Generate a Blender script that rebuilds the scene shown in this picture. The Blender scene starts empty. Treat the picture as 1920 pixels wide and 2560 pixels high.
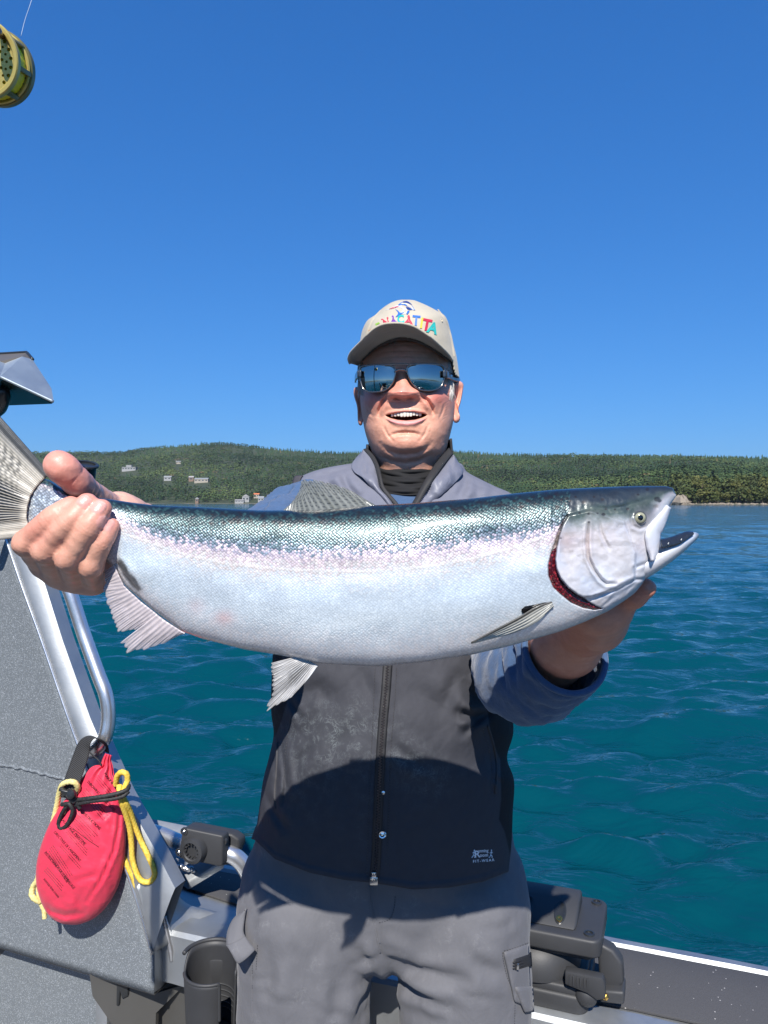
import bpy, bmesh, math, random
import numpy as np
from mathutils import Vector, Matrix
from mathutils.bvhtree import BVHTree

random.seed(7)
RNG = np.random.default_rng(11)
scene = bpy.context.scene
COLL = scene.collection
PI = math.pi

# ------------------------------------------------------------------ camera
CZ = 1.55                       # camera height above the water (m)
FPX = 1934.0                    # focal length in pixels of the 1920x2560 photograph
PITCH = math.atan(23.0 / FPX)   # the horizon sits a little above the centre
cam_data = bpy.data.cameras.new('camera')
cam_data.sensor_fit = 'VERTICAL'
cam_data.sensor_height = 36.0
cam_data.lens = FPX / 2560.0 * 36.0
cam_data.clip_start = 0.05
cam_data.clip_end = 20000.0
cam = bpy.data.objects.new('camera', cam_data)
COLL.objects.link(cam)
cam.location = (0, 0, CZ)
cam.rotation_euler = (math.radians(90) - PITCH, 0, 0)
scene.camera = cam

# ------------------------------------------------------------------ sky and sun
SUN_EL = math.radians(45.0)
SUN_AZ = math.radians(4.0)      # the sun stands behind the camera, a little to its left
world = bpy.data.worlds.new('World')
scene.world = world
world.use_nodes = True
wn = world.node_tree.nodes
wl = world.node_tree.links
wn.clear()
w_out = wn.new('ShaderNodeOutputWorld')
w_bg = wn.new('ShaderNodeBackground')
w_sky = wn.new('ShaderNodeTexSky')
w_sky.sky_type = 'NISHITA'
w_sky.sun_disc = False
w_sky.sun_elevation = SUN_EL
w_sky.sun_rotation = PI + SUN_AZ
w_sky.altitude = 0.0
w_sky.air_density = 1.0
w_sky.dust_density = 0.35
w_sky.ozone_density = 3.0
# the phone's rendering of the clear sky: deeper and more saturated than the raw model, the same curve over the whole dome
W_STR = 0.1
w_sep = wn.new('ShaderNodeSeparateColor')
w_com = wn.new('ShaderNodeCombineColor')
wl.new(w_sky.outputs[0], w_sep.inputs[0])
for ch, gain, gam in ((0, 0.180, 0.98), (1, 0.374, 0.70), (2, 0.70, 0.58)):
    m1 = wn.new('ShaderNodeMath'); m1.operation = 'MULTIPLY'; m1.inputs[1].default_value = 0.115
    m2 = wn.new('ShaderNodeMath'); m2.operation = 'POWER'; m2.inputs[1].default_value = gam
    m3 = wn.new('ShaderNodeMath'); m3.operation = 'MULTIPLY'; m3.inputs[1].default_value = gain / W_STR
    wl.new(w_sep.outputs[ch], m1.inputs[0]); wl.new(m1.outputs[0], m2.inputs[0]); wl.new(m2.outputs[0], m3.inputs[0])
    wl.new(m3.outputs[0], w_com.inputs[ch])
wl.new(w_com.outputs[0], w_bg.inputs['Color'])
w_bg.inputs['Strength'].default_value = W_STR
wl.new(w_bg.outputs[0], w_out.inputs['Surface'])

sun_data = bpy.data.lights.new('sun', 'SUN')
sun_data.energy = 5.0
sun_data.angle = math.radians(0.5)
sun_data.color = (1.0, 0.955, 0.89)
sun = bpy.data.objects.new('sun', sun_data)
COLL.objects.link(sun)
sun_dir = Vector((-math.sin(SUN_AZ) * math.cos(SUN_EL), -math.cos(SUN_AZ) * math.cos(SUN_EL), math.sin(SUN_EL)))
sun.location = sun_dir * 50
sun.rotation_euler = sun_dir.to_track_quat('Z', 'Y').to_euler()

scene.view_settings.view_transform = 'Standard'
scene.view_settings.look = 'None'
scene.view_settings.exposure = 0.48
scene.view_settings.gamma = 1.0
scene.view_settings.use_curve_mapping = False
scene.render.engine = 'CYCLES'
scene.cycles.max_bounces = 8
scene.cycles.diffuse_bounces = 3
scene.cycles.glossy_bounces = 4
scene.cycles.transparent_max_bounces = 10
scene.cycles.sample_clamp_indirect = 6.0
scene.cycles.caustics_reflective = False
scene.cycles.caustics_refractive = False
try:
    scene.cycles.use_denoising = True
    scene.cycles.denoiser = 'OPENIMAGEDENOISE'
except Exception:
    pass

# ------------------------------------------------------------------ geometry helpers
_cp, _sp = math.cos(PITCH), math.sin(PITCH)

def P(px, py, d):
    """World point that stands d metres ahead of the camera (along world Y) on the line of sight of a photo pixel."""
    px = np.asarray(px, float); py = np.asarray(py, float); d = np.asarray(d, float)
    u = (px - 960.0) / FPX; v = (1280.0 - py) / FPX
    dy = _cp + v * _sp
    k = d / dy
    out = np.stack(np.broadcast_arrays(u * k, d, CZ + (v * _cp - _sp) * k), -1)
    return out

def ray_dir(px, py):
    p = P(px, py, 1.0)
    v = Vector((float(p[0]), float(p[1]), float(p[2]) - CZ))
    return v.normalized()

def project(p):
    p = np.asarray(p, float)
    x, y, z = p[..., 0], p[..., 1], p[..., 2] - CZ
    f = y * _cp - z * _sp
    up = y * _sp + z * _cp
    return 960 + FPX * x / f, 1280 - FPX * up / f

def zoom(x0, y0, s):
    return lambda x, y: (x0 + np.asarray(x, float) / s, y0 + np.asarray(y, float) / s)
Z1 = zoom(820, 700, 3.95)
Z2 = zoom(0, 0, 6.9125)
Z3 = zoom(0, 840, 3.0722)
Z4 = zoom(1200, 1160, 2.3042)
Z5 = zoom(0, 1800, 2.5922)
Z6 = zoom(400, 2000, 2.765)
Z7 = zoom(1240, 2100, 2.4397)
ZB = zoom(560, 2100, 2.1269)
ZV = zoom(600, 1640, 2.3042)
ZC = zoom(600, 1100, 2.37)
ZH = zoom(1300, 1180, 3.456)
ZD = zoom(0, 0, 0.86406)
def PZ(Z, x, y, d):
    a, b = Z(x, y)
    return P(a, b, d)

def thing(name, label, cat, loc=(0, 0, 0), group=None, kind=None):
    o = bpy.data.objects.new(name, None)
    COLL.objects.link(o)
    o.location = loc
    o.empty_display_size = 0.05
    o['label'] = label
    if cat: o['category'] = cat
    if group: o['group'] = group
    if kind: o['kind'] = kind
    return o

def root_loc(parent):
    while parent is not None and parent.parent is not None:
        parent = parent.parent
    return np.array(parent.location) if parent is not None else np.zeros(3)

def tag(o, label=None, cat=None, group=None, kind=None):
    if label: o['label'] = label
    if cat: o['category'] = cat
    if group: o['group'] = group
    if kind: o['kind'] = kind
    return o

def mk(name, verts, faces, mat=None, parent=None, smooth=True, uv=None, attrs=None, mats=None, mat_idx=None):
    """One mesh object from world coordinates; stored relative to its top-level thing."""
    V = np.asarray(verts, float).reshape(-1, 3)
    V = V - root_loc(parent)
    me = bpy.data.meshes.new(name)
    if isinstance(faces, np.ndarray) and faces.ndim == 2:
        nf, k = faces.shape
        me.vertices.add(len(V)); me.vertices.foreach_set('co', V.astype(np.float32).ravel())
        me.loops.add(nf * k); me.loops.foreach_set('vertex_index', faces.astype(np.int32).ravel())
        me.polygons.add(nf)
        me.polygons.foreach_set('loop_start', np.arange(0, nf * k, k, dtype=np.int32))
        me.update(calc_edges=True); me.validate()
    else:
        me.from_pydata([tuple(v) for v in V], [], [tuple(int(i) for i in f) for f in faces])
        me.update()
    if smooth:
        me.polygons.foreach_set('use_smooth', np.ones(len(me.polygons), bool))
    else:
        me.polygons.foreach_set('use_smooth', np.zeros(len(me.polygons), bool))
    if uv is not None:
        ul = me.uv_layers.new(name='uv')
        li = np.empty(len(me.loops), np.int32); me.loops.foreach_get('vertex_index', li)
        ul.data.foreach_set('uv', np.asarray(uv, np.float32)[li].ravel())
    for k_, a in (attrs or {}).items():
        a = np.asarray(a, np.float32)
        if a.ndim == 1:
            at = me.attributes.new(k_, 'FLOAT', 'POINT'); at.data.foreach_set('value', a)
        else:
            if a.shape[1] == 3: a = np.concatenate([a, np.ones((len(a), 1), np.float32)], 1)
            at = me.attributes.new(k_, 'FLOAT_COLOR', 'POINT'); at.data.foreach_set('color', a.ravel())
    for m in (mats or ([mat] if mat else [])):
        me.materials.append(m)
    if mat_idx is not None:
        me.polygons.foreach_set('material_index', np.asarray(mat_idx, np.int32))
    o = bpy.data.objects.new(name, me)
    COLL.objects.link(o)
    if parent is not None: o.parent = parent
    return o

def fix_normals(o):
    bm = bmesh.new(); bm.from_mesh(o.data)
    bmesh.ops.recalc_face_normals(bm, faces=bm.faces[:])
    bm.to_mesh(o.data); bm.free()
    return o

def grid_faces(nu, nv, cu=False, cv=False):
    iu = np.arange(nu if cu else nu - 1); iv = np.arange(nv if cv else nv - 1)
    a, b = np.meshgrid(iu, iv, indexing='ij')
    a2 = (a + 1) % nu; b2 = (b + 1) % nv
    return np.stack([a * nv + b, a2 * nv + b, a2 * nv + b2, a * nv + b2], -1).reshape(-1, 4)

class MB:
    """Collects pieces of one mesh (python lists)."""
    def __init__(s): s.v = []; s.f = []
    def add(s, V, F):
        n = len(s.v)
        s.v.extend([tuple(map(float, p)) for p in V]); s.f.extend([tuple(int(i) + n for i in f) for f in F])
        return s
    def build(s, name, mat, parent=None, smooth=False, **k):
        return mk(name, np.array(s.v), s.f, mat, parent, smooth, **k)

def catmull(pts, n):
    pts = np.asarray(pts, float)
    if len(pts) < 3:
        t = np.linspace(0, 1, n)[:, None]
        return pts[0] * (1 - t) + pts[-1] * t
    seg = np.linalg.norm(np.diff(pts, axis=0), axis=1) ** 0.5
    T = np.concatenate([[0], np.cumsum(np.maximum(seg, 1e-9))])
    m = np.zeros_like(pts)
    for i in range(len(pts)):
        if i == 0: m[i] = (pts[1] - pts[0]) / (T[1] - T[0])
        elif i == len(pts) - 1: m[i] = (pts[-1] - pts[-2]) / (T[-1] - T[-2])
        else:
            d0 = (pts[i] - pts[i - 1]) / (T[i] - T[i - 1]); d1 = (pts[i + 1] - pts[i]) / (T[i + 1] - T[i])
            w = (T[i + 1] - T[i]) / (T[i + 1] - T[i - 1])
            m[i] = d0 * w + d1 * (1 - w)
    t = np.linspace(0, T[-1], n)
    k = np.clip(np.searchsorted(T, t, side='right') - 1, 0, len(pts) - 2)
    h = (T[k + 1] - T[k]); x = (t - T[k]) / h
    x = x[:, None]; h = h[:, None]
    return ((2 * x**3 - 3 * x**2 + 1) * pts[k] + (x**3 - 2 * x**2 + x) * h * m[k]
            + (-2 * x**3 + 3 * x**2) * pts[k + 1] + (x**3 - x**2) * h * m[k + 1])

def resample(pts, n):
    """Smooth curve resampled evenly by arc length."""
    c = catmull(pts, max(400, n * 4))
    L = np.concatenate([[0], np.cumsum(np.linalg.norm(np.diff(c, axis=0), axis=1))])
    t = np.linspace(0, L[-1], n)
    return np.stack([np.interp(t, L, c[:, i]) for i in range(c.shape[1])], 1)

def polyline(pts, n):
    pts = np.asarray(pts, float)
    L = np.concatenate([[0], np.cumsum(np.linalg.norm(np.diff(pts, axis=0), axis=1))])
    t = np.linspace(0, L[-1], n)
    return np.stack([np.interp(t, L, pts[:, i]) for i in range(pts.shape[1])], 1)

def frames(C):
    T = np.gradient(C, axis=0); T /= np.linalg.norm(T, axis=1)[:, None] + 1e-12
    N = np.zeros_like(C)
    ref = np.array([0, 0, 1.0]) if abs(T[0, 2]) < 0.9 else np.array([1.0, 0, 0])
    n = ref - T[0] * ref.dot(T[0]); n /= np.linalg.norm(n); N[0] = n
    for i in range(1, len(C)):
        n = N[i - 1] - T[i] * N[i - 1].dot(T[i]); N[i] = n / (np.linalg.norm(n) + 1e-12)
    return T, N, np.cross(T, N)

def tube_vf(pts, r, n=12, m=None, smooth=True, closed=False):
    pts = np.asarray(pts, float)
    if m is None: m = max(2, len(pts) * 6) if smooth and len(pts) > 2 else len(pts)
    C = resample(pts, m) if (smooth and len(pts) > 2) else polyline(pts, m)
    r = np.asarray(r, float)
    rr = np.full(m, float(r)) if r.ndim == 0 else np.interp(np.linspace(0, 1, m), np.linspace(0, 1, len(r)), r)
    T, N, B = frames(C)
    a = np.linspace(0, 2 * PI, n, endpoint=False)
    V = C[:, None] + rr[:, None, None] * (np.cos(a)[None, :, None] * N[:, None] + np.sin(a)[None, :, None] * B[:, None])
    F = [tuple(f) for f in grid_faces(m, n, cu=closed, cv=True)]
    if not closed:
        F += [tuple(range(n - 1, -1, -1)), tuple((m - 1) * n + np.arange(n))]
    return V.reshape(-1, 3), F

def tube(name, pts, r, mat, parent=None, n=12, m=None, smooth=True, closed=False, **k):
    V, F = tube_vf(pts, r, n, m, smooth, closed)
    return fix_normals(mk(name, V, F, mat, parent, True, **k))

def bevel_obj(o, w, seg=2, angle=0.6):
    bm = bmesh.new(); bm.from_mesh(o.data)
    bmesh.ops.recalc_face_normals(bm, faces=bm.faces[:])
    ed = [e for e in bm.edges if len(e.link_faces) == 2 and e.calc_face_angle(0) > angle]
    if ed:
        bmesh.ops.bevel(bm, geom=ed, offset=w, segments=seg, profile=0.5, affect='EDGES', clamp_overlap=True)
    for f in bm.faces: f.smooth = True
    bm.to_mesh(o.data); bm.free()
    shade_auto(o)
    return o

def shade_auto(o, ang=0.7):
    me = o.data
    bm = bmesh.new(); bm.from_mesh(me)
    for e in bm.edges:
        e.smooth = not (len(e.link_faces) == 2 and e.calc_face_angle(0) > ang)
    for f in bm.faces: f.smooth = True
    bm.to_mesh(me); bm.free()
    return o

BOXF = [(0, 1, 3, 2), (4, 6, 7, 5), (0, 4, 5, 1), (2, 3, 7, 6), (0, 2, 6, 4), (1, 5, 7, 3)]
def box_v(o, a, b, c):
    """Box from a corner and three edge vectors."""
    o, a, b, c = map(lambda q: np.asarray(q, float), (o, a, b, c))
    return np.array([o + i * a + j * b + k * c for i in (0, 1) for j in (0, 1) for k in (0, 1)])

def box(name, o, a, b, c, mat, parent=None, bev=0.0, seg=2):
    ob = mk(name, box_v(o, a, b, c), BOXF, mat, parent, False)
    fix_normals(ob)
    if bev: bevel_obj(ob, bev, seg)
    return ob

def prism(name, poly, off, mat, parent=None, bev=0.0, seg=2):
    """Closed solid: polygon (N,3) swept by a vector (or a per-vertex (N,3) offset)."""
    poly = np.asarray(poly, float); n = len(poly)
    V = np.concatenate([poly, poly + np.asarray(off, float)])
    F = [tuple(range(n)), tuple(range(2 * n - 1, n - 1, -1))] + [(i, (i + 1) % n, n + (i + 1) % n, n + i) for i in range(n)]
    ob = mk(name, V, F, mat, parent, False)
    fix_normals(ob)
    if bev: bevel_obj(ob, bev, seg)
    return ob

def sheet(name, G, th, mat, parent=None, smooth=True, uv=None, attrs=None):
    """Grid (nu,nv,3) turned into a solid of thickness th along its normals."""
    nu, nv, _ = G.shape
    du = np.gradient(G, axis=0); dv = np.gradient(G, axis=1)
    N = np.cross(du, dv); N /= np.linalg.norm(N, axis=2)[..., None] + 1e-12
    th = np.asarray(th, float)
    if th.ndim == 2: th = th[..., None]
    A = G + N * th / 2; B = G - N * th / 2
    F = grid_faces(nu, nv); n = nu * nv
    F2 = F[:, ::-1] + n
    bd = [i * nv for i in range(nu)] + [(nu - 1) * nv + j for j in range(1, nv)] + [i * nv + nv - 1 for i in range(nu - 2, -1, -1)] + list(range(nv - 2, 0, -1))
    bd = np.array(bd); nx = np.roll(bd, -1)
    S = np.stack([bd, bd + n, nx + n, nx], 1)
    FF = np.concatenate([F, F2, S])
    at = {k: np.concatenate([a.reshape(n, -1).squeeze(), a.reshape(n, -1).squeeze()]) for k, a in (attrs or {}).items()}
    uvv = np.concatenate([uv.reshape(-1, 2)] * 2) if uv is not None else None
    return fix_normals(mk(name, np.concatenate([A.reshape(-1, 3), B.reshape(-1, 3)]), FF, mat, parent, smooth, uv=uvv, attrs=at))

def lathe_vf(prof, origin, axis, n=24):
    """prof: list of (radius, height along axis)."""
    ax = Vector(axis).normalized()
    q = ax.to_track_quat('Z', 'Y').to_matrix()
    X = np.array(q @ Vector((1, 0, 0))); Y = np.array(q @ Vector((0, 1, 0))); A = np.array(ax)
    a = np.linspace(0, 2 * PI, n, endpoint=False)
    V = []
    for r, h in prof:
        V.append(np.asarray(origin, float) + A * h + r * (np.cos(a)[:, None] * X + np.sin(a)[:, None] * Y))
    F = [tuple(f) for f in grid_faces(len(prof), n, cv=True)]
    F += [tuple(range(n - 1, -1, -1)), tuple((len(prof) - 1) * n + np.arange(n))]
    return np.concatenate(V), F

def lathe(name, prof, origin, axis, mat, parent=None, n=24, smooth=True):
    V, F = lathe_vf(prof, origin, axis, n)
    return shade_auto(fix_normals(mk(name, V, F, mat, parent, True)), 0.6)

# value noise -------------------------------------------------------
def _hash(ix, iy, iz, seed):
    h = (ix.astype(np.int64) * 374761393 + iy.astype(np.int64) * 668265263 + iz.astype(np.int64) * 2147483647 + seed * 974711) & 0x7fffffff
    h = ((h ^ (h >> 13)) * 1274126177) & 0x7fffffff
    return ((h ^ (h >> 16)) & 0xffff) / 65535.0

def vnoise(p, seed=0):
    p = np.asarray(p, float)
    i = np.floor(p).astype(np.int64); f = p - i; f = f * f * (3 - 2 * f)
    out = 0
    for a in (0, 1):
        for b in (0, 1):
            for c in (0, 1):
                w = (f[..., 0] if a else 1 - f[..., 0]) * (f[..., 1] if b else 1 - f[..., 1]) * (f[..., 2] if c else 1 - f[..., 2])
                out = out + w * _hash(i[..., 0] + a, i[..., 1] + b, i[..., 2] + c, seed)
    return out * 2 - 1

def fbm(p, oct=4, seed=0):
    s, a = 0, 1.0
    p = np.asarray(p, float)
    for k in range(oct):
        s = s + a * vnoise(p * 2**k + 17.3 * k, seed + k); a *= 0.5
    return s

def smoothstep(a, b, x):
    t = np.clip((x - a) / (b - a), 0, 1)
    return t * t * (3 - 2 * t)

# signed distance shapes on a grid -----------------------------------
class SDF:
    def __init__(s, lo, hi, h):
        s.h = h; s.lo = np.array(lo, float)
        n = np.ceil((np.array(hi) - s.lo) / h).astype(int) + 1
        s.n = n
        s.ax = [(s.lo[i] + h * np.arange(n[i])).astype(np.float32) for i in range(3)]
        s.F = np.full(tuple(n), 0.05, np.float32)
    def _sub(s, lo, hi):
        sl = []
        for i in range(3):
            a = max(0, int((lo[i] - s.lo[i]) / s.h)); b = min(s.n[i], int((hi[i] - s.lo[i]) / s.h) + 2)
            if b <= a: return None, None
            sl.append(slice(a, b))
        g = np.meshgrid(*[s.ax[i][sl[i]] for i in range(3)], indexing='ij', sparse=True)
        return tuple(sl), g
    def cone(s, a, b, ra, rb, k=0.006, op='u'):
        a = np.asarray(a, float); b = np.asarray(b, float); R = max(ra, rb) + 0.03 + k
        sl, g = s._sub(np.minimum(a, b) - R, np.maximum(a, b) + R)
        if sl is None: return
        ba = b - a; L = max(ba.dot(ba), 1e-12)
        d = [g[i] - np.float32(a[i]) for i in range(3)]
        t = np.clip((d[0] * ba[0] + d[1] * ba[1] + d[2] * ba[2]) / L, 0, 1)
        q = np.sqrt((d[0] - t * ba[0])**2 + (d[1] - t * ba[1])**2 + (d[2] - t * ba[2])**2) - (ra + (rb - ra) * t)
        s._op(sl, q.astype(np.float32), k, op)
    def ell(s, c, r, k=0.006, rot=None, op='u'):
        c = np.asarray(c, float); r = np.asarray(r, float); R = r.max() + 0.03 + k
        sl, g = s._sub(c - R, c + R)
        if sl is None: return
        d = [g[i] - np.float32(c[i]) for i in range(3)]
        if rot is not None:
            M = np.asarray(rot, float)
            d = [d[0] * M[j, 0] + d[1] * M[j, 1] + d[2] * M[j, 2] for j in range(3)]
        k0 = np.sqrt((d[0] / r[0])**2 + (d[1] / r[1])**2 + (d[2] / r[2])**2)
        k1 = np.sqrt((d[0] / r[0]**2)**2 + (d[1] / r[1]**2)**2 + (d[2] / r[2]**2)**2) + 1e-9
        s._op(sl, (k0 * (k0 - 1) / k1).astype(np.float32), k, op)
    def _op(s, sl, q, k, op):
        F = s.F[sl]
        if op == 'u':
            h = np.clip(0.5 + 0.5 * (F - q) / k, 0, 1)
            s.F[sl] = F + (q - F) * h - k * h * (1 - h)
        else:
            h = np.clip(0.5 - 0.5 * (F + q) / k, 0, 1)
            s.F[sl] = F + (-q - F) * h + k * h * (1 - h)
    def mesh(s):
        F = s.F; S = F < 0
        c = np.zeros(tuple(np.array(F.shape) - 1), np.int8)
        sh = [(a, b, d) for a in (0, 1) for b in (0, 1) for d in (0, 1)]
        def cor(A, o): return A[o[0]:A.shape[0] - 1 + o[0], o[1]:A.shape[1] - 1 + o[1], o[2]:A.shape[2] - 1 + o[2]]
        for o in sh: c += cor(S, o)
        act = (c > 0) & (c < 8)
        idx = np.full(act.shape, -1, np.int64); ii = np.argwhere(act); idx[act] = np.arange(len(ii))
        pos = np.zeros((len(ii), 3)); cnt = np.zeros(len(ii))
        vals = {o: F[ii[:, 0] + o[0], ii[:, 1] + o[1], ii[:, 2] + o[2]] for o in sh}
        for o in sh:
            for ax in range(3):
                if o[ax] == 0:
                    p = list(o); p[ax] = 1; p = tuple(p)
                    va, vb = vals[o], vals[p]
                    m = (va < 0) != (vb < 0)
                    t = va[m] / (va[m] - vb[m])
                    q = np.tile(np.array(o, float), (m.sum(), 1)); q[:, ax] = t
                    pos[m] += q; cnt[m] += 1
        V = s.lo + (ii + pos / cnt[:, None]) * s.h
        Q = []
        for ax in range(3):
            b, d = (ax + 1) % 3, (ax + 2) % 3
            A = np.moveaxis(S, (ax, b, d), (0, 1, 2))
            I = np.moveaxis(idx, (ax, b, d), (0, 1, 2))
            e = A[:-1, 1:-1, 1:-1] != A[1:, 1:-1, 1:-1]
            w = np.argwhere(e)
            i, j, k = w[:, 0], w[:, 1] + 1, w[:, 2] + 1
            f = np.stack([I[i, j - 1, k - 1], I[i, j, k - 1], I[i, j, k], I[i, j - 1, k]], 1)
            fl = A[i, j, k]
            f[~fl] = f[~fl][:, ::-1]
            Q.append(f)
        return V, np.concatenate(Q)

def lap_smooth(V, Q, it=2, lam=0.5):
    V = V.copy()
    for _ in range(it):
        S = np.zeros_like(V); C = np.zeros(len(V))
        for a in range(4):
            for b in ((a + 1) % 4, (a + 3) % 4):
                np.add.at(S, Q[:, a], V[Q[:, b]]); np.add.at(C, Q[:, a], 1)
        V += lam * (S / np.maximum(C, 1)[:, None] - V)
    return V

def vnormals(V, Q):
    n = np.cross(V[Q[:, 2]] - V[Q[:, 0]], V[Q[:, 3]] - V[Q[:, 1]])
    N = np.zeros_like(V)
    for a in range(4): np.add.at(N, Q[:, a], n)
    return N / (np.linalg.norm(N, axis=1)[:, None] + 1e-12)

# ------------------------------------------------------------------ materials
class NT:
    """Small node-tree helper."""
    def __init__(s, name):
        s.m = bpy.data.materials.new(name); s.m.use_nodes = True
        s.t = s.m.node_tree; s.b = s.t.nodes['Principled BSDF']; s.out = s.t.nodes['Material Output']
    def n(s, typ, **k):
        nd = s.t.nodes.new(typ)
        for a, v in k.items():
            if a.startswith('i_'):
                nd.inputs[a[2:].replace('_', ' ')].default_value = v
            else: setattr(nd, a, v)
        return nd
    def l(s, a, b): s.t.links.new(a, b); return s
    def set(s, **k):
        for a, v in k.items():
            s.b.inputs[a.replace('_', ' ')].default_value = v
        return s
    def attr(s, name):
        nd = s.n('ShaderNodeAttribute'); nd.attribute_name = name; return nd
    def math(s, op, a, b=None, c=None):
        nd = s.n('ShaderNodeMath', operation=op)
        for i, v in enumerate((a, b, c)):
            if v is None: continue
            if hasattr(v, 'links'): s.l(v, nd.inputs[i])
            else: nd.inputs[i].default_value = v
        return nd.outputs[0]
    def mix(s, fac, a, b, mode='MIX'):
        nd = s.n('ShaderNodeMix', data_type='RGBA', blend_type=mode)
        for sock, v in ((nd.inputs[0], fac), (nd.inputs[6], a), (nd.inputs[7], b)):
            if hasattr(v, 'links'): s.l(v, sock)
            elif isinstance(v, (int, float)): sock.default_value = v
            else: sock.default_value = (*v[:3], 1)
        return nd.outputs[2]
    def ramp(s, fac, stops, interp='LINEAR'):
        nd = s.n('ShaderNodeValToRGB'); cr = nd.color_ramp; cr.interpolation = interp
        while len(cr.elements) > 1: cr.elements.remove(cr.elements[-1])
        cr.elements[0].position = stops[0][0]; cr.elements[0].color = (*stops[0][1], 1) if len(stops[0][1]) == 3 else stops[0][1]
        for p, c in stops[1:]:
            e = cr.elements.new(p); e.color = (*c, 1) if len(c) == 3 else c
        s.l(fac, nd.inputs[0]); return nd.outputs[0]
    def coord(s, kind='Object', scale=(1, 1, 1), rot=(0, 0, 0)):
        tc = s.n('ShaderNodeTexCoord'); mp = s.n('ShaderNodeMapping')
        mp.inputs['Scale'].default_value = scale; mp.inputs['Rotation'].default_value = rot
        s.l(tc.outputs[kind], mp.inputs['Vector']); return mp.outputs[0]
    def noise(s, vec, scale, detail=4, rough=0.55, dist=0.0):
        nd = s.n('ShaderNodeTexNoise'); nd.inputs['Scale'].default_value = scale; nd.inputs['Detail'].default_value = detail
        nd.inputs['Roughness'].default_value = rough; nd.inputs['Distortion'].default_value = dist
        if vec is not None: s.l(vec, nd.inputs['Vector'])
        return nd
    def voro(s, vec, scale, feature='F1', rand=1.0, dims='3D'):
        nd = s.n('ShaderNodeTexVoronoi', feature=feature, voronoi_dimensions=dims); nd.inputs['Scale'].default_value = scale
        nd.inputs['Randomness'].default_value = rand
        if vec is not None: s.l(vec, nd.inputs['Vector'])
        return nd
    def bump(s, h, strength=0.3, dist=0.01, normal=None):
        nd = s.n('ShaderNodeBump'); nd.inputs['Strength'].default_value = strength; nd.inputs['Distance'].default_value = dist
        s.l(h, nd.inputs['Height'])
        if normal is not None: s.l(normal, nd.inputs['Normal'])
        return nd.outputs[0]
    def to(s, name, sock): s.l(sock, s.b.inputs[name]); return s

def plain(name, col, rough=0.5, metal=0.0, vary=0.12, scale=30.0, bump=0.0, bscale=200.0, bdist=0.002, **k):
    t = NT(name); t.set(Roughness=rough, Metallic=metal, **k)
    v = t.coord('Object')
    nz = t.noise(v, scale, 5)
    t.to('Base Color', t.mix(nz.outputs[0], [c * (1 - vary) for c in col], [min(1, c * (1 + vary)) for c in col]))
    rr = t.math('MULTIPLY_ADD', nz.outputs[0], 0.25 * rough, rough * 0.875)
    t.to('Roughness', rr)
    if bump:
        b = t.noise(v, bscale, 3)
        t.to('Normal', t.bump(b.outputs[0], bump, bdist))
    return t.m
# ================================================================== WATER
def water_material():
    t = NT('sea water')
    v = t.coord('Object')
    big = t.noise(v, 0.35, 3)
    col = t.mix(big.outputs[0], (0.000, 0.036, 0.058), (0.001, 0.056, 0.070))
    t.to('Base Color', col)
    t.set(Roughness=0.05, IOR=1.333)
    v2 = t.coord('Object', (0.55, 1.2, 1.0))
    a = t.noise(v2, 9.0, 4, 0.6, 0.5)
    b = t.noise(v2, 3.0, 4, 0.58, 0.5)
    c = t.noise(v2, 0.22, 4, 0.65, 0.3)
    n = t.bump(c.outputs[0], 0.5, 0.28)
    n = t.bump(b.outputs[0], 0.75, 0.075, n)
    n = t.bump(a.outputs[0], 0.42, 0.013, n)
    t.to('Normal', n)
    return t.m

def build_water():
    NR = 1000
    r = 0.9 * np.exp(np.linspace(0, math.log(4400 / 0.9), NR))
    th_f = np.radians(np.linspace(-31, 31, 290))
    th_b = np.radians(np.linspace(31, 329, 75))[1:-1]
    th = np.concatenate([th_f, th_b])
    R, T = np.meshgrid(r, th, indexing='ij')
    X = R * np.sin(T); Y = R * np.cos(T)
    step = np.gradient(r)[:, None]
    H = np.zeros_like(X)
    rg = np.random.default_rng(5)
    wx, wy = X + 0.25 * np.sin(Y * 0.7 + 1.3), Y + 0.3 * np.sin(X * 0.6)
    for lam, amp, cnt in ((7.0, 0.014, 5), (3.4, 0.012, 7), (1.7, 0.014, 10), (0.85, 0.0165, 16), (0.48, 0.0160, 24), (0.28, 0.0085, 24), (0.17, 0.0026, 18)):
        for _ in range(cnt):
            L = lam * rg.uniform(0.75, 1.35)
            ang = math.radians(rg.normal(98, 23))
            ph = rg.uniform(0, 2 * PI)
            k = 2 * PI / L
            arg = k * (wx * math.cos(ang) + wy * math.sin(ang)) + ph
            fade = np.clip((L / (step * 2.6) - 1.0), 0, 1)
            s = np.sin(arg)
            H += fade * (amp / math.sqrt(cnt) * 1.5) * (s + 0.28 * np.cos(2 * arg))
    H *= 1.0
    V = np.stack([X, Y, H], -1)
    nr, nt = X.shape
    o = mk('water', V.reshape(-1, 3), grid_faces(nr, nt, cv=True)[:, ::-1], water_material())
    fixz = o.data.polygons[0].normal.z
    if fixz < 0: o.data.flip_normals()
    tag(o, 'rippled blue green sea water stretching to the wooded shore', kind='structure')
    return o
build_water()

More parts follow.
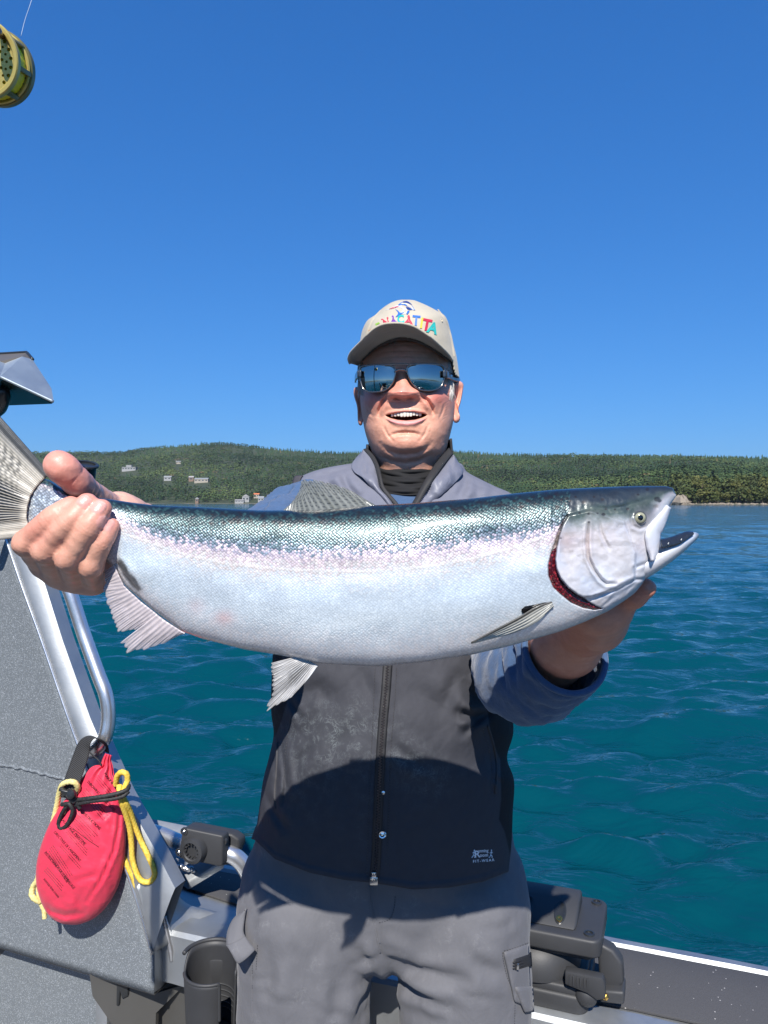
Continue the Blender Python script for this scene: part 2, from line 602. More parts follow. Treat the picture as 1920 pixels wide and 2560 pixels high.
# ================================================================== HILLS
ridge_px = np.array([-900, -300, 100, 185, 250, 312, 345, 385, 440, 509, 560, 602, 650, 700, 810, 905, 1134, 1200, 1273, 1504, 1736, 1920, 2300, 3000])
ridge_py = np.array([1125, 1123, 1127, 1126, 1127, 1125, 1118, 1112, 1110, 1104, 1103, 1106, 1112, 1118, 1125, 1127, 1123, 1127, 1131, 1134, 1137, 1142, 1146, 1150]) + 3
def shore_D(px): return np.interp(px, [-900, 0, 700, 1150, 1500, 1640, 1700, 1920, 3000], [1500, 1380, 1300, 1120, 900, 640, 560, 540, 520])
def ridge_D(px): return np.interp(px, [-900, 0, 560, 1200, 1920, 3000], [2300, 2250, 2200, 2000, 1750, 1700])
def bench(px):  return np.interp(px, [-900, 1300, 1560, 1700, 1920, 3000], [0.0, 0.0, 0.08, 0.14, 0.16, 0.16])
TREE_H = 11.0
def terr(px, t):
    """Ground point at photo azimuth px and depth fraction t (0 shore, 1 ridge, >1 beyond)."""
    D0, D1 = shore_D(px), ridge_D(px)
    D = D0 + (D1 - D0) * t
    top = (1257.0 - np.interp(px, ridge_px, ridge_py)) / FPX * D1 - TREE_H * 0.72
    s = np.where(t < 1, np.clip(t, 0, 1) ** 1.12, 1 - 0.9 * np.clip(t - 1, 0, 1))
    u = (px - 960.0) / FPX
    X = u * D; Y = D
    nz = fbm(np.stack([X / 260.0, Y / 260.0, np.zeros_like(X)], -1), 4, 3)
    z = 0.4 + s * top + nz * 9.0 * np.clip(t * 2.5, 0, 1) * np.clip((1.0 - t) * 4, 0, 1)
    z = z + 3.0 * np.clip(t * 30, 0, 1)
    return np.stack([X, Y, np.maximum(z, -0.5)], -1)

def hill_material():
    t = NT('forest floor')
    v = t.coord('Object')
    a = t.noise(v, 0.02, 5)
    g = t.mix(a.outputs[0], (0.020, 0.034, 0.014), (0.045, 0.055, 0.022))
    geo = t.n('ShaderNodeNewGeometry'); sp = t.n('ShaderNodeSeparateXYZ'); t.l(geo.outputs['Position'], sp.inputs[0])
    f = t.ramp(t.math('MULTIPLY_ADD', a.outputs[0], 1.4, t.math('MULTIPLY', sp.outputs[2], 0.25)), [(0.0, (0, 0, 0)), (0.55, (0, 0, 0)), (1.0, (1, 1, 1))])
    rock = t.mix(t.noise(v, 0.4, 6).outputs[0], (0.10, 0.088, 0.07), (0.26, 0.225, 0.18))
    t.to('Base Color', t.mix(f, rock, g)); t.set(Roughness=0.95)
    return t.m

def build_hills():
    px = np.linspace(-700, 2700, 190); tt = np.concatenate([[-0.03], np.linspace(0, 1, 46), np.linspace(1.06, 2.0, 8)])
    A, T = np.meshgrid(px, tt, indexing='ij')
    V = terr(A, T)
    V[:, 0, 2] = -1.5
    o = mk('hills', V.reshape(-1, 3), grid_faces(len(px), len(tt)), hill_material())
    fix_normals(o)
    tag(o, 'low wooded hills with a rounded summit across the water', kind='structure')
    # low land on the far side of the bay, behind the boat
    a = np.radians(np.linspace(70, 290, 90)); rr = np.array([2600, 2900, 3300, 3800.0])
    G = []
    for th in a:
        h = 60 + 45 * math.sin(th * 3.1) + 25 * math.sin(th * 9.7 + 1)
        G.append([(math.sin(th) * q, math.cos(th) * q, z) for q, z in zip(rr, (-1.0, 0.55 * h, h, -1.0))])
    o2 = mk('far_hills', np.array(G).reshape(-1, 3), grid_faces(len(a), 4), hill_material())
    fix_normals(o2)
    tag(o2, 'far low green hills behind the boat', kind='structure')
build_hills()

# ------------------------------------------------------------------ houses
def find_t(px, py):
    t = np.linspace(0.0, 1, 400)
    V = terr(np.full_like(t, px), t)
    _, y = project(V)
    i = int(np.argmin(np.abs(y - py)))
    return t[i], V[i]

white_wall = plain('white siding', (0.30, 0.30, 0.295), 0.6, scale=0.3)
beige_wall = plain('beige siding', (0.34, 0.30, 0.24), 0.6, scale=0.3)
brown_wall = plain('brown siding', (0.20, 0.13, 0.09), 0.7, scale=0.3)
grey_roof = plain('grey shingles', (0.30, 0.29, 0.28), 0.8, scale=0.4)
pale_roof = plain('pale metal roof', (0.27, 0.28, 0.28), 0.5, scale=0.4)
orange_roof = plain('orange roof tiles', (0.55, 0.16, 0.06), 0.7, scale=0.4)
dark_glass = plain('dark house window glass', (0.03, 0.04, 0.05), 0.1, scale=0.5)
CLEAR = []
def house(px, py, wpx, hpx, wall, roof, label, kind='gable', nwin=3, name='house'):
    t, p = find_t(px, py)
    D = p[1]; w = wpx / FPX * D; h = hpx / FPX * D; dp = max(w * 0.5, 6)
    base = p + np.array([0, 0, 2.0])
    CLEAR.append((px, D, wpx * 0.62, 70 * min(1, D / 1500), float(base[2])))
    r = thing(name, label, 'house', tuple(base), 'houses on the wooded hillside')
    x0 = -w / 2
    def wb(nm, x, y, z, a, b, c, m, par): return box(nm, base + [x, y, z], (a, 0, 0), (0, b, 0), (0, 0, c), m, par)
    wb('wall', x0, 0, -6, w, dp, h + 6, wall, r)
    if kind == 'gable':
        rise = h * 0.45
        poly = [base + [x0 - .5, -0.6, h + .02], base + [x0 - .5, dp + .6, h + .02], base + [x0 - .5, dp / 2, h + rise]]
        rf = prism('roof', poly, (w + 1, 0, 0), roof, r)
    elif kind == 'front':
        rise = h * 0.55
        poly = [base + [x0 - .5, -.6, h + .02], base + [x0 + w + .5, -.6, h + .02], base + [0, -.6, h + rise]]
        rf = prism('roof', poly, (0, dp + 1, 0), roof, r)
    else:
        rf = wb('roof', x0 - .6, -.8, h + .02, w + 1.2, dp + 1.4, 0.5, roof, r)
        wb('upper_storey', x0 + w * .3, 1.5, h + .55, w * .38, dp * .6, h * .55, wall, r)
        wb('upper_roof', x0 + w * .28, 1.0, h * 1.55 + .58, w * .42, dp * .7, 0.4, roof, r)
    for i in range(nwin):
        ww = w / (nwin * 1.7)
        xx = x0 + w * (i + .5) / nwin - ww / 2
        f = wb('window', xx, -.12, h * .38, ww, .2, h * .36, white_wall, r)
        wb('pane', xx + .15, -.17, h * .38 + .15, ww - .3, .2, h * .36 - .3, dark_glass, f)
house(322, 1178, 34, 8, white_wall, pale_roof, 'large white two storey house with flat roofs high on the hillside', 'flat', 5)
house(419, 1202, 18, 7, white_wall, pale_roof, 'small white gabled house alone among trees on the mid slope', 'gable', 2)
house(503, 1207, 34, 7, beige_wall, pale_roof, 'long low beige house with pale roof on the mid slope', 'gable', 4)
house(478, 1204, 12, 8, brown_wall, grey_roof, 'small brown house beside the long beige house', 'gable', 1)
house(446, 1160, 12, 4, beige_wall, pale_roof, 'tiny pale house highest of all on the slope', 'gable', 2)
house(614, 1256, 17, 11, white_wall, grey_roof, 'white waterfront house with a front gable near the shore', 'front', 2)
house(641, 1246, 13, 7, beige_wall, orange_roof, 'beige house with an orange tiled roof just above the shore', 'gable', 2)
house(652, 1257, 14, 9, white_wall, pale_roof, 'white house below the orange roof, by the sleeve', 'gable', 2)
house(598, 1266, 22, 5, white_wall, grey_roof, 'long low white boathouse at the water line', 'gable', 3, 'boathouse')
house(492, 1263, 8, 8, brown_wall, grey_roof, 'dark brown narrow cottage on the shore', 'front', 1)

# ------------------------------------------------------------------ forest (one mass far off)
def leaf_tree(rg, n=34):
    """Crown of many small ragged leaf clumps around a few limbs, unit height."""
    V, F = [], []
    lobes = [(np.array([rg.normal(0, .16), rg.normal(0, .16), rg.uniform(.38, .86)]), rg.uniform(.16, .27)) for _ in range(6)]
    for _ in range(n):
        c, r = lobes[rg.integers(len(lobes))]
        d = rg.normal(size=3); d /= np.linalg.norm(d); d[2] = abs(d[2]) * .9 - .15
        p = c + d * r * rg.uniform(.75, 1.05)
        nrm = d + rg.normal(0, .45, 3); nrm /= np.linalg.norm(nrm)
        a = np.cross(nrm, [0.3, 0.2, 1]); a /= np.linalg.norm(a); b = np.cross(nrm, a)
        s = rg.uniform(.07, .14); k = len(V); m = 5
        for j in range(m):
            an = 2 * PI * j / m + rg.uniform(-.3, .3); q = s * rg.uniform(.65, 1.2)
            V.append(p + a * math.cos(an) * q + b * math.sin(an) * q)
        V.append(p + nrm * s * .45)
        F += [(k + j, k + (j + 1) % m, k + m) for j in range(m)]
    return np.array(V), np.array(F)

def conifer(rg, tiers=5, m=6):
    V, F = [], []
    for i in range(tiers):
        z0 = .12 + .8 * i / tiers; z1 = min(1, z0 + .34 - .02 * i); r = .17 * (1 - i / (tiers + .3)) * rg.uniform(.8, 1.2)
        k = len(V); ox, oy = rg.normal(0, .012, 2)
        for j in range(m):
            an = 2 * PI * (j + rg.uniform(-.25, .25)) / m; q = r * rg.uniform(.65, 1.25)
            V.append((ox + q * math.cos(an), oy + q * math.sin(an), z0 - rg.uniform(0, .06)))
        V.append((ox, oy, z1))
        F += [(k + j, k + (j + 1) % m, k + m) for j in range(m)]
    return np.array(V), np.array(F)

def foliage_mat(name, vary=0.3):
    t = NT(name)
    a = t.attr('col')
    v = t.coord('Object'); nz = t.noise(v, 0.9, 3)
    t.to('Base Color', t.mix(1.0, a.outputs['Color'], t.mix(nz.outputs[0], (1 - vary,) * 3, (1 + vary,) * 3), 'MULTIPLY'))
    t.set(Roughness=0.75)
    t.b.inputs['Specular IOR Level'].default_value = 0.25
    return t.m
FOREST_M = foliage_mat('distant foliage')

def build_forest():
    rg = np.random.default_rng(21)
    temps = [conifer(rg, 3, 5) for _ in range(6)] + [leaf_tree(rg, 9) for _ in range(6)]
    n = 30000
    px = rg.uniform(-420, 2380, n); t = rg.beta(1.0, 1.25, n) * 1.06 + 0.008
    crest = rg.random(n) < 0.10
    t[crest] = rg.uniform(0.93, 1.04, crest.sum())
    P0 = terr(px, t)
    ok = np.ones(n, bool)
    for cpx, D, hw, dd, bz in CLEAR:
        _, yy = project(P0 + [0, 0, 14.0])
        _, yb = project(np.array([P0[0, 0], D, bz]))
        f = (np.abs(px - cpx) < hw + 3) & (P0[:, 1] < D + 14) & (P0[:, 1] > D - dd * 1.6)
        f |= (np.abs(px - cpx) < hw + 1) & (P0[:, 1] < D + 10) & (yy < yb - 1)
        ok &= ~f
    ok &= ~((px > 1640) & (t < 0.035))
    idx = np.where(ok)[0]
    Vs, Fs, Cs = [], [], []; base = 0
    mixn = fbm(np.stack([P0[:, 0] / 150, P0[:, 1] / 150, np.zeros(n)], -1), 3, 9)
    patch = np.clip(fbm(np.stack([P0[:, 0] / 95, P0[:, 1] / 140, np.zeros(n)], -1), 3, 19), -1, 1)
    for i in idx:
        con = rg.random() < np.clip(0.42 + mixn[i] * .8 + (t[i] - .5) * .7, .05, .9)
        k = rg.integers(6) + (0 if con else 6)
        V, F = temps[k]
        h = (rg.uniform(7, 15) if con else rg.uniform(7, 13)) * (1.25 if rg.random() < .06 else 1) * (0.85 if t[i] > .9 else 1)
        w = h * (rg.uniform(1.0, 1.4) if con else rg.uniform(1.2, 1.7))
        an = rg.uniform(0, 2 * PI); ca, sa = math.cos(an), math.sin(an)
        q = np.stack([(V[:, 0] * ca - V[:, 1] * sa) * w, (V[:, 0] * sa + V[:, 1] * ca) * w, V[:, 2] * h], 1)
        Vs.append(q + P0[i] - [0, 0, 1.2]); Fs.append(F + base); base += len(V)
        g = rg.random()
        c = np.array([0.022, 0.052, 0.020]) * (1 - g) + np.array([0.035, 0.070, 0.027]) * g if con else \
            np.array([0.036, 0.070, 0.022]) * (1 - g) + np.array([0.068, 0.098, 0.030]) * g
        if rg.random() < .012: c = np.array([0.13, 0.10, 0.05])
        Cs.append(np.tile(c * rg.uniform(.82, 1.18) * (1 + .55 * patch[i]) * np.array([1 + .2 * patch[i], 1, 1]), (len(V), 1)))
    o = mk('forest', np.concatenate(Vs), np.concatenate(Fs), FOREST_M, None, False, attrs={'col': np.concatenate(Cs)})
    tag(o, 'dense mixed forest of conifers and leafy trees covering the hills', kind='stuff')
build_forest()

# ------------------------------------------------------------------ trees one can tell apart on the near shore
BARK = plain('grey brown bark', (0.12, 0.09, 0.065), 0.9, scale=1.5)
def make_shore_tree(rg, label, pal, n=150, con=False):
    r = thing('shore_tree', label, 'tree', (0, 0, 0), 'trees along the near wooded shore')
    hgt = 1.0
    V, F = tube_vf([(0, 0, -.12), (.01, 0, .2), (.03, .01, .5), (.02, .02, .8)], [.030, .024, .016, .006], 6, 7)
    mbt = MB().add(V, F)
    lobes = []
    for i in range(9):
        a = rg.uniform(0, 2 * PI); z = rg.uniform(.22, .6); L = rg.uniform(.14, .32)
        e = np.array([math.cos(a) * L, math.sin(a) * L, z + rg.uniform(.08, .26)])
        V, F = tube_vf([(.02, .01, z - .06), (e * .5 + np.array([0, 0, z * .45])), e], [.012, .008, .003], 5, 5)
        mbt.add(V, F); lobes.append((e, rg.uniform(.13, .23)))
    lobes.append((np.array([.02, .02, .84]), .16)); lobes.append((np.array([.03, .0, .62]), .2))
    mbt.build('trunk', BARK, r, True)
    Vs, Fs, Cs = [], [], []
    for q in range(n):
        c, rad = lobes[rg.integers(len(lobes))]
        d = rg.normal(size=3); d /= np.linalg.norm(d)
        p = c + d * rad * rg.uniform(.55, 1.05) * np.array([1, 1, .8])
        nrm = d + rg.normal(0, .5, 3); nrm /= np.linalg.norm(nrm)
        a = np.cross(nrm, [0.3, 0.2, 1]); a /= np.linalg.norm(a); b = np.cross(nrm, a)
        s = rg.uniform(.035, .075); k = len(Vs); m = 5
        cc = pal[0] + (pal[1] - pal[0]) * rg.random()
        for j in range(m):
            an = 2 * PI * j / m + rg.uniform(-.35, .35); w = s * rg.uniform(.55, 1.25)
            Vs.append(p + a * math.cos(an) * w + b * math.sin(an) * w)
        Vs.append(p + nrm * s * .5)
        Cs += [cc] * (m + 1)
        Fs += [(k + j, k + (j + 1) % m, k + m) for j in range(m)]
    mk('crown', np.array(Vs), Fs, FOREST_M, r, False, attrs={'col': np.array(Cs)})
    return r

def copy_thing(r, label=None, group=None):
    c = r.copy(); COLL.objects.link(c)
    if label: c['label'] = label
    if group: c['group'] = group
    for ch in list(r.children):
        d = ch.copy(); COLL.objects.link(d); d.parent = c
        for g in list(ch.children):
            e = g.copy(); COLL.objects.link(e); e.parent = d
    return c

def build_shore_trees():
    rg = np.random.default_rng(8)
    A = lambda *c: np.array(c)
    kinds = [('olive green bushy tree in the packed row on the near wooded shore', (A(.046, .064, .018), A(.090, .108, .030)), 210),
             ('dark green rounded tree in the packed row on the near wooded shore', (A(.026, .040, .014), A(.060, .072, .022)), 210),
             ('yellowish ragged tree in the packed row on the near wooded shore', (A(.070, .078, .020), A(.120, .122, .034)), 180)]
    protos = [make_shore_tree(rg, *k) for k in kinds]
    used = [False] * 3
    for i in range(120):
        px = 1652 + 330 * (i / 54) + rg.uniform(-4, 4) if i < 55 else rg.uniform(1590, 1990)
        t = rg.uniform(.004, .010) if i < 55 else rg.uniform(.012, .075)
        k = int(rg.choice(3, p=[.5, .3, .2]))
        p = terr(np.array([px]), np.array([t]))[0]
        h = rg.uniform(8, 14) if i < 55 else rg.uniform(13, 20)
        h *= float(np.interp(px, [1600, 1700, 1960], [.8, 1.0, 1.05]))
        if not used[k]: o = protos[k]; used[k] = True
        else: o = copy_thing(protos[k])
        o.location = tuple(p - [0, 0, 1.6 if i < 55 else .8]); o.rotation_euler = (0, 0, rg.uniform(0, 6.28)); s = h; w = s * rg.uniform(.85, 1.2)
        o.scale = (w, w, s)
build_shore_trees()

def build_shore_rocks():
    rg = np.random.default_rng(4)
    m = plain('shore rock', (0.24, 0.20, 0.155), 0.9, vary=.35, scale=.8, bump=.6, bscale=3, bdist=.3)
    V0, F0 = [], []
    mb = MB()
    for i in range(150):
        px = rg.uniform(1620, 1990); p = terr(np.array([px]), np.array([rg.uniform(-.002, .006)]))[0]
        if i < 24:
            px = rg.uniform(1676, 1705); p = terr(np.array([px]), np.array([rg.uniform(.001, .006)]))[0]
        s = rg.uniform(.5, 1.6) if i >= 24 else rg.uniform(1.5, 5.5)
        V, F = lathe_vf([(.2, -.4), (.9, -.2), (1.0, .25), (.6, .75), (.15, .95)], (0, 0, 0), (0, 0, 1), 7)
        V = V * s * (1 + .35 * rg.normal(size=V.shape) * .6) * np.array([1.2, 1, .8 if i >= 24 else 1.3])
        mb.add(V + [p[0], p[1], 0.2], F)
    o = mb.build('shore_rocks', m)
    tag(o, 'pale brown rocks and drift logs along the near wooded shore', kind='stuff')
build_shore_rocks()

# ================================================================== HAZE over the bay
def build_haze():
    m = bpy.data.materials.new('thin sea haze'); m.use_nodes = True
    nt = m.node_tree; nt.nodes.clear()
    out = nt.nodes.new('ShaderNodeOutputMaterial'); pv = nt.nodes.new('ShaderNodeVolumePrincipled')
    pv.inputs['Color'].default_value = (.82, .90, 1.0, 1); pv.inputs['Density'].default_value = 0.000045; pv.inputs['Anisotropy'].default_value = 0.2
    nt.links.new(pv.outputs[0], out.inputs['Volume'])
    o = mk('haze', box_v((-4600, -4600, -3.0), (9200, 0, 0), (0, 9200, 0), (0, 0, 263.0)), BOXF, m, None, False)
    fix_normals(o)
    tag(o, 'thin pale haze over the bay and the hills', kind='stuff')
build_haze()
# ================================================================== BOAT
ZG = CZ - 0.90                      # gunwale top
ZDK = 0.13                          # cockpit deck
G0 = np.array([0.266, 1.387, 0.0])
GU = np.array([0.9378, -0.3470, 0.0])   # along the gunwale
GN = np.array([0.3470, 0.9378, 0.0])    # outboard
UP = np.array([0, 0, 1.0])
def B(s, t, z): return G0 + GU * s + GN * t + UP * z

def alu_mat(name, col=(0.46, 0.48, 0.495), rough=0.52, brushed=90.0):
    t = NT(name)
    v = t.coord('Object'); v2 = t.coord('Object', (1, 1, 6))
    a = t.noise(v, 7, 6, 0.65); b = t.noise(v2, brushed, 4)
    t.to('Base Color', t.mix(a.outputs[0], [c * .72 for c in col], [min(1, c * 1.15) for c in col]))
    t.set(Metallic=0.88)
    t.to('Roughness', t.math('MULTIPLY_ADD', a.outputs[0], 0.35, rough - 0.14))
    n = t.bump(b.outputs[0], 0.12, 0.001); n = t.bump(a.outputs[0], 0.15, 0.006, n)
    t.to('Normal', n)
    return t.m
ALU = alu_mat('scuffed bare aluminium')
ALU_TUBE = alu_mat('polished aluminium tube', (0.72, 0.72, 0.73), 0.26, 160)
ALU_DULL = alu_mat('dull aluminium plate', (0.50, 0.50, 0.49), 0.42)

def flake_paint():
    t = NT('grey metal flake paint')
    v = t.coord('Object')
    vo = t.voro(v, 760.0); v2 = t.voro(v, 1300.0)
    lum = t.n('ShaderNodeSeparateColor'); t.l(vo.outputs['Color'], lum.inputs[0])
    lum2 = t.n('ShaderNodeSeparateColor'); t.l(v2.outputs['Color'], lum2.inputs[0])
    f = t.ramp(lum.outputs[0], [(0, (0, 0, 0)), (.80, (0, 0, 0)), (.97, (1, 1, 1))])
    f2 = t.ramp(lum2.outputs[0], [(0, (0, 0, 0)), (.6, (0, 0, 0)), (1, (1, 1, 1))])
    big = t.noise(v, 6, 4)
    base = t.mix(big.outputs[0], (0.130, 0.147, 0.161), (0.170, 0.188, 0.202))
    c = t.mix(f2, base, (0.225, 0.245, 0.265)); c = t.mix(f, c, (0.38, 0.41, 0.44))
    t.to('Base Color', c)
    t.set(Roughness=0.42, Metallic=0.1)
    b = t.noise(v, 420, 2)
    t.to('Normal', t.bump(b.outputs[0], 0.35, 0.0012))
    return t.m
FLAKE = flake_paint()

def nonskid():
    t = NT('black non skid deck pad')
    v = t.coord('Object')
    a = t.noise(v, 620, 3); big = t.noise(v, 9, 5)
    vo = t.voro(v, 130.0); sc = t.n('ShaderNodeSeparateColor'); t.l(vo.outputs['Color'], sc.inputs[0])
    sp = t.math('LESS_THAN', vo.outputs['Distance'], 0.16); sel = t.math('GREATER_THAN', sc.outputs[0], 0.90)
    f = t.math('MULTIPLY', sp, sel)
    base = t.mix(a.outputs[0], (0.036, 0.036, 0.039), (0.088, 0.087, 0.091))
    base = t.mix(t.math('MULTIPLY', big.outputs[0], 0.5), base, (0.078, 0.076, 0.077))
    t.to('Base Color', t.mix(f, base, (0.42, 0.40, 0.38)))
    t.set(Roughness=0.85)
    t.to('Normal', t.bump(a.outputs[0], 0.7, 0.0015))
    return t.m
PAD = nonskid()
BLACK_PLASTIC = plain('weathered black plastic', (0.036, 0.037, 0.040), 0.55, vary=.3, scale=14, bump=.25, bscale=500, bdist=.0006)
DARK_PLASTIC = plain('dark glossy plastic', (0.022, 0.024, 0.026), 0.28, vary=.2, scale=20)
STEEL = plain('stainless steel', (0.62, 0.60, 0.57), 0.25, 1.0, scale=40)
BRASS = plain('brass', (0.72, 0.45, 0.12), 0.25, 1.0, scale=40)
INNER = plain('hull lining with shade in colour', (0.085, 0.083, 0.078), 0.55, .25, scale=6, vary=.25)  # shade below panel and gunwale is darkened into this colour
FLOOR_M = plain('grey deck coating', (0.20, 0.205, 0.21), 0.7, scale=12, vary=.2, bump=.3, bscale=300, bdist=.001)
DKGREEN = plain('dark green roof underside', (0.010, 0.028, 0.026), 0.25, scale=6)  # darker green for the downward faces of the hard top

boat = thing('boat', 'bare aluminium and grey painted fishing boat the man stands in', 'boat', (0, 1.0, ZDK))

# --- deck and hull ---------------------------------------------------
SL, SR = -2.7, 2.3
def gw_pts(t, z, n=2): return [B(SL, t, z), B(SR, t, z)]
prism('deck', [B(SL, 0.02, ZDK), B(SR, 0.02, ZDK), B(SR, -1.95, ZDK), B(SL, -1.95, ZDK)], (0, 0, -0.03), FLOOR_M, boat)
prof_out = [(0.262, ZG - 0.004), (0.275, ZG - 0.03), (0.25, ZG - 0.25), (0.16, 0.12), (0.02, -0.25), (-0.95, -0.40),
            (-1.95, -0.25), (-2.09, 0.12), (-2.17, ZG - .2), (-2.18, ZG)]
G = np.array([[B(s, t, z) for t, z in prof_out] for s in np.linspace(SL, SR, 12)])
sheet('hull', G, 0.004, ALU_DULL, boat)
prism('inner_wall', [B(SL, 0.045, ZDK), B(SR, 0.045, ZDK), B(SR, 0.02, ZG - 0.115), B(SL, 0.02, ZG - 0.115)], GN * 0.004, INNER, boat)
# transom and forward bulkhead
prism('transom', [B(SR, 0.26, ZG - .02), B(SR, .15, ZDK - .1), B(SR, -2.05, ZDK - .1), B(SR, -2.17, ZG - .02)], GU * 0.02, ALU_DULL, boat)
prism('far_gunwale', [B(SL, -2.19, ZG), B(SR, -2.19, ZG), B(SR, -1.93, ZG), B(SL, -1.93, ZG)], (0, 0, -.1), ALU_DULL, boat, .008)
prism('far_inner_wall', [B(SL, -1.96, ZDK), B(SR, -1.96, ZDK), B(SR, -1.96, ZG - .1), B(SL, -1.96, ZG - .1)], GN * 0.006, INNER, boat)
# unseen cabin behind and left of the photographer, dark block added for lens reflections
prism('cabin', [B(SL, 0.02, ZDK), B(SL, -1.95, ZDK), B(SL, -1.95, 2.3), B(SL, 0.0, 2.3)], GU * -0.5, DARK_PLASTIC, boat, .02)

box('added_engine_cowl', (-.15, -1.35, ZDK), (.62, -.23, 0), (.15, .42, 0), (0, 0, .78), DARK_PLASTIC, boat, .05, 4)  # unseen dark box, added to darken the reflection in the sunglasses
box('added_console', (-1.25, -1.0, ZDK), (.60, -.22, 0), (.17, .46, 0), (0, 0, 1.02), DARK_PLASTIC, boat, .04, 3)  # also unseen, added as a dark shape for the lenses to mirror
prism('added_console_screen', [(-1.20, -.80, ZDK + 1.02), (-.62, -1.02, ZDK + 1.02), (-.62, -1.06, ZDK + 1.32), (-1.18, -.84, ZDK + 1.32)], (.01, .03, 0), DARK_PLASTIC, boat, .006)  # upper part of the same added reflection shape
# --- gunwale extrusion: profile swept along the boat side --------------
prof = [(-0.030, ZG - 0.115), (-0.030, ZG - 0.012), (-0.024, ZG - 0.003), (-0.012, ZG), (0.026, ZG + 0.001), (0.034, ZG - 0.005),
        (0.234, ZG - 0.005), (0.242, ZG + 0.003), (0.258, ZG + 0.003), (0.267, ZG - 0.004), (0.268, ZG - 0.05), (0.255, ZG - 0.06),
        (0.06, ZG - 0.06), (-0.01, ZG - 0.115)]
ss = np.linspace(SL, SR, 60)
wob = 0.0012
G = np.array([[B(s, t + wob * math.sin(s * 31 + i * 2.1), z + wob * .6 * math.sin(s * 23 + i)) for i, (t, z) in enumerate(prof)] for s in ss])
o = mk('gunwale', G.reshape(-1, 3), np.concatenate([grid_faces(60, len(prof), cv=True)]), ALU, boat)
shade_auto(fix_normals(o), .5)
# black pad, in two lengths with the bare plate of the left corner showing between
def pad(s0, s1, t0=.040, t1=.229, skew=0.0):
    return prism('deck_pad', [B(s0, t0, ZG - 0.0035), B(s1, t0, ZG - 0.0035), B(s1, t1, ZG - 0.0035), B(s0 + skew, t1, ZG - 0.0035)], (0, 0, .005), PAD, boat, .001)
prism('deck_pad', [B(s_, t_, ZG - .0035) for s_, t_ in ((-.845, .135), (-.70, .112), (-.5, .088), (-.3, .048), (-.1, .040), (1.9, .040), (1.9, .229), (-.835, .229))], (0, 0, .005), PAD, boat, .001)

# --- grey wing panel of the cabin side -------------------------------
def dpan(px): return 1.386 / (1 + 0.45 * (px - 960) / FPX)
def PP(px, py, off=0.0): return P(px, py, dpan(px)) - GN * off
edge = [(23, 1342), (60, 1450), (110, 1590), (181, 1800), (260, 2010), (339, 2217), (386, 2380), (386, 2483)]
left_x = -520
# upper panel front face as a fine sheet, with a raised weld seam across
rows = []
for k in np.linspace(0, 1, 60):
    e = polyline(edge, 60)[int(round(k * 59))]
    yl = 1325 + (2210 - 1325) * k
    rows.append([(left_x + (e[0] - left_x) * q, yl + (e[1] - yl) * q) for q in np.linspace(0, 1, 30)])
rows = np.array(rows)
G = PP(rows[..., 0], rows[..., 1]) if False else P(rows[..., 0], rows[..., 1], dpan(rows[..., 0]))
sheet('side_panel', G, 0.006, FLAKE, boat)
# bottom return of the panel (underside lip, its shade put into the colour)
bl = np.array([(left_x, 2210), (0, 2365), (386, 2483)])
poly = [PP(left_x, 2210 - 0), PP(386, 2483), PP(386, 2483) + GN * .055 - UP * .004, PP(left_x, 2210) + GN * .055 - UP * .004]
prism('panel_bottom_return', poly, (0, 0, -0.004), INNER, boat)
# lower panel, set back
lp = [PP(left_x, 2228) + GN * .05, PP(205, 2452) + GN * .05, PP(205, 2900) + GN * .05, PP(left_x, 2900) + GN * .05]
prism('lower_panel', lp, GN * .006, FLAKE, boat)
prism('lower_panel_trim', [PP(203, 2440) + GN * .045, PP(231, 2449) + GN * .045, PP(233, 2900) + GN * .045, PP(203, 2900) + GN * .045], GN * .02, ALU, boat, .002)
# weld seam across the painted panel
sx = np.linspace(-300, 165, 70)
sy = np.interp(sx, [-300, 0, 60, 165], [1868, 1910, 1920, 1947]) + 1.6 * np.sin(sx * .31) + 1.1 * np.sin(sx * .73 + 1)
tube('weld_seam', [PP(a, b, .003) for a, b in zip(sx, sy)], .0036, FLAKE, boat, 8, 140)
# --- bare extrusion that frames the panel's edge -----------------------
ei = np.array([(23, 1342), (60, 1452), (110, 1590), (183, 1800), (260, 2010), (341, 2217), (388, 2380)])
eo = np.array([(84, 1395), (110, 1475), (150, 1602), (221, 1802), (300, 1985), (382, 2128), (432, 2225)])
eiP = polyline([PP(*p, .008) for p in ei], 40); eoP = polyline([PP(*p, .004) + GN * .012 for p in eo], 40)
w = np.linspace(0, 1, 9)
G = np.array([[a * (1 - q) + b * q - GN * (.006 * math.sin(PI * q) ** .5) for q in w] for a, b in zip(eiP, eoP)])
back = np.array([[a * (1 - q) + b * q + GN * .035 for q in (1, 0)] for a, b in zip(eiP, eoP)])
G = np.concatenate([G, back], 1)
o = mk('edge_extrusion', G.reshape(-1, 3), grid_faces(G.shape[0], G.shape[1], cv=True), ALU, boat)
shade_auto(fix_normals(o), .5)
tube('edge_bead', [PP(a, b, .011) for a, b in ei], .0035, ALU_TUBE, boat, 8, 60)
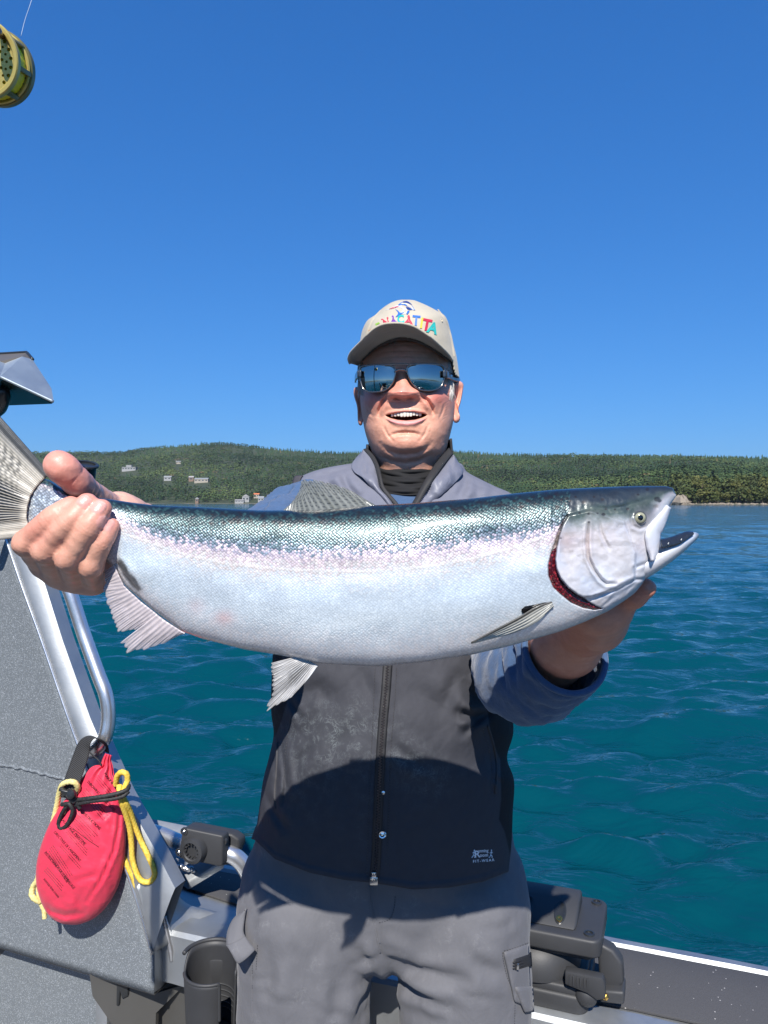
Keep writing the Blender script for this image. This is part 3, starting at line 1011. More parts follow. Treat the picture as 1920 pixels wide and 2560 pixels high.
# gusset where the extrusion flares into the gunwale, and the box end below it
gus_px = [[(341, 2217), (365, 2190), (400, 2165), (432, 2225)],
          [(360, 2280), (395, 2255), (430, 2245), (468, 2262)],
          [(375, 2330), (415, 2310), (455, 2290), (530, 2278)],
          [(386, 2378), (420, 2360), (470, 2322), (600, 2297)]]
gd = [[1.60, 1.62, 1.64, 1.66], [1.60, 1.625, 1.65, 1.69], [1.598, 1.62, 1.66, 1.70], [1.596, 1.615, 1.65, 1.70]]
gus = np.array([[P(a[0], a[1], d) for a, d in zip(r, dd)] for r, dd in zip(gus_px, gd)])
gu2 = np.array([resample(gus[i], 14) for i in range(4)]); gu3 = np.array([resample(gu2[:, j], 14) for j in range(14)])
sheet('gusset_plate', gu3, .004, ALU, boat)
be = [P(386, 2376, 1.596), P(386, 2483, 1.596), P(428, 2452, 1.66), P(424, 2330, 1.66)]
prism('box_end', be, GN * .02 + GU * -.015, ALU, boat, .002)
# raised plate outboard of the corner, with a weld along its foot
op = [P(343, 2048, 1.87), P(362, 2043, 1.90), P(560, 2080, 1.80), P(560, 2150, 1.72), P(470, 2205, 1.715), P(420, 2160, 1.76)]
prism('corner_plate', op, (0, 0, -.02), ALU, boat, .004)
wx = np.linspace(392, 486, 24); wy = 2158 + (wx - 392) * .18
mbw = []
tube('plate_weld', [P(a, b, 1.72) + np.array([0, 0, .003 * math.sin(i * 2.2)]) for i, (a, b) in enumerate(zip(wx, wy))],
     [.004 + .0025 * (i % 2) for i in range(24)], ALU_TUBE, boat, 8, 72)
cx_ = [Z5(a, b) for a, b in ((1062, 1270), (1075, 1330), (1090, 1400), (1108, 1480), (1112, 1560))]
tube('corner_weld', [P(a, b, 1.62) for a, b in cx_], [.006, .0075, .006, .0075, .004], ALU_TUBE, boat, 8, 60)
# fastener on the inner face
fc = PZ(Z5, 1290, 1438, 1.605)
lathe('rivet_plate', [(.0005, .004), (.004, .0045), (.011, .0035), (.0118, 0)], fc, -GN, ALU_TUBE, boat, 20)
lathe('rivet', [(.0005, .0065), (.003, .006), (.0034, .003)], fc, -GN, DARK_PLASTIC, boat, 14)
# bracket hanging in the shade below the panel
prism('hinge_bracket', [PZ(Z5, *q, 1.66) for q in ((755, 1680), (830, 1710), (828, 1790), (790, 1810), (775, 1760), (770, 1850), (752, 1855))], GN * .012, DARK_PLASTIC, boat, .002)
# knee brace below the gunwale, shade put into its colour
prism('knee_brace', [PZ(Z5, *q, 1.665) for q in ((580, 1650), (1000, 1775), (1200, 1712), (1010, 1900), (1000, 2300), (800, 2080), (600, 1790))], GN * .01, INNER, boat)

# --- grab rail on the panel --------------------------------------------
rail = [(96, 1372, 1.76), (118, 1392, 1.72), (150, 1428, 1.70), (171, 1470, 1.69), (211, 1590, 1.68), (247, 1690, 1.66), (266, 1742, 1.65), (271, 1800, 1.645), (262, 1845, 1.64), (246, 1867, 1.645), (226, 1880, 1.67)]
tube('grab_rail', [P(*p) for p in rail], .0152, ALU_TUBE, boat, 16, 90)
lathe('rail_foot', [(.022, 0), (.022, .006), (.018, .010)], P(100, 1376, 1.77), (P(118, 1392, 1.72) - P(100, 1376, 1.77)), ALU_TUBE, boat, 20)
# --- tube rail over the gunwale corner ----------------------------------
r2 = [(300, 2058, 1.80), (345, 2071, 1.78), (400, 2087, 1.755), (447, 2106, 1.735), (520, 2125, 1.71), (575, 2135, 1.70), (600, 2152, 1.70), (618, 2178, 1.70), (632, 2215, 1.70)]
tube('corner_rail', [P(*p) for p in r2], .0185, ALU_TUBE, boat, 18, 80)

# --- corner of the hard top roof --------------------------------------
A_ = PZ(Z3, 0, 140, 1.62); 
def R3(x, y, d): return PZ(Z3, x, y, d)
L = -420
roof_v = [R3(L, 150, 1.70), R3(0, 138, 1.66), R3(205, 126, 1.62), R3(250, 180, 1.585), R3(395, 402, 1.53), R3(413, 505, 1.50), R3(398, 521, 1.50), R3(300, 523, 1.56),   # 0..7 outline
          R3(L, 545, 1.70), R3(0, 536, 1.66), R3(0, 312, 1.47), R3(L, 135, 1.40),    # 8..11
          R3(40, 208, 1.55), R3(170, 157, 1.57), R3(L, 212, 1.52), R3(0, 196, 1.545)]   # 12..15
faces_l = [(11, 14, 15, 10), (10, 15, 12), (10, 12, 13, 4), (10, 4, 5), (13, 3, 4)]
faces_r = [(14, 0, 1, 15), (15, 1, 13, 12), (1, 2, 13), (2, 3, 13)]
faces_u = [(11, 10, 9, 8), (10, 5, 6, 9), (9, 6, 7)]
faces_b = [(0, 8, 9, 1), (1, 9, 7, 2), (2, 7, 6, 3), (3, 6, 5, 4)]
roof_alu = alu_mat('cloudy aluminium roof sheet', (0.56, 0.62, 0.64), .46, 40)
brown_in = plain('brown roof recess', (0.16, 0.14, 0.115), .5, .4, scale=12)  # brown for the recess faces of the hard top
fl = faces_l + faces_r + faces_u + faces_b
mi = [0] * len(faces_l) + [1] * len(faces_r) + [2] * len(faces_u) + [0] * len(faces_b)
rf = mk('hard_top', np.array(roof_v), fl, None, boat, False, mats=[roof_alu, brown_in, DKGREEN], mat_idx=mi)
tube('hard_top_rim', [R3(L, 150, 1.70), R3(0, 138, 1.658), R3(205, 126, 1.618), R3(250, 180, 1.583)], .0035, DARK_PLASTIC, boat, 8, 40, False)
tube('hard_top_drip_edge', [R3(L, 135, 1.397), R3(0, 312, 1.467), R3(413, 505, 1.498)], .003, roof_alu, boat, 8, 40, False)
tube('roof_strut', [R3(20, 400, 1.52), R3(30, 470, 1.53), R3(10, 545, 1.56), R3(-60, 640, 1.60), R3(-150, 1500, 1.70)], .012, DARK_PLASTIC, boat, 10, 40)

# ================================================================== ROD HOLDER TUBE behind the hand
def build_tube_holder():
    c = P(214, 1160, 1.72); ax = Vector((0.20, -.28, 1.0)).normalized()
    r = thing('rod_holder_tube', 'black open tube rod holder rising behind the thumb', 'rod holder', tuple(P(160, 1425, 1.74)))
    lathe('tube_body', [(.019, -.26), (.021, -.24), (.0235, -.02), (.0235, -.003)], c, ax, DARK_PLASTIC, r, 24)
    lathe('rim', [(.0215, -.05), (.0215, .0005), (.0265, .0012), (.0285, -.001), (.0285, -.004), (.0236, -.006)], c, ax, DARK_PLASTIC, r, 32)
    box('mount', P(140, 1390, 1.74), (.04, 0, 0), (0, .03, 0), (0, 0, .06), DARK_PLASTIC, r, .004)
build_tube_holder()

# ================================================================== CLAMP ROD HOLDER MOUNT on the corner rail
def build_clamp():
    d0 = 1.675
    r = thing('rod_holder_clamp', 'black plastic clamp with a toothed socket bolted round the corner rail', 'rod holder mount', tuple(P(510, 2130, d0)))
    c = [(1158, 880), (1180, 712), (1200, 702), (1440, 752), (1445, 770), (1440, 940), (1425, 952), (1165, 898)]
    f = np.array([PZ(Z5, a, b, d0 + (a - 1160) * -.00004) for a, b in c])
    prism('front_shell', f, GN * .026, BLACK_PLASTIC, r, .004, 3)
    off = GN * .028 + np.array([.0, 0, .0])
    f2 = np.array([PZ(Z5, a, b, d0 + .028) for a, b in ((1180, 712), (1210, 690), (1260, 695), (1500, 742), (1548, 775), (1552, 820), (1500, 935), (1440, 948), (1175, 890))])
    prism('back_shell', f2, GN * .03, BLACK_PLASTIC, r, .005, 3)
    cc = PZ(Z5, 1262, 838, d0 - .001)
    sb = lathe('socket', [(.030, -.006), (.0285, .008), (.0265, .014), (.0195, .0155), (.0175, .013), (.0172, .001)], cc, -GN, BLACK_PLASTIC, r, 36)
    tm = MB()
    ux = GU; uz = UP
    for i in range(12):
        a = 2 * PI * i / 12
        e = ux * math.cos(a) + uz * math.sin(a); tt = -ux * math.sin(a) + uz * math.cos(a)
        tm.add(box_v(cc - GN * .0005 + e * .0135 - tt * .0016, e * .0045, tt * .0032, -GN * .0125), BOXF)
    tm.build('socket_teeth', BLACK_PLASTIC, sb)
    lathe('socket_floor', [(.0005, .0018), (.0176, .0015)], cc, -GN, DARK_PLASTIC, sb, 24)
    for a, b in ((1193, 723), (1160, 857), (1447, 785), (1415, 917)):
        q = PZ(Z5, a, b, d0 - .0005)
        s = lathe('screw_recess', [(.0085, -.004), (.0085, .0012), (.0060, .0014), (.0058, -.001)], q, -GN, BLACK_PLASTIC, r, 20)
        lathe('screw', [(.0048, -.001), (.0048, .002), (.0035, .0032), (.0012, .003), (.0004, .0016)], q, -GN, STEEL, s, 18)
build_clamp()

# ================================================================== CUP HOLDER
def build_cup():
    base = B(-0.50, -0.085, ZG - .225)
    cpx = PZ(Z5, 1368, 1650, 1.46)
    c = np.array([cpx[0], cpx[1], ZG - 0.115])
    r = thing('cup_holder', 'black plastic cup holder fixed to the inner side of the gunwale', 'cup holder', tuple(c))
    R, H, th = .049, .138, .0035
    front = math.atan2(-1, -.15)
    # shell: open notch facing right-front, tall back, lower front lip
    n = 72; zz = np.linspace(0, 1, 16)
    ang0 = -.62; gap = .85
    G = []
    for i in range(n):
        q = i / (n - 1)
        a = ang0 + gap / 2 + q * (2 * PI - gap)
        back = .5 + .5 * math.cos(a - PI / 2)         # 1 at the far side
        top = H * (.92 + .20 * smoothstep(.35, .75, back))
        taper = .90
        G.append([(c[0] + (R * (taper + (1 - taper) * z)) * math.cos(a), c[1] + (R * (taper + (1 - taper) * z)) * math.sin(a), c[2] + z * top) for z in zz])
    sheet('shell', np.array(G), th, BLACK_PLASTIC, r)
    # part of the shell below the notch
    G = []
    for i in range(20):
        a = ang0 - gap / 2 - .02 + (gap + .04) * i / 19
        G.append([(c[0] + R * (.9 + .1 * z * .25) * math.cos(a), c[1] + R * (.9 + .1 * z * .25) * math.sin(a), c[2] + z * H * .2) for z in np.linspace(0, 1, 5)])
    sheet('notch_sill', np.array(G), th, BLACK_PLASTIC, r)
    lathe('floor', [(.001, 0), (R * .9, 0), (R * .9, .004), (.001, .004)], c, (0, 0, 1), BLACK_PLASTIC, r, 36)
    lathe('base_ring', [(R * .78, -.02), (R * .84, -.018), (R * .84, 0), (R * .8, .002)], c, (0, 0, 1), DARK_PLASTIC, r, 36)
    # rim of the front lip and the notch edges
    pts = []
    for i in range(40):
        a = ang0 - gap / 2 - (i / 39) * 1.9
        back = .5 + .5 * math.cos(a - PI / 2)
        top = H * (.92 + .20 * smoothstep(.35, .75, back))
        pts.append((c[0] + R * math.cos(a), c[1] + R * math.sin(a), c[2] + top))
    tube('rim', [np.array(pts[0]) - [0, 0, H * .50], np.array(pts[0]) - [0, 0, .004]] + pts[1:], .0032, BLACK_PLASTIC, r, 8, 90, False)
    rb = [(c[0] + (R + .004) * math.cos(a), c[1] + (R + .004) * math.sin(a), c[2] + H * 1.13) for a in np.linspace(.35, PI - .1, 26)]
    tube('back_hoop', rb, .004, BLACK_PLASTIC, r, 8, 60)
    for k in range(5):
        a0 = ang0 + .35
        z = c[2] + .03 + .011 * k
        tube('rib', [(c[0] + (R * .90) * math.cos(a), c[1] + (R * .90) * math.sin(a), z) for a in np.linspace(.2, 1.5, 10)], .0018, BLACK_PLASTIC, r, 6, 14)
    box('bracket', c + [-.015, R * .9, .06], (.03, 0, 0), (0, .03, 0), (0, 0, .06), BLACK_PLASTIC, r, .003)
build_cup()

# ================================================================== SWIVEL BASE on the side deck
def build_swivel():
    r = thing('swivel_mount', 'black plastic swivelling mount on the side deck beside the leg', 'mount', tuple(B(.02, .07, ZG)))
    def rr(s0, s1, t0, t1, rad, z, n=6):
        pts = []
        for cs, ct, a0 in ((s1 - rad, t1 - rad, 0), (s0 + rad, t1 - rad, PI / 2), (s0 + rad, t0 + rad, PI), (s1 - rad, t0 + rad, 1.5 * PI)):
            for k in range(n): a = a0 + PI / 2 * k / (n - 1); pts.append(B(cs + rad * math.cos(a), ct + rad * math.sin(a), z))
        return np.array(pts)
    z0 = ZG - .002
    prism('base', rr(-.10, .100, -.012, .150, .022, z0), (0, 0, .034), BLACK_PLASTIC, r, .006, 3)
    prism('base_step', rr(-.096, .094, -.008, .146, .02, z0 + .030), (0, 0, .018), BLACK_PLASTIC, r, .005, 3)
    cc = B(.0, .065, z0 + .046)
    lathe('turntable', [(.080, 0), (.081, .012), (.074, .036), (.060, .052), (.05, .056)], cc, (0, 0, 1), BLACK_PLASTIC, r, 48)
    zt = z0 + .105
    sl = prism('top_plate', rr(-.092, .122, -.010, .146, .018, zt), (0, 0, .032), BLACK_PLASTIC, r, .005, 3)
    zt2 = zt + .032
    prism('plate_skirt', rr(-.080, .110, .004, .134, .016, zt - .012), (0, 0, .014), BLACK_PLASTIC, r, .003)
    for s, t in ((.103, .128), (.100, .012), (.035, .131), (-.02, .131), (-.07, .125)):
        h = lathe('bolt_hole', [(.0098, .0004), (.0092, .0024), (.0066, .0026), (.0064, .0006), (.0005, .0005)], B(s, t, zt2), (0, 0, 1), DARK_PLASTIC, r, 22)
    # raised wedge with two oval sockets
    w0, w1, ta, tb = -.050, .078, .010, .118
    hb = .030
    poly = [B(w0, ta, zt2), B(w0, tb, zt2), B(w0, tb - .008, zt2 + hb), B(w0, ta + .055, zt2 + hb)]
    wd = prism('wedge_block', poly, GU * (w1 - w0), BLACK_PLASTIC, r, .006, 3)
    nrm = np.cross(GU, (B(0, ta + .055, hb) - B(0, ta, 0))); nrm /= np.linalg.norm(nrm)
    if nrm.dot(-GN) < 0: nrm = -nrm
    upv = (B(0, ta + .055, hb) - B(0, ta, 0)); upv /= np.linalg.norm(upv)
    for i, s in enumerate((-.012, .046)):
        q = B(s, ta + .0285, zt2 + hb * .52)
        V = []
        n = 26
        for rad, h in ((1.0, .0005), (.9, .0016), (.78, .0012), (.74, .0007)):
            for k in range(n):
                a = 2 * PI * k / n
                V.append(q + nrm * h + GU * (.0110 * rad * math.cos(a)) + upv * (.024 * rad * math.sin(a)))
        F = [tuple(f) for f in grid_faces(4, n, cv=True)] + [tuple(3 * n + np.arange(n))]
        sk = fix_normals(mk('oval_socket', np.array(V), F, DARK_PLASTIC, r))
        if i == 1: lathe('brass_insert', [(.006, 0), (.006, .0016), (.003, .002), (.0004, .0012)], q + nrm * .0014 - upv * .014, nrm, BRASS, sk, 18)
    # side lever, knob and wing nut
    lev = [B(.062, -.022, z0 + .082), B(.126, -.022, z0 + .082), B(.130, -.018, z0 + .070), B(.130, -.018, z0 + .045), B(.116, -.02, z0 + .040), B(.100, -.024, z0 + .052), B(.062, -.022, z0 + .058)]
    lv = prism('lever', lev, GN * .02, BLACK_PLASTIC, r, .003)
    for k in range(6): box('grip_rib', B(.070 + .006 * k, -.0255, z0 + .060), GU * .0022, GN * .004, UP * .018, BLACK_PLASTIC, lv, .0006)
    lathe('knob', [(.018, 0), (.018, .008), (.013, .014), (.004, .017), (.0005, .0172)], B(.098, -.004, z0 + .038), -GN, BLACK_PLASTIC, r, 26)
    wn_ = [B(.112, .03, z0 + .115), B(.140, .03, z0 + .105), B(.156, .03, z0 + .085), B(.158, .03, z0 + .052), B(.146, .03, z0 + .030), B(.120, .03, z0 + .026), B(.115, .03, z0 + .06)]
    wg = prism('wing_handle', wn_, GN * .03, BLACK_PLASTIC, r, .006, 3)
    prism('wing_foot', [B(.116, .012, z0 + .040), B(.160, .012, z0 + .046), B(.160, .012, z0 + .022), B(.118, .012, z0 + .018)], GN * .05, BLACK_PLASTIC, r, .005, 3)
    lathe('brass_nut', [(.006, 0), (.006, .004), (.003, .006), (.0004, .0055)], B(.128, .011, z0 + .033), -GN, BRASS, r, 6)
build_swivel()
# ================================================================== PERSON
class Loft:
    """Solid of horizontal sections: each row gives the sight-line limits on both sides plus how far it swells to front and back."""
    def __init__(s, rows, dc, e=0.85, Z=None, disp=None):
        r = np.array(rows, float)
        if Z is not None:
            L, y = Z(r[:, 1], r[:, 0]); R, _ = Z(r[:, 2], r[:, 0])
            r[:, 0] = y; r[:, 1] = L; r[:, 2] = R
        s.r = r; s.dc = dc; s.e = e; s.disp = disp
        s.fine = np.linspace(r[0, 0], r[-1, 0], 600)
        k = catmull(r, 3000)
        o = np.argsort(k[:, 0])
        s.tab = np.stack([np.interp(s.fine, k[o, 0], k[o, j]) for j in range(5)], 1)
    def row(s, py):
        return [np.interp(py, s.fine, s.tab[:, j]) for j in range(1, 5)]
    def depth(s, px, py, with_disp=True):
        L, R, f, b = s.row(py)
        c, hw = (L + R) / 2, (R - L) / 2
        q = np.clip(np.abs((px - c) / hw), 0, 1) ** (1 / s.e)
        co = np.sqrt(1 - q * q)
        d = s.dc - f * co ** s.e
        if with_disp and s.disp is not None: d = d - s.disp(px, py) * smoothstep(0.0, 0.35, co)
        return d
    def grid(s, pys, nphi=160, frontshare=0.68, end=None):
        nf = int(nphi * frontshare); nb = nphi - nf
        ph = np.concatenate([np.linspace(-PI / 2, PI / 2, nf, endpoint=False), np.linspace(PI / 2, 1.5 * PI, nb, endpoint=False)])
        py, phi = np.meshgrid(np.asarray(pys, float), ph, indexing='ij')
        L, R, f, b = s.row(py)
        c, hw = (L + R) / 2, (R - L) / 2
        si, co = np.sin(phi), np.cos(phi)
        px = c + hw * np.sign(si) * np.abs(si) ** s.e
        if end is not None:
            y0, fun = end
            t = np.clip((py - y0) / (pys[-1] - y0), 0, 1)
            py = np.where(py > y0, y0 + t * (fun(px) - y0), py)
        front = co >= 0
        dd = s.dc - np.where(front, f, b) * np.sign(co) * np.abs(co) ** s.e
        if s.disp is not None:
            dd = dd - s.disp(px, py) * smoothstep(0.0, 0.35, co)
        V = P(px, py, np.where(front, dd, s.dc))
        V[..., 1] = np.where(front, V[..., 1], dd)
        return V, px, py, co

def seg_dist(px, py, pts):
    """Distance to a polyline and position along it (0..1)."""
    pts = np.asarray(pts, float); best = np.full(np.shape(px), 1e9); pos = np.zeros(np.shape(px))
    n = len(pts) - 1
    for i in range(n):
        a, b = pts[i], pts[i + 1]; ba = b - a; L = ba.dot(ba)
        t = np.clip(((px - a[0]) * ba[0] + (py - a[1]) * ba[1]) / L, 0, 1)
        d = np.hypot(px - a[0] - t * ba[0], py - a[1] - t * ba[1])
        m = d < best; best = np.where(m, d, best); pos = np.where(m, (i + t) / n, pos)
    return best, pos

def gauss(px, py, cx, cy, sx, sy, rot=0.0):
    dx, dy = px - cx, py - cy
    c, s_ = math.cos(rot), math.sin(rot)
    return np.exp(-0.5 * (((dx * c + dy * s_) / sx)**2 + ((-dx * s_ + dy * c) / sy)**2))

def groove(px, py, pts, sig, amp, lip=0.5):
    d, t = seg_dist(px, py, pts)
    w = np.sin(np.clip(t, 0.02, 0.98) * PI) ** 0.5
    return w * amp * (np.exp(-0.5 * (d / sig)**2) - lip * np.exp(-0.5 * ((d - 2.2 * sig) / (1.3 * sig))**2))

# ------------------------------------------------------------------ materials
def skin_material():
    t = NT('sunlit skin')
    a = t.attr('col'); w = t.attr('wet')
    v = t.coord('Object')
    n1 = t.noise(v, 85, 6, 0.7); n2 = t.noise(v, 420, 3); vo = t.voro(v, 520)
    mot = t.mix(n1.outputs[0], (0.78, 0.64, 0.60), (1.18, 1.28, 1.30))
    t.to('Base Color', t.mix(1.0, a.outputs['Color'], mot, 'MULTIPLY'))
    t.to('Roughness', t.math('MULTIPLY_ADD', w.outputs['Fac'], -0.16, 0.54))
    t.to('Coat Weight', t.math('MULTIPLY', w.outputs['Fac'], 0.35)); t.set(Coat_Roughness=0.08)
    t.set(Subsurface_Weight=0.06, Subsurface_Scale=0.004, Subsurface_Radius=(1.0, 0.35, 0.2))
    t.b.inputs['Specular IOR Level'].default_value = 0.42
    n = t.bump(vo.outputs['Distance'], 0.12, 0.0006); n = t.bump(n1.outputs[0], 0.25, 0.0025, n); n = t.bump(n2.outputs[0], 0.15, 0.0006, n)
    t.to('Normal', n)
    return t.m
SKIN = skin_material()

def fabric(name, col, rough=0.8, weave=900.0, vary=0.12, bump=0.25, sheen=0.0, attr=None, mott=40.0):
    t = NT(name); v = t.coord('Object')
    n1 = t.noise(v, mott, 5); n2 = t.noise(v, weave, 2)
    c = t.mix(n1.outputs[0], [q * (1 - vary) for q in col], [q * (1 + vary) for q in col])
    c = t.mix(n2.outputs[0], c, t.mix(1.0, c, (1.35, 1.35, 1.35), 'MULTIPLY'))
    if attr: c = t.mix(1.0, c, t.attr(attr).outputs['Color'], 'MULTIPLY')
    t.to('Base Color', c); t.set(Roughness=rough, Sheen_Weight=sheen)
    n = t.bump(n1.outputs[0], bump * .6, 0.004); n = t.bump(n2.outputs[0], bump, 0.0006, n)
    t.to('Normal', n)
    return t.m

person = thing('person', 'smiling person in a beige cap, mirrored sunglasses and dark vest holding up a large salmon', 'person', (0, 1.33, ZDK))

# ------------------------------------------------------------------ head
S = 1 / 3.95
MU = [(535, 1334), (568, 1334), (640, 1320), (700, 1311), (770, 1306), (850, 1306), (930, 1318), (978, 1331), (1005, 1331)]
ML = [(535, 1337), (568, 1340), (620, 1364), (690, 1383), (775, 1389), (860, 1381), (925, 1361), (978, 1336), (1005, 1336)]
def yu(zx): return np.interp(zx, *zip(*MU))
def yl(zx): return np.interp(zx, *zip(*ML))
def lens_mask(zx, zy, soft=7.0):
    m = smoothstep(-soft * .6, soft, zy - yu(zx)) * smoothstep(-soft * .6, soft, yl(zx) - zy)
    return m * smoothstep(563, 592, zx) * smoothstep(982, 952, zx)

def face_disp(px, py):
    x, y = (px - 820) * 3.95, (py - 700) * 3.95
    h = np.zeros(np.shape(x))
    # nose
    prof = np.interp(y, [830, 870, 930, 1000, 1060, 1105, 1140, 1165, 1182, 1205], [.0, .004, .011, .018, .0245, .0275, .0245, .0165, .006, 0])
    sg = np.interp(y, [850, 950, 1040, 1110, 1180], [44, 54, 78, 100, 100])
    cxn = np.interp(y, [850, 1100], [733, 742])
    h = h + prof * np.exp(-0.5 * (np.abs(x - cxn) / sg)**2.4)
    h = h + .0120 * gauss(x, y, 622, 1112, 44, 42) + .0120 * gauss(x, y, 872, 1106, 44, 42)
    h = h - .010 * gauss(x, y, 672, 1170, 30, 11, .15) - .010 * gauss(x, y, 815, 1166, 30, 11, -.15)
    # cheeks, lips area, chin
    h = h + .0155 * gauss(x, y, 440, 1170, 95, 85) + .0155 * gauss(x, y, 1065, 1155, 95, 85)
    h = h + .006 * gauss(x, y, 765, 1250, 150, 60)
    h = h + .0105 * gauss(x, y, 765, 1620, 140, 68) + .004 * gauss(x, y, 765, 1440, 160, 45)
    h = h + .006 * gauss(x, y, 480, 1500, 90, 110) + .006 * gauss(x, y, 1090, 1480, 90, 110)
    # folds of the smile
    h = h - groove(x, y, [(590, 1130), (540, 1205), (508, 1285), (498, 1345)], 14, .0050, .5)
    h = h - groove(x, y, [(905, 1122), (985, 1195), (1028, 1270), (1036, 1330)], 14, .0050, .5)
    h = h - groove(x, y, [(372, 1225), (395, 1290), (440, 1350)], 9, .0016, .4) - groove(x, y, [(1150, 1230), (1130, 1300), (1100, 1370)], 9, .0016, .4)
    h = h - groove(x, y, [(545, 1440), (590, 1530), (650, 1600)], 10, .0012, .5) - groove(x, y, [(990, 1430), (955, 1520), (905, 1590)], 10, .0012, .5)
    h = h - groove(x, y, [(620, 1535), (690, 1512), (765, 1506), (850, 1512), (915, 1535)], 13, .0030, .4)
    h = h - groove(x, y, [(520, 1620), (600, 1680), (690, 1712), (770, 1718), (870, 1706), (960, 1670), (1020, 1610)], 18, .0036, .45)
    h = h - groove(x, y, [(520, 1735), (640, 1790), (770, 1805), (900, 1785), (1010, 1725)], 15, .0022, .5)
    # crow's feet and cheek creases beside the lenses
    for a in ((1130, 1090, 1215, 1120), (1140, 1120, 1210, 1165), (330, 1110, 380, 1140)):
        h = h - groove(x, y, [(a[0], a[1]), (a[2], a[3])], 6, .0012, .3)
    for yy in (640, 700, 755):
        h = h - groove(x, y, [(480, yy + 20), (620, yy), (780, yy - 4), (960, yy + 6), (1060, yy + 24)], 7, .0006, .4)
    # eyes and brow
    h = h - .011 * gauss(x, y, 490, 950, 92, 52) - .011 * gauss(x, y, 960, 950, 92, 52)
    h = h + .007 * gauss(x, y, 490, 958, 46, 30) + .007 * gauss(x, y, 960, 958, 46, 30)
    h = h - .0022 * gauss(x, y, 490, 962, 44, 4) - .0022 * gauss(x, y, 960, 962, 44, 4)
    h = h + .006 * gauss(x, y, 480, 855, 130, 26) + .006 * gauss(x, y, 965, 855, 130, 26)
    # lips and the open mouth
    cxm = smoothstep(560, 620, x) * smoothstep(985, 925, x)
    h = h + .0030 * cxm * np.exp(-0.5 * ((y - (yu(x) - 16)) / 12)**2)
    lw = 26 * np.clip(1 - ((x - 770) / 215)**2, 0.05, 1)
    h = h + .0052 * cxm * np.exp(-0.5 * ((y - (yl(x) + 26)) / (lw * .8 + 4))**2)
    h = h - .020 * lens_mask(x, y, 8)
    h = h + .0010 * fbm(np.stack([x / 110, y / 110, x * 0], -1), 4, 4)
    for k in range(7):
        yy = 1190 + 26 * k
        h = h - groove(x, y, [(340 + 3 * k, yy), (385 + 5 * k, yy + 26), (420 + 4 * k, yy + 60)], 5, .0005, .3) - groove(x, y, [(1205 - 2 * k, yy), (1165 - 4 * k, yy + 26), (1130 - 4 * k, yy + 60)], 5, .0005, .3)
    return h

head_rows = [(262, 700, 850, .020, .03), (300, 615, 940, .040, .055), (360, 525, 1030, .060, .075), (450, 440, 1110, .074, .09), (600, 368, 1195, .083, .10),
             (800, 326, 1232, .087, .105), (950, 312, 1246, .086, .105), (1100, 314, 1252, .085, .10), (1250, 322, 1252, .087, .095),
             (1400, 346, 1236, .089, .085), (1500, 366, 1214, .089, .075), (1600, 396, 1188, .086, .066), (1680, 424, 1168, .080, .062),
             (1760, 450, 1135, .070, .06), (1850, 482, 1108, .060, .06), (1960, 490, 1100, .055, .06), (2080, 470, 1120, .058, .065), (2200, 420, 1170, .07, .07)]
HEAD = Loft(head_rows, 1.34, 0.86, Z1, face_disp)
def HD(zx, zy):
    a, b = Z1(zx, zy); return HEAD.depth(a, b)

BV, BF, BC, BW = [], [], [], []
def body_add(V, F, C, W=0.0):
    n = sum(len(v) for v in BV)
    V = V.reshape(-1, 3); BV.append(V); BF.append(np.asarray(F) + n)
    C = np.asarray(C, float)
    BC.append(np.tile(C, (len(V), 1)) if C.ndim == 1 else C.reshape(-1, 3))
    BW.append(np.full(len(V), W) if np.isscalar(W) else np.asarray(W).ravel())

SK = np.array([0.72, 0.365, 0.25]); SK_RED = np.array([0.72, 0.235, 0.180]); SK_PALE = np.array([0.78, 0.46, 0.35])
ys = np.concatenate([np.linspace(262, 820, 60, endpoint=False), np.linspace(820, 1760, 190, endpoint=False), np.linspace(1760, 2200, 36)])
V, px, py, co = HEAD.grid(Z1(0, ys)[1], 300, .74)
x, y = (px - 820) * 3.95, (py - 700) * 3.95
col = np.tile(SK, (*x.shape, 1))
def lay(c, w): 
    global col
    col = col * (1 - w[..., None]) + np.asarray(c) * w[..., None]
fr = smoothstep(0, .3, co)
lay(SK_RED, .95 * fr * np.clip(gauss(x, y, 430, 1170, 110, 75) + gauss(x, y, 1080, 1150, 120, 75) + gauss(x, y, 742, 1090, 95, 70), 0, 1))
lay((0.74, .33, .24), .4 * fr * gauss(x, y, 765, 1620, 140, 60))
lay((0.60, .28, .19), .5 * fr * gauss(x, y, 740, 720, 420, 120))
lay(SK_PALE, .5 * fr * gauss(x, y, 770, 1820, 300, 60))
cxm = smoothstep(560, 620, x) * smoothstep(985, 925, x) * fr
lay((0.60, .22, .18), .65 * cxm * np.exp(-0.5 * ((y - (yu(x) - 12)) / 10)**2))
lw = 26 * np.clip(1 - ((x - 770) / 215)**2, 0.05, 1)
lay((0.74, .28, .27), .9 * cxm * np.exp(-0.5 * ((y - (yl(x) + 25)) / (lw * .75 + 3))**4))
lay((0.10, .018, .014), fr * lens_mask(x, y, 5))
# stubble-grey side of the hair line above the ears
lay((0.36, .30, .27), (1 - fr) * smoothstep(1050, 900, y))
nz = fbm(np.stack([x / 90, y / 90, x * 0], -1), 3, 12)
col = col * (1 + .07 * nz[..., None])
body_add(V, grid_faces(*x.shape, cv=True)[:, ::-1], col, 0.16 + 0 * x)

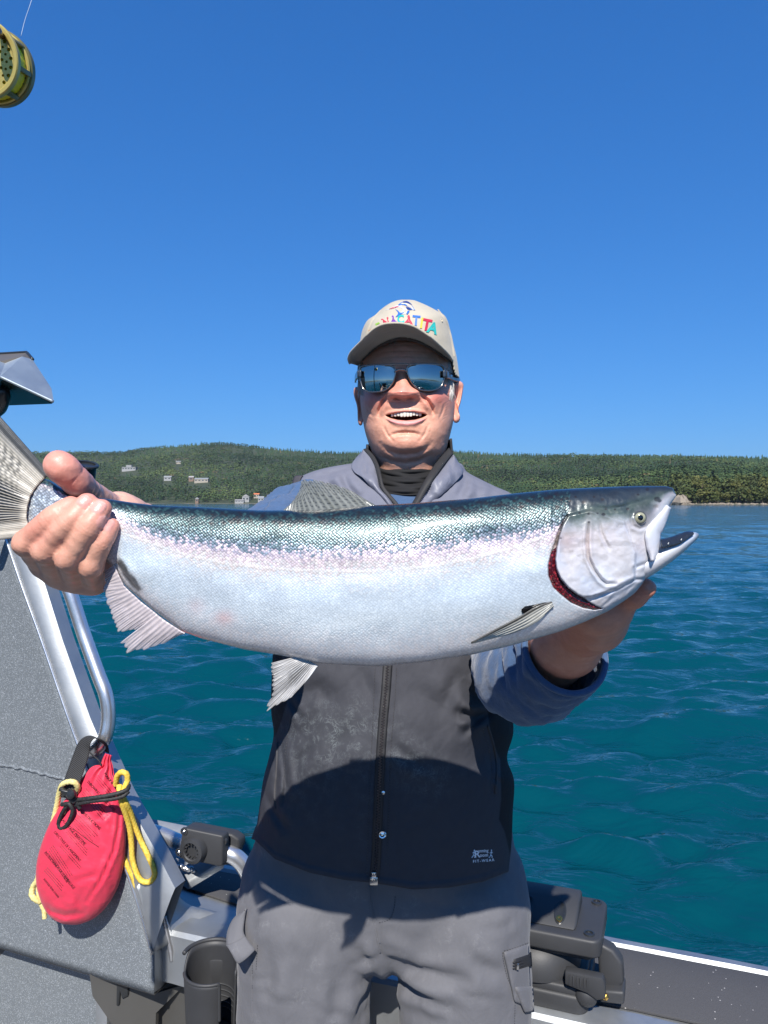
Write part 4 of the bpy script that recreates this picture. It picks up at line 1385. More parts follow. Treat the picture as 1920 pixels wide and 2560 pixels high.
def ear(outline, cen, d0, dout, c):
    o = np.array(outline, float); o = resample(np.vstack([o, o[:1]]), 41)[:-1]
    rings = []
    prof = [(0.0, -.004), (.25, -.0035), (.5, -.001), (.68, .0035), (.82, .0062), (.93, .0058), (1.0, .002), (.97, -.004), (.8, -.007), (.4, -.008)]
    cen = np.array(cen, float)
    span = abs(o[:, 0] - cen[0]).max()
    for q, h in prof:
        p = cen + (o - cen) * max(q, .02)
        d = d0 + (dout - d0) * np.abs(p[:, 0] - cen[0]) / span - h
        rings.append(PZ(Z1, p[:, 0], p[:, 1], d))
    V = np.array(rings)
    colr = np.array([np.tile(np.asarray(c) * (.80 if q < .5 else 1.0), (len(o), 1)) for q, h in prof])
    body_add(V, grid_faces(len(prof), len(o), cv=True), colr, .1)
ear([(1235, 1010), (1270, 1000), (1312, 1002), (1337, 1030), (1333, 1085), (1322, 1150), (1305, 1225), (1290, 1270), (1293, 1310), (1304, 1350), (1298, 1392), (1272, 1412), (1245, 1405), (1232, 1330), (1228, 1180)],
    (1255, 1180), 1.338, 1.352, (.74, .33, .235))
ear([(340, 1058), (300, 1055), (262, 1062), (252, 1105), (262, 1165), (280, 1220), (290, 1280), (292, 1340), (296, 1400), (312, 1438), (332, 1436), (345, 1395), (350, 1250)],
    (335, 1220), 1.338, 1.352, (.60, .27, .19))

# ------------------------------------------------------------------ bare trunk and limbs under the clothes
trunk_rows = [(1235, 900, 1110, .05, .05), (1270, 850, 1150, .065, .065), (1310, 790, 1200, .085, .075), (1400, 745, 1225, .095, .09), (1600, 735, 1230, .11, .10),
              (1900, 725, 1230, .12, .11), (2150, 720, 1220, .075, .09), (2330, 740, 1180, .05, .07), (2400, 800, 1110, .03, .05)]
TR = Loft(trunk_rows, 1.34, .9)
V, px, py, co = TR.grid(np.linspace(1235, 2400, 40), 48, .5)
body_add(V, grid_faces(*px.shape, cv=True)[:, ::-1], SK)
for sx in (-1, 1):
    V, F = tube_vf([(sx * .10, 1.345, .92), (sx * .128, 1.34, .68), (sx * .135, 1.335, ZDK + .45), (sx * .14, 1.335, ZDK + .10), (sx * .145, 1.26, ZDK + .05)], [.085, .075, .055, .042, .04], 16, 24)
    body_add(V, np.array([f for f in F if len(f) == 4]), SK)

def zc(pts): return [Z3(a, b) for a, b in pts]
SH_R = P(812, 1268, 1.335); EL_R = P(585, 1455, 1.03); WR_R = PZ(Z3, 905, 1425, .815)
SH_L = P(1232, 1318, 1.335); EL_L = P(1322, 1690, 1.08); WR_L = P(1482, 1545, .865)
for a, b in ((SH_R, EL_R), (SH_L, EL_L)):
    V, F = tube_vf([a, (a + b) / 2, b], [.052, .05, .044], 16, 12)
    body_add(V, np.array([f for f in F if len(f) == 4]), SK)

def nail_mark(V, N, cen, ax, n, half_l, half_w, W, C, wet):
    """Raise and colour a finger nail patch: centre, long axis, outward normal."""
    ax = ax / np.linalg.norm(ax); n = n - ax * n.dot(ax); n /= np.linalg.norm(n); s_ = np.cross(ax, n)
    r = V - cen
    a, b, h = r @ ax, r @ s_, r @ n
    q = (np.abs(a) / half_l)**3 + (np.abs(b) / half_w)**3
    m = smoothstep(1.12, .85, q) * (h > -half_w * .75) * (N @ n > .1)
    rim = np.exp(-((q - 1.0) / .22)**2) * (h > -half_w * .75) * (N @ n > .1)
    V += N * (m * .0005 - rim * .0006)[:, None]
    C[:] = C * (1 - .85 * m[:, None]) + np.array([.72, .36, .31]) * .85 * m[:, None]
    tipw = smoothstep(.62, .95, a / half_l) * m
    C[:] = C * (1 - .5 * tipw[:, None]) + np.array([.80, .58, .50]) * .5 * tipw[:, None]
    wet[:] = np.maximum(wet, m)

# ------------------------------------------------------------------ right hand and forearm (grips the tail)
def build_right_hand():
    A = lambda x_, y_, d: PZ(Z3, x_, y_, d)
    sd = SDF((-.375, .655, CZ - .155), (-.150, 1.06, CZ + .085), .00175)
    # forearm and wrist
    sd.cone(EL_R, (EL_R * .4 + WR_R * .6), .047, .039, .01)
    sd.cone((EL_R * .4 + WR_R * .6), WR_R, .039, .0295, .012)
    # palm behind the tail
    mc = [A(330, 1735, .752), A(450, 1825, .758), A(585, 1862, .762), A(720, 1880, .764)]
    for m_, w_ in zip(mc, (-.016, -.005, .006, .016)):
        sd.cone(WR_R + np.array([w_, -.02, -.004]), m_, .020, .0145, .012)
    sd.cone(WR_R, A(620, 1640, .775), .027, .026, .014)
    # fingers: knuckle, middle joint, end joint, tip
    fg = [
        [mc[0], A(205, 1585, .708), A(375, 1420, .694), A(545, 1308, .699)],
        [mc[1], A(352, 1640, .704), A(525, 1440, .690), A(672, 1285, .697)],
        [mc[2], A(532, 1705, .702), A(672, 1480, .690), A(778, 1330, .697)],
        [mc[3], A(700, 1762, .708), A(775, 1590, .699), A(848, 1462, .703)],
    ]
    rad = [(.0135, .0112, .0106, .0094), (.0138, .0116, .0108, .0096), (.0132, .0113, .0105, .0094), (.0118, .0102, .0094, .0084)]
    def chain(pts, rr, k, m):
        sub = SDF.__new__(SDF); sub.h = sd.h; sub.lo = sd.lo; sub.n = sd.n; sub.ax = sd.ax; sub.F = np.full_like(sd.F, .05)
        pts = np.array(pts); n_ = len(pts)
        # polyline with softly rounded joints
        fine = []
        for i in range(n_ - 1):
            for q in np.linspace(0, 1, 9)[:-1]: fine.append(pts[i] * (1 - q) + pts[i + 1] * q)
        fine.append(pts[-1]); fine = np.array(fine); rf = np.interp(np.linspace(0, n_ - 1, len(fine)), np.arange(n_), rr)
        for _ in range(3): fine[1:-1] = .5 * fine[1:-1] + .25 * (fine[:-2] + fine[2:])
        fine = fine[::2]; rf = rf[::2]
        for i in range(len(fine) - 1): sub.cone(fine[i], fine[i + 1], rf[i], rf[i + 1], .002)
        h = np.clip(0.5 + 0.5 * (sd.F - sub.F) / k, 0, 1)
        return sub, h
    for f, r in zip(fg, rad):
        k = .0022
        sub, h = chain(f, r, k, 0)
        sub.ell(f[1] + np.array([-.0008, -.0008, -.0012]), (r[1] * 1.05,) * 3, .005)
        h = np.clip(0.5 + 0.5 * (sd.F - sub.F) / k, 0, 1)
        sd.F = sd.F + (sub.F - sd.F) * h - k * h * (1 - h)
    th = [A(810, 1300, .790), A(695, 1212, .755), A(588, 1118, .718), A(448, 988, .707)]
    tr = [.0150, .0122, .0132, .0126]
    k = .0018
    sub, h = chain(th, tr, k, 0)
    sub.ell(A(482, 1012, .706), (.0142, .0132, .0134), .006)
    h = np.clip(0.5 + 0.5 * (sd.F - sub.F) / k, 0, 1)
    sd.F = sd.F + (sub.F - sd.F) * h - k * h * (1 - h)
    V, Q = sd.mesh()
    V = lap_smooth(V, Q, 2, .45)
    N = vnormals(V, Q)
    # flip test
    cen = V.mean(0)
    C = np.tile(np.array([.69, .36, .255]), (len(V), 1)); wet = np.full(len(V), .75)
    def red(c, r, w, colr):
        nonlocal C
        m = np.exp(-0.5 * ((V - c)**2).sum(1) / r**2) * w
        C = C * (1 - m[:, None]) + np.array(colr) * m[:, None]
    for f in fg:
        red(f[3], .010, .7, (.74, .28, .22)); red(f[1], .007, .5, (.56, .22, .15)); red(f[2], .006, .3, (.66, .27, .19))
    red(fg[0][2] + (fg[0][1] - fg[0][2]) * .3, .012, .7, (.74, .25, .19))
    for q, r in ((th[3], .018), (th[2], .016)): red(q, r, .7, (.74, .27, .22))
    red(WR_R, .05, .5, (.72, .45, .35))
    wet *= np.clip(1 - np.linalg.norm(V - A(500, 1400, .70), axis=1) / .16, 0, 1) * 1.3
    wet = np.clip(wet, 0, .55)
    # nails on middle, ring and little finger
    for i, (cx_, cy_, d_, hl, hw) in ((1, (662, 1292, .688, .0058, .0056)), (2, (757, 1338, .688, .0064, .0062)), (3, (822, 1462, .6955, .0062, .0052))):
        ax = fg[i][3] - fg[i][2]; n = np.array([-.12, -1.0, .1])
        cc = fg[i][3] + ax / np.linalg.norm(ax) * .0005 + np.array([-.0010, -1.0, .1]) * (rad[i][3] * .62)
        nail_mark(V, N, cc, ax, n, hl, hw, None, C, wet)
    # skin wrinkles over the joints
    h = np.zeros(len(V))
    for f, r in zip(fg, rad):
        for j, am in ((1, .00042), (2, .00028)):
            ax = f[j + 1] - f[j - 1]; ax = ax / np.linalg.norm(ax)
            t_ = (V - f[j]) @ ax; rr = np.linalg.norm(V - f[j], axis=1)
            h += am * np.sin(t_ / .0016 * PI) * np.exp(-(t_ / .0055)**2) * np.exp(-(rr / (r[j] * 1.5))**4) * 1.0
    for cpt, axd, am, wd in ((th[2] * .35 + th[1] * .65, th[2] - th[1], .0010, .0016), (th[2] * .75 + th[3] * .25, th[3] - th[2], .0006, .0012), (th[2] * .60 + th[1] * .40, th[2] - th[1], .0006, .0012)):
        axn = axd / np.linalg.norm(axd); t_ = (V - cpt) @ axn; rr = np.linalg.norm(V - cpt, axis=1)
        h -= am * np.exp(-(t_ / wd)**2) * np.exp(-(rr / .022)**4)
    for f in fg:       # transverse creases on each finger joint
        for j in (1, 2):
            axn = (f[j + 1] - f[j - 1]); axn = axn / np.linalg.norm(axn)
            for o_ in (-.0032, 0, .0032):
                cpt = f[j] + axn * o_; t_ = (V - cpt) @ axn; rr = np.linalg.norm(V - cpt, axis=1)
                g_ = np.exp(-(t_ / .0009)**2) * np.exp(-(rr / .011)**4)
                h -= .00035 * g_; C *= (1 - .16 * g_[:, None] * np.array([.7, 1, 1]))
    h += .0005 * fbm(V / .012, 3, 5)
    V = V + N * h[:, None]
    body_add(V, Q, C, wet)
    return fg, th
RH = build_right_hand()

# ------------------------------------------------------------------ left hand and forearm (under the head)
def build_left_hand():
    A = lambda x_, y_, d: PZ(Z4, x_, y_, d)
    sd = SDF((.160, .715, CZ - .265), (.310, 1.10, CZ - .015), .0021)
    sd.cone(EL_L, EL_L * .35 + WR_L * .65, .047, .041, .01)
    sd.cone(EL_L * .35 + WR_L * .65, WR_L, .041, .032, .012)
    pc = A(700, 780, .800)
    sd.cone(WR_L, pc, .033, .034, .02)
    sd.cone(WR_L, A(640, 820, .79), .03, .028, .02)
    for i, (a, b, c) in enumerate((((640, 720, .800), (560, 600, .792), (520, 540, .775)), ((690, 690, .800), (625, 560, .792), (590, 500, .775)),
                                   ((740, 670, .800), (700, 540, .790), (670, 480, .775)), ((790, 690, .798), (775, 570, .788), (750, 510, .772)))):
        sd.cone(pc, A(*a), .02, .0125, .012); sd.cone(A(*a), A(*b), .0120, .0105, .004); sd.cone(A(*b), A(*c), .0102, .0085, .004)
    # thumb along the jaw
    sd.cone(A(700, 880, .815), A(800, 812, .780), .020, .0135, .012)
    sd.cone(A(800, 812, .780), A(890, 752, .762), .0132, .0125, .006)
    sd.cone(A(890, 752, .762), A(956, 716, .752), .0125, .0098, .005)
    V, Q = sd.mesh(); V = lap_smooth(V, Q, 2, .45); N = vnormals(V, Q)
    V = V + N * (.0005 * fbm(V / .012, 3, 15))[:, None]
    C = np.tile(np.array([.62, .28, .19]), (len(V), 1))
    m = np.exp(-0.5 * ((V - A(930, 735, .755))**2).sum(1) / .016**2)
    C = C * (1 - .6 * m[:, None]) + np.array([.60, .22, .15]) * .6 * m[:, None]
    body_add(V, Q, C, .35)
build_left_hand()

BVa = np.concatenate(BV)
_st = np.cumsum([0] + [len(v_) for v_ in BV])
def link(i, j):
    """Join two neighbouring pieces of the body with a short bridge of skin (all inside the clothes or behind the ear)."""
    A_, B_ = BV[i], BV[j]
    ia = np.argsort(np.linalg.norm(A_ - B_.mean(0), axis=1))[:400:20]
    dm = np.linalg.norm(A_[ia][:, None] - B_[None], axis=2); k_ = np.unravel_index(np.argmin(dm), dm.shape)
    a0 = ia[k_[0]]; b0 = k_[1]
    a1 = np.argsort(np.linalg.norm(A_ - A_[a0], axis=1))[1]; b1 = np.argsort(np.linalg.norm(B_ - B_[b0], axis=1))[1]
    BF.append(np.array([[_st[i] + a0, _st[i] + a1, _st[j] + b1, _st[j] + b0]]))
for i_, j_ in ((0, 1), (0, 2), (0, 3), (3, 4), (3, 5), (3, 6), (3, 7), (6, 8), (7, 9)): link(i_, j_)
body = mk('body', BVa, np.concatenate(BF), SKIN, person, True, attrs={'col': np.concatenate(BC), 'wet': np.concatenate(BW)})
fix_normals(body)

# teeth
enamel = plain('tooth enamel', (0.72, 0.68, 0.58), 0.25, vary=.06, scale=200)
for i in range(10):
    zx = 620 + 30.5 * i + 15
    wz = 29 if 2 < i < 7 else 27
    top = yu(zx) - 8; bot = yu(zx) + (45 if 2 < i < 7 else 38) - abs(i - 4.5) * 2.0
    dd = HEAD.depth(*Z1(zx, yu(zx) - 30)) + .0016 + .0010 * ((i - 4.5) / 2.2)**2
    poly = [PZ(Z1, zx + sx * wz / 2 * sc, yy, dd) for sx, yy, sc in ((-1, top, 1), (1, top, 1), (1, bot - 6, 1), (.5, bot, 1), (-.5, bot, 1), (-1, bot - 6, 1))]
    prism('tooth', poly, (0, .004, 0), enamel, person, .0009, 2)

# ------------------------------------------------------------------ hair
def build_hair():
    m = NT('grey hair'); a = m.attr('col'); m.to('Base Color', a.outputs['Color']); m.set(Roughness=.45)
    rg = np.random.default_rng(3)
    V, F, C = [], [], []
    def strand(zx, zy, dx, dy, ln, w, off):
        n = 4; k = len(V); g = rg.uniform(.25, .62); cc = np.array([g, g * .96, g * .90])
        for i in range(n):
            q = i / (n - 1)
            ax, ay = zx + dx * ln * q + rg.normal(0, 1.2), zy + dy * ln * q
            d = float(HEAD.depth(*Z1(min(max(ax, 314), 1246), ay))) if 314 < ax < 1246 else 1.338
            ww = w * (1 - .75 * q)
            V.append(PZ(Z1, ax - ww, ay, d - off - .0006 * math.sin(q * 3))); V.append(PZ(Z1, ax + ww, ay, d - off - .0006 * math.sin(q * 3)))
            C.extend([cc, cc])
        for i in range(n - 1): F.append((k + 2 * i, k + 2 * i + 1, k + 2 * i + 3, k + 2 * i + 2))
    for _ in range(520):
        zy = rg.uniform(770, 1150); zx = rg.uniform(1185 if zy < 1000 else 1205, 1262 - (0 if zy < 950 else 12))
        if zy > 1050 and rg.random() < .5: continue
        strand(zx, zy, rg.normal(.10, .12), 1, rg.uniform(35, 80), rg.uniform(1.6, 3.2), rg.uniform(.0008, .003))
    for _ in range(330):
        zy = rg.uniform(800, 1100); zx = rg.uniform(296, 345)
        strand(zx, zy, rg.normal(-.02, .12), 1, rg.uniform(35, 80), rg.uniform(1.6, 3.2), rg.uniform(.0008, .003))
    for _ in range(90):
        zx = rg.uniform(470, 660); zy = rg.uniform(575, 620) + (660 - zx) * .12
        strand(zx, zy, rg.normal(.5, .3), .35, rg.uniform(40, 80), 2.0, rg.uniform(.0008, .002))
    for cx_ in (490, 960):   # eyebrows behind the lenses
        for _ in range(60):
            strand(cx_ + rg.uniform(-120, 110), 850 + rg.uniform(-14, 14), rg.normal(.8, .3), .1, 40, 1.8, .0012)
    o = mk('hair', np.array(V), F, m.m, person, True, attrs={'col': np.array(C)})
    o['kind'] = 'stuff'
build_hair()

# ------------------------------------------------------------------ neck gaiter
GAITER = fabric('black stretch knit', (0.0055, 0.0055, 0.0065), .85, 700, .2, .3)
def build_gaiter():
    nph, nv = 120, 44
    G = np.zeros((nph + 1, nv, 3))
    for i in range(nph + 1):
        ph = -PI + 2 * PI * i / nph
        c = math.cos(ph); s_ = math.sin(ph)
        fr_ = .5 + .5 * c
        top = 1690 + 185 * fr_ ** 1.2; bot = 2010 + 115 * fr_
        for j in range(nv):
            q = j / (nv - 1); zy = top + (bot - top) * q
            hw = 322 + 42 * q + 3 * math.sin(q * 20 + ph * 2)
            f = (.064 + .032 * q) if c > 0 else .068
            fold = .0026 * math.sin(q * 17 + 2.2 * math.sin(ph * 1.3 + .4) + .8 * s_) + .0013 * math.sin(q * 31 - ph * 3.0)
            zx = 797 + hw * s_ * (1 + fold * 4)
            d = 1.345 - (f + fold) * c
            p = PZ(Z1, zx, zy, d if c > 0 else 1.345)
            if c <= 0: p = np.array([p[0], d, p[2]])
            G[i, j] = p
    sheet('neck_gaiter', G, .002, GAITER, person)
build_gaiter()

# ------------------------------------------------------------------ shirt
SHIRT_M = fabric('heather blue knit', (0.036, 0.076, 0.156), .9, 520, .22, .4, .3, None, 160)
sh_rows = [(1222, 905, 1098, .055, .06), (1236, 880, 1120, .078, .07), (1256, 845, 1152, .094, .08), (1290, 780, 1200, .108, .09), (1350, 745, 1225, .120, .10),
           (1500, 722, 1245, .133, .11), (1800, 715, 1245, .148, .12), (2080, 705, 1235, .115, .10)]
SHIRT = Loft(sh_rows, 1.335, .88, None, lambda a, b: .0015 * fbm(np.stack([a / 40, b / 60, a * 0], -1), 3, 2))
V, px, py, co = SHIRT.grid(np.linspace(1222, 2080, 60), 110, .65)
shirt = mk('shirt', V.reshape(-1, 3), grid_faces(*px.shape, cv=True)[:, ::-1], SHIRT_M, person)
fix_normals(shirt)

def sleeve(name, pts, rad, fold, parent, nseg=110, n=72, seed=0, thick=.003):
    C = resample(pts, nseg); T, N, Bn = frames(C)
    rr = np.interp(np.linspace(0, 1, nseg), np.linspace(0, 1, len(rad)), rad)
    a = np.linspace(0, 2 * PI, n + 1)
    G = np.zeros((nseg, n + 1, 3))
    dirs = np.cos(a)[None, :, None] * N[:, None] + np.sin(a)[None, :, None] * Bn[:, None]
    base = C[:, None] + rr[:, None, None] * dirs
    q = np.linspace(0, 1, nseg)[:, None]
    L = np.linalg.norm(np.diff(C, axis=0), axis=1).sum()
    w = fbm(np.stack([q * L / .020 + .8 * np.sin(a * 2 + seed)[None], np.broadcast_to(np.cos(a) * 1.1, (nseg, n + 1)), np.broadcast_to(np.sin(a) * 1.1, (nseg, n + 1))], -1), 3, seed)
    ridge = 1 - np.abs(w) * 1.6
    h = fold * (ridge - .3) + fold * .5 * fbm(base / .03, 3, seed + 4)
    G = base + dirs * h[..., None]
    G[:, -1] = G[:, 0]
    return sheet(name, G, thick, SHIRT_M, parent)
mid_r = SH_R * .5 + EL_R * .5
sleeve('sleeve', [SH_R, SH_R * .75 + EL_R * .25 + np.array([-.004, 0, .006]), mid_r + np.array([-.006, 0, .004]), EL_R * .75 + SH_R * .25, EL_R + np.array([0, -.03, .006])],
       [.046, .058, .060, .058, .056], .0055, shirt, seed=3)
CUFF = P(1413, 1630, .955)
sleeve('sleeve', [SH_L, SH_L * .65 + EL_L * .35, SH_L * .2 + EL_L * .8 + np.array([0, .012, 0]), P(1312, 1690, 1.055), P(1368, 1668, 1.0), CUFF],
       [.046, .058, .066, .0700, .0630, .0530], .0040, shirt, seed=8)
# turned edge of the pushed up cuff
Cc = resample([P(1312, 1690, 1.055), P(1368, 1668, 1.0), CUFF], 20); T_, N_, B_ = frames(Cc)
ring = [CUFF + .0530 * (math.cos(t_) * N_[-1] + math.sin(t_) * B_[-1]) for t_ in np.linspace(0, 2 * PI, 40, endpoint=False)]
tube('cuff', ring + [ring[0]], .0042, SHIRT_M, shirt, 10, 120)

# ------------------------------------------------------------------ vest
hem_x = [560, 637, 687, 774, 860, 938, 1034, 1121, 1208, 1277, 1400]
hem_y = [2075, 2100, 2148, 2182, 2200, 2208, 2224, 2219, 2204, 2176, 2150]
def hem(px): return np.interp(px, hem_x, hem_y)
VC = [  # creases of the vest: points, width, depth
    ([ZV(290, 250), ZV(320, 310), ZV(345, 360)], 7, .004), ([ZV(230, 480), ZV(250, 620), ZV(265, 760), ZV(240, 880)], 8, .006),
    ([ZV(200, 560), ZV(215, 700), ZV(205, 850)], 7, .005), ([ZV(300, 720), ZV(340, 600), ZV(420, 520)], 14, .004),
    ([ZV(1280, 130), ZV(1330, 200), ZV(1400, 290)], 16, .007), ([ZV(1260, 330), ZV(1340, 350), ZV(1420, 330)], 11, .008),
    ([ZV(1290, 450), ZV(1370, 370), ZV(1430, 340)], 10, .006), ([ZV(1230, 110), ZV(1220, 200), ZV(1180, 290)], 16, .004),
    ([ZV(1440, 560), ZV(1450, 680), ZV(1455, 800)], 6, .003), ([ZV(1470, 700), ZV(1500, 740)], 6, .003),
    ([ZV(880, 510), ZV(960, 580), ZV(1060, 640)], 14, .003), ([ZV(330, 230), ZV(450, 190), ZV(520, 260)], 22, .005),
    ([ZV(130, 760), ZV(200, 900), ZV(260, 1000)], 10, .005), ([ZV(700, 60), ZV(720, 160), ZV(760, 240)], 16, .003),
    ([ZV(960, 180), ZV(1100, 260), ZV(1200, 420)], 28, .004), ([ZV(620, 420), ZV(560, 520), ZV(520, 640)], 22, .003),
    ([ZC(400, 215), ZC(520, 205), ZC(640, 160)], 7, .004), ([ZC(600, 190), ZC(640, 280), ZC(700, 350)], 9, .005), ([ZC(500, 220), ZC(560, 300), ZC(570, 370)], 12, .004),
    ([ZC(1340, 210), ZC(1330, 280), ZC(1290, 340)], 10, .005), ([ZC(1390, 225), ZC(1410, 290), ZC(1400, 350)], 12, .004), ([ZC(1490, 265), ZC(1500, 320)], 12, .004),
]
def vest_disp(px, py):
    h = .0014 * fbm(np.stack([px / 70, py / 110, px * 0], -1), 4, 31) + .0009 * np.abs(fbm(np.stack([px / 30 + py / 90, py / 45, px * 0], -1), 3, 33)) * smoothstep(1250, 1600, py)
    for pts, sg, am in VC: h = h - groove(px, py, pts, sg * .85, am * 1.5, .8)
    zx_ = np.interp(py, [1666, 1727, 1792, 1857, 1909, 1987, 2074, 2139, 2191], [969, 964.5, 958, 953.7, 950.6, 947, 943, 940.7, 936])
    h = h + .0030 * np.exp(-((px - zx_) / 26)**4)
    h = h + .003 * smoothstep(-22, -8, py - hem(px))
    return h
vest_rows = [(1150, 930, 1110, .020, .05), (1158, 882, 1150, .035, .06), (1168, 822, 1160, .048, .075), (1180, 778, 1168, .060, .085), (1195, 748, 1195, .074, .095), (1215, 739, 1236, .090, .105), (1240, 735, 1285, .104, .11),
             (1280, 730, 1300, .118, .115), (1350, 712, 1303, .132, .12), (1450, 695, 1298, .146, .125), (1600, 684, 1287, .167, .13), (1670, 680, 1283, .178, .13),
             (1780, 678, 1282, .200, .13), (1835, 684, 1283, .207, .13), (1895, 672, 1268, .211, .13), (1950, 658, 1285, .211, .13), (2030, 647, 1282, .207, .13), (2100, 637, 1280, .200, .13), (2200, 628, 1276, .188, .13)]
VEST = Loft(vest_rows, 1.335, .84, None, vest_disp)
ys = np.concatenate([np.linspace(1150, 1300, 70, endpoint=False), np.linspace(1300, 1620, 50, endpoint=False), np.linspace(1620, 2200, 190)])
V, px, py, co = VEST.grid(ys, 330, .78, end=(2060.0, hem))
# open neck: everything between the two zip edges is left out
zl = [(930, 1150), (938, 1163), (948, 1200), (957, 1232), (985, 1262), (1008, 1318)]
zr = [(1150, 1130), (1110, 1155), (1083, 1195), (1052, 1232), (1031, 1262), (1010, 1318)]
lft = np.interp(py, [p[1] for p in zl], [p[0] for p in zl]); rgt = np.interp(py, [p[1] for p in zr], [p[0] for p in zr])
cut = (co > 0) & (py < 1318) & (px > lft) & (px < rgt)
cut |= py < 1156
F = grid_faces(*px.shape, cv=True)[:, ::-1]
F = F[~cut.reshape(-1)[F].any(1)]
side_r = np.interp(py, [1600, 1696, 1748, 1822, 1866, 1900, 2000, 2048, 2080, 2200], [1232, 1218, 1214, 1225, 1236, 1251, 1253, 1247, 1262, 1290])
side_l = np.interp(py, [1640, 1740, 1800, 1842, 1850], [704, 722, 704, 688, 500])
blk = np.maximum(smoothstep(-1.5, 1.5, px - side_r), smoothstep(-1.5, 1.5, side_l - px)) * (py > 1590)
blk = np.maximum(blk, (co < -.05) * (py > 1250))
yoke = smoothstep(1452, 1446, py)
col = np.tile(np.array([.048, .049, .058]), (*px.shape, 1))
col = col * (1 - yoke[..., None]) + np.array([.155, .160, .200]) * yoke[..., None]
col = col * (1 - blk[..., None]) + np.array([.011, .012, .015]) * blk[..., None]
stain = .9 * gauss(px, py, 845, 1830, 80, 48) + .55 * gauss(px, py, 1030, 1900, 60, 28, .5) + .35 * gauss(px, py, 760, 1900, 50, 90) + .3 * gauss(px, py, 1060, 1960, 45, 30) + .25 * gauss(px, py, 915, 1990, 15, 90)
def vest_material():
    t = NT('vest cloth'); a = t.attr('col'); st = t.attr('stain'); v = t.coord('Object')
    n1 = t.noise(v, 60, 5); n2 = t.noise(v, 900, 2); n3 = t.noise(v, 62, 7, .72, 2.0)
    rid = t.math('ABSOLUTE', t.math('SUBTRACT', n3.outputs[0], 0.5))
    rid = t.ramp(rid, [(0, (1, 1, 1)), (.012, (.6, .6, .6)), (.045, (0, 0, 0))])
    f = t.math('MULTIPLY', rid, st.outputs['Fac']); f = t.math('MULTIPLY', f, t.ramp(n1.outputs[0], [(.42, (0, 0, 0)), (.62, (1, 1, 1))]))
    f = t.math('ADD', f, t.math('MULTIPLY', st.outputs['Fac'], 0.06))
    c = t.mix(1.0, a.outputs['Color'], t.mix(n1.outputs[0], (.86,) * 3, (1.14,) * 3), 'MULTIPLY')
    t.to('Base Color', t.mix(t.math('MULTIPLY', f, .5), c, (.32, .36, .36)))
    t.set(Roughness=.8)
    t.b.inputs['Specular IOR Level'].default_value = .22
    n4 = t.noise(t.coord('Object', (1.0, 1.0, .55), (0, .5, 0)), 26, 4, .6, .6)
    n = t.bump(n4.outputs[0], .16, .010); n = t.bump(n2.outputs[0], .18, .0005, n); t.to('Normal', n)
    return t.m
VEST_M = vest_material()
vest = mk('vest', V.reshape(-1, 3), F, VEST_M, person, True, attrs={'col': col.reshape(-1, 3), 'stain': stain.ravel()})
bm = bmesh.new(); bm.from_mesh(vest.data); bmesh.ops.delete(bm, geom=[v_ for v_ in bm.verts if not v_.link_faces], context='VERTS')
bmesh.ops.recalc_face_normals(bm, faces=bm.faces[:]); bm.to_mesh(vest.data); bm.free()
so = vest.modifiers.new('thickness', 'SOLIDIFY'); so.thickness = .003; so.offset = -1

def VP(px, py, off=0.0):
    d = VEST.depth(np.asarray(px, float), np.asarray(py, float)) - off
    return P(px, py, d)
TAPE = fabric('black zip tape', (0.016, 0.0155, 0.017), .7, 700, .2, .3)
ZIPM = plain('dark zip teeth', (0.075, 0.066, 0.07), .35, .6, scale=60)
CHROME = plain('chrome', (0.85, 0.84, 0.82), .12, 1.0, scale=60)
THREAD = plain('dark thread', (0.055, 0.052, 0.056), .8, scale=80)
zpts = resample(np.array([ZV(856, -30), ZV(850, 60), ZV(840, 200), ZV(826, 350), ZV(815, 500), ZV(808, 620), ZV(800, 800), ZV(791, 1000), ZV(785, 1150), ZV(773, 1290)]), 130)
w = np.array([-11.5, -7, -2.5, 2.5, 7, 11.5])
G = np.array([[VP(a + o_, b, .0016 + (.0012 if abs(o_) < 8 else 0)) for o_ in w] for a, b in zpts])
zt_ = sheet('zip_tape', G, .0012, TAPE, vest)
mbz = MB()
nt_ = 165
zp2 = resample(zpts, nt_)
for i, (a, b) in enumerate(zp2):
    p = VP(a + (1.6 if i % 2 else -1.6), b, .0034)
    mbz.add(box_v(p - np.array([.0017, 0, .0006]), (.0034, 0, 0), (0, -.0016, 0), (0, 0, .0013)), BOXF)
zz_ = mbz.build('zip_teeth', ZIPM, vest); zz_['kind'] = 'stuff'
sl_ = PZ(ZV, 771, 1296, 1.0); a_, b_ = ZV(771, 1296)
sp = VP(a_, b_ - 2, .004)
box('zip_slider', sp - np.array([.006, 0, .006]), (.012, 0, 0), (0, -.004, 0), (0, 0, .012), STEEL, vest, .0012)
box('zip_pin', sp - np.array([.0035, .001, -.005]), (.007, 0, 0), (0, -.0025, 0), (0, 0, .008), STEEL, vest, .0008)
a_, b_ = ZV(820, 1028); q = VP(a_, b_, .0035)
lathe('snap_button', [(.0058, 0), (.0058, .0012), (.0048, .0024), (.0034, .0018), (.0016, .0022), (.0003, .0023)], q, (0, -1, .12), CHROME, vest, 24)
a_, b_ = ZV(826, 786); q = VP(a_, b_, .0035)
lathe('rivet', [(.0026, 0), (.0024, .0012), (.001, .0018), (.0003, .0018)], q, (0, -1, .12), CHROME, vest, 16)
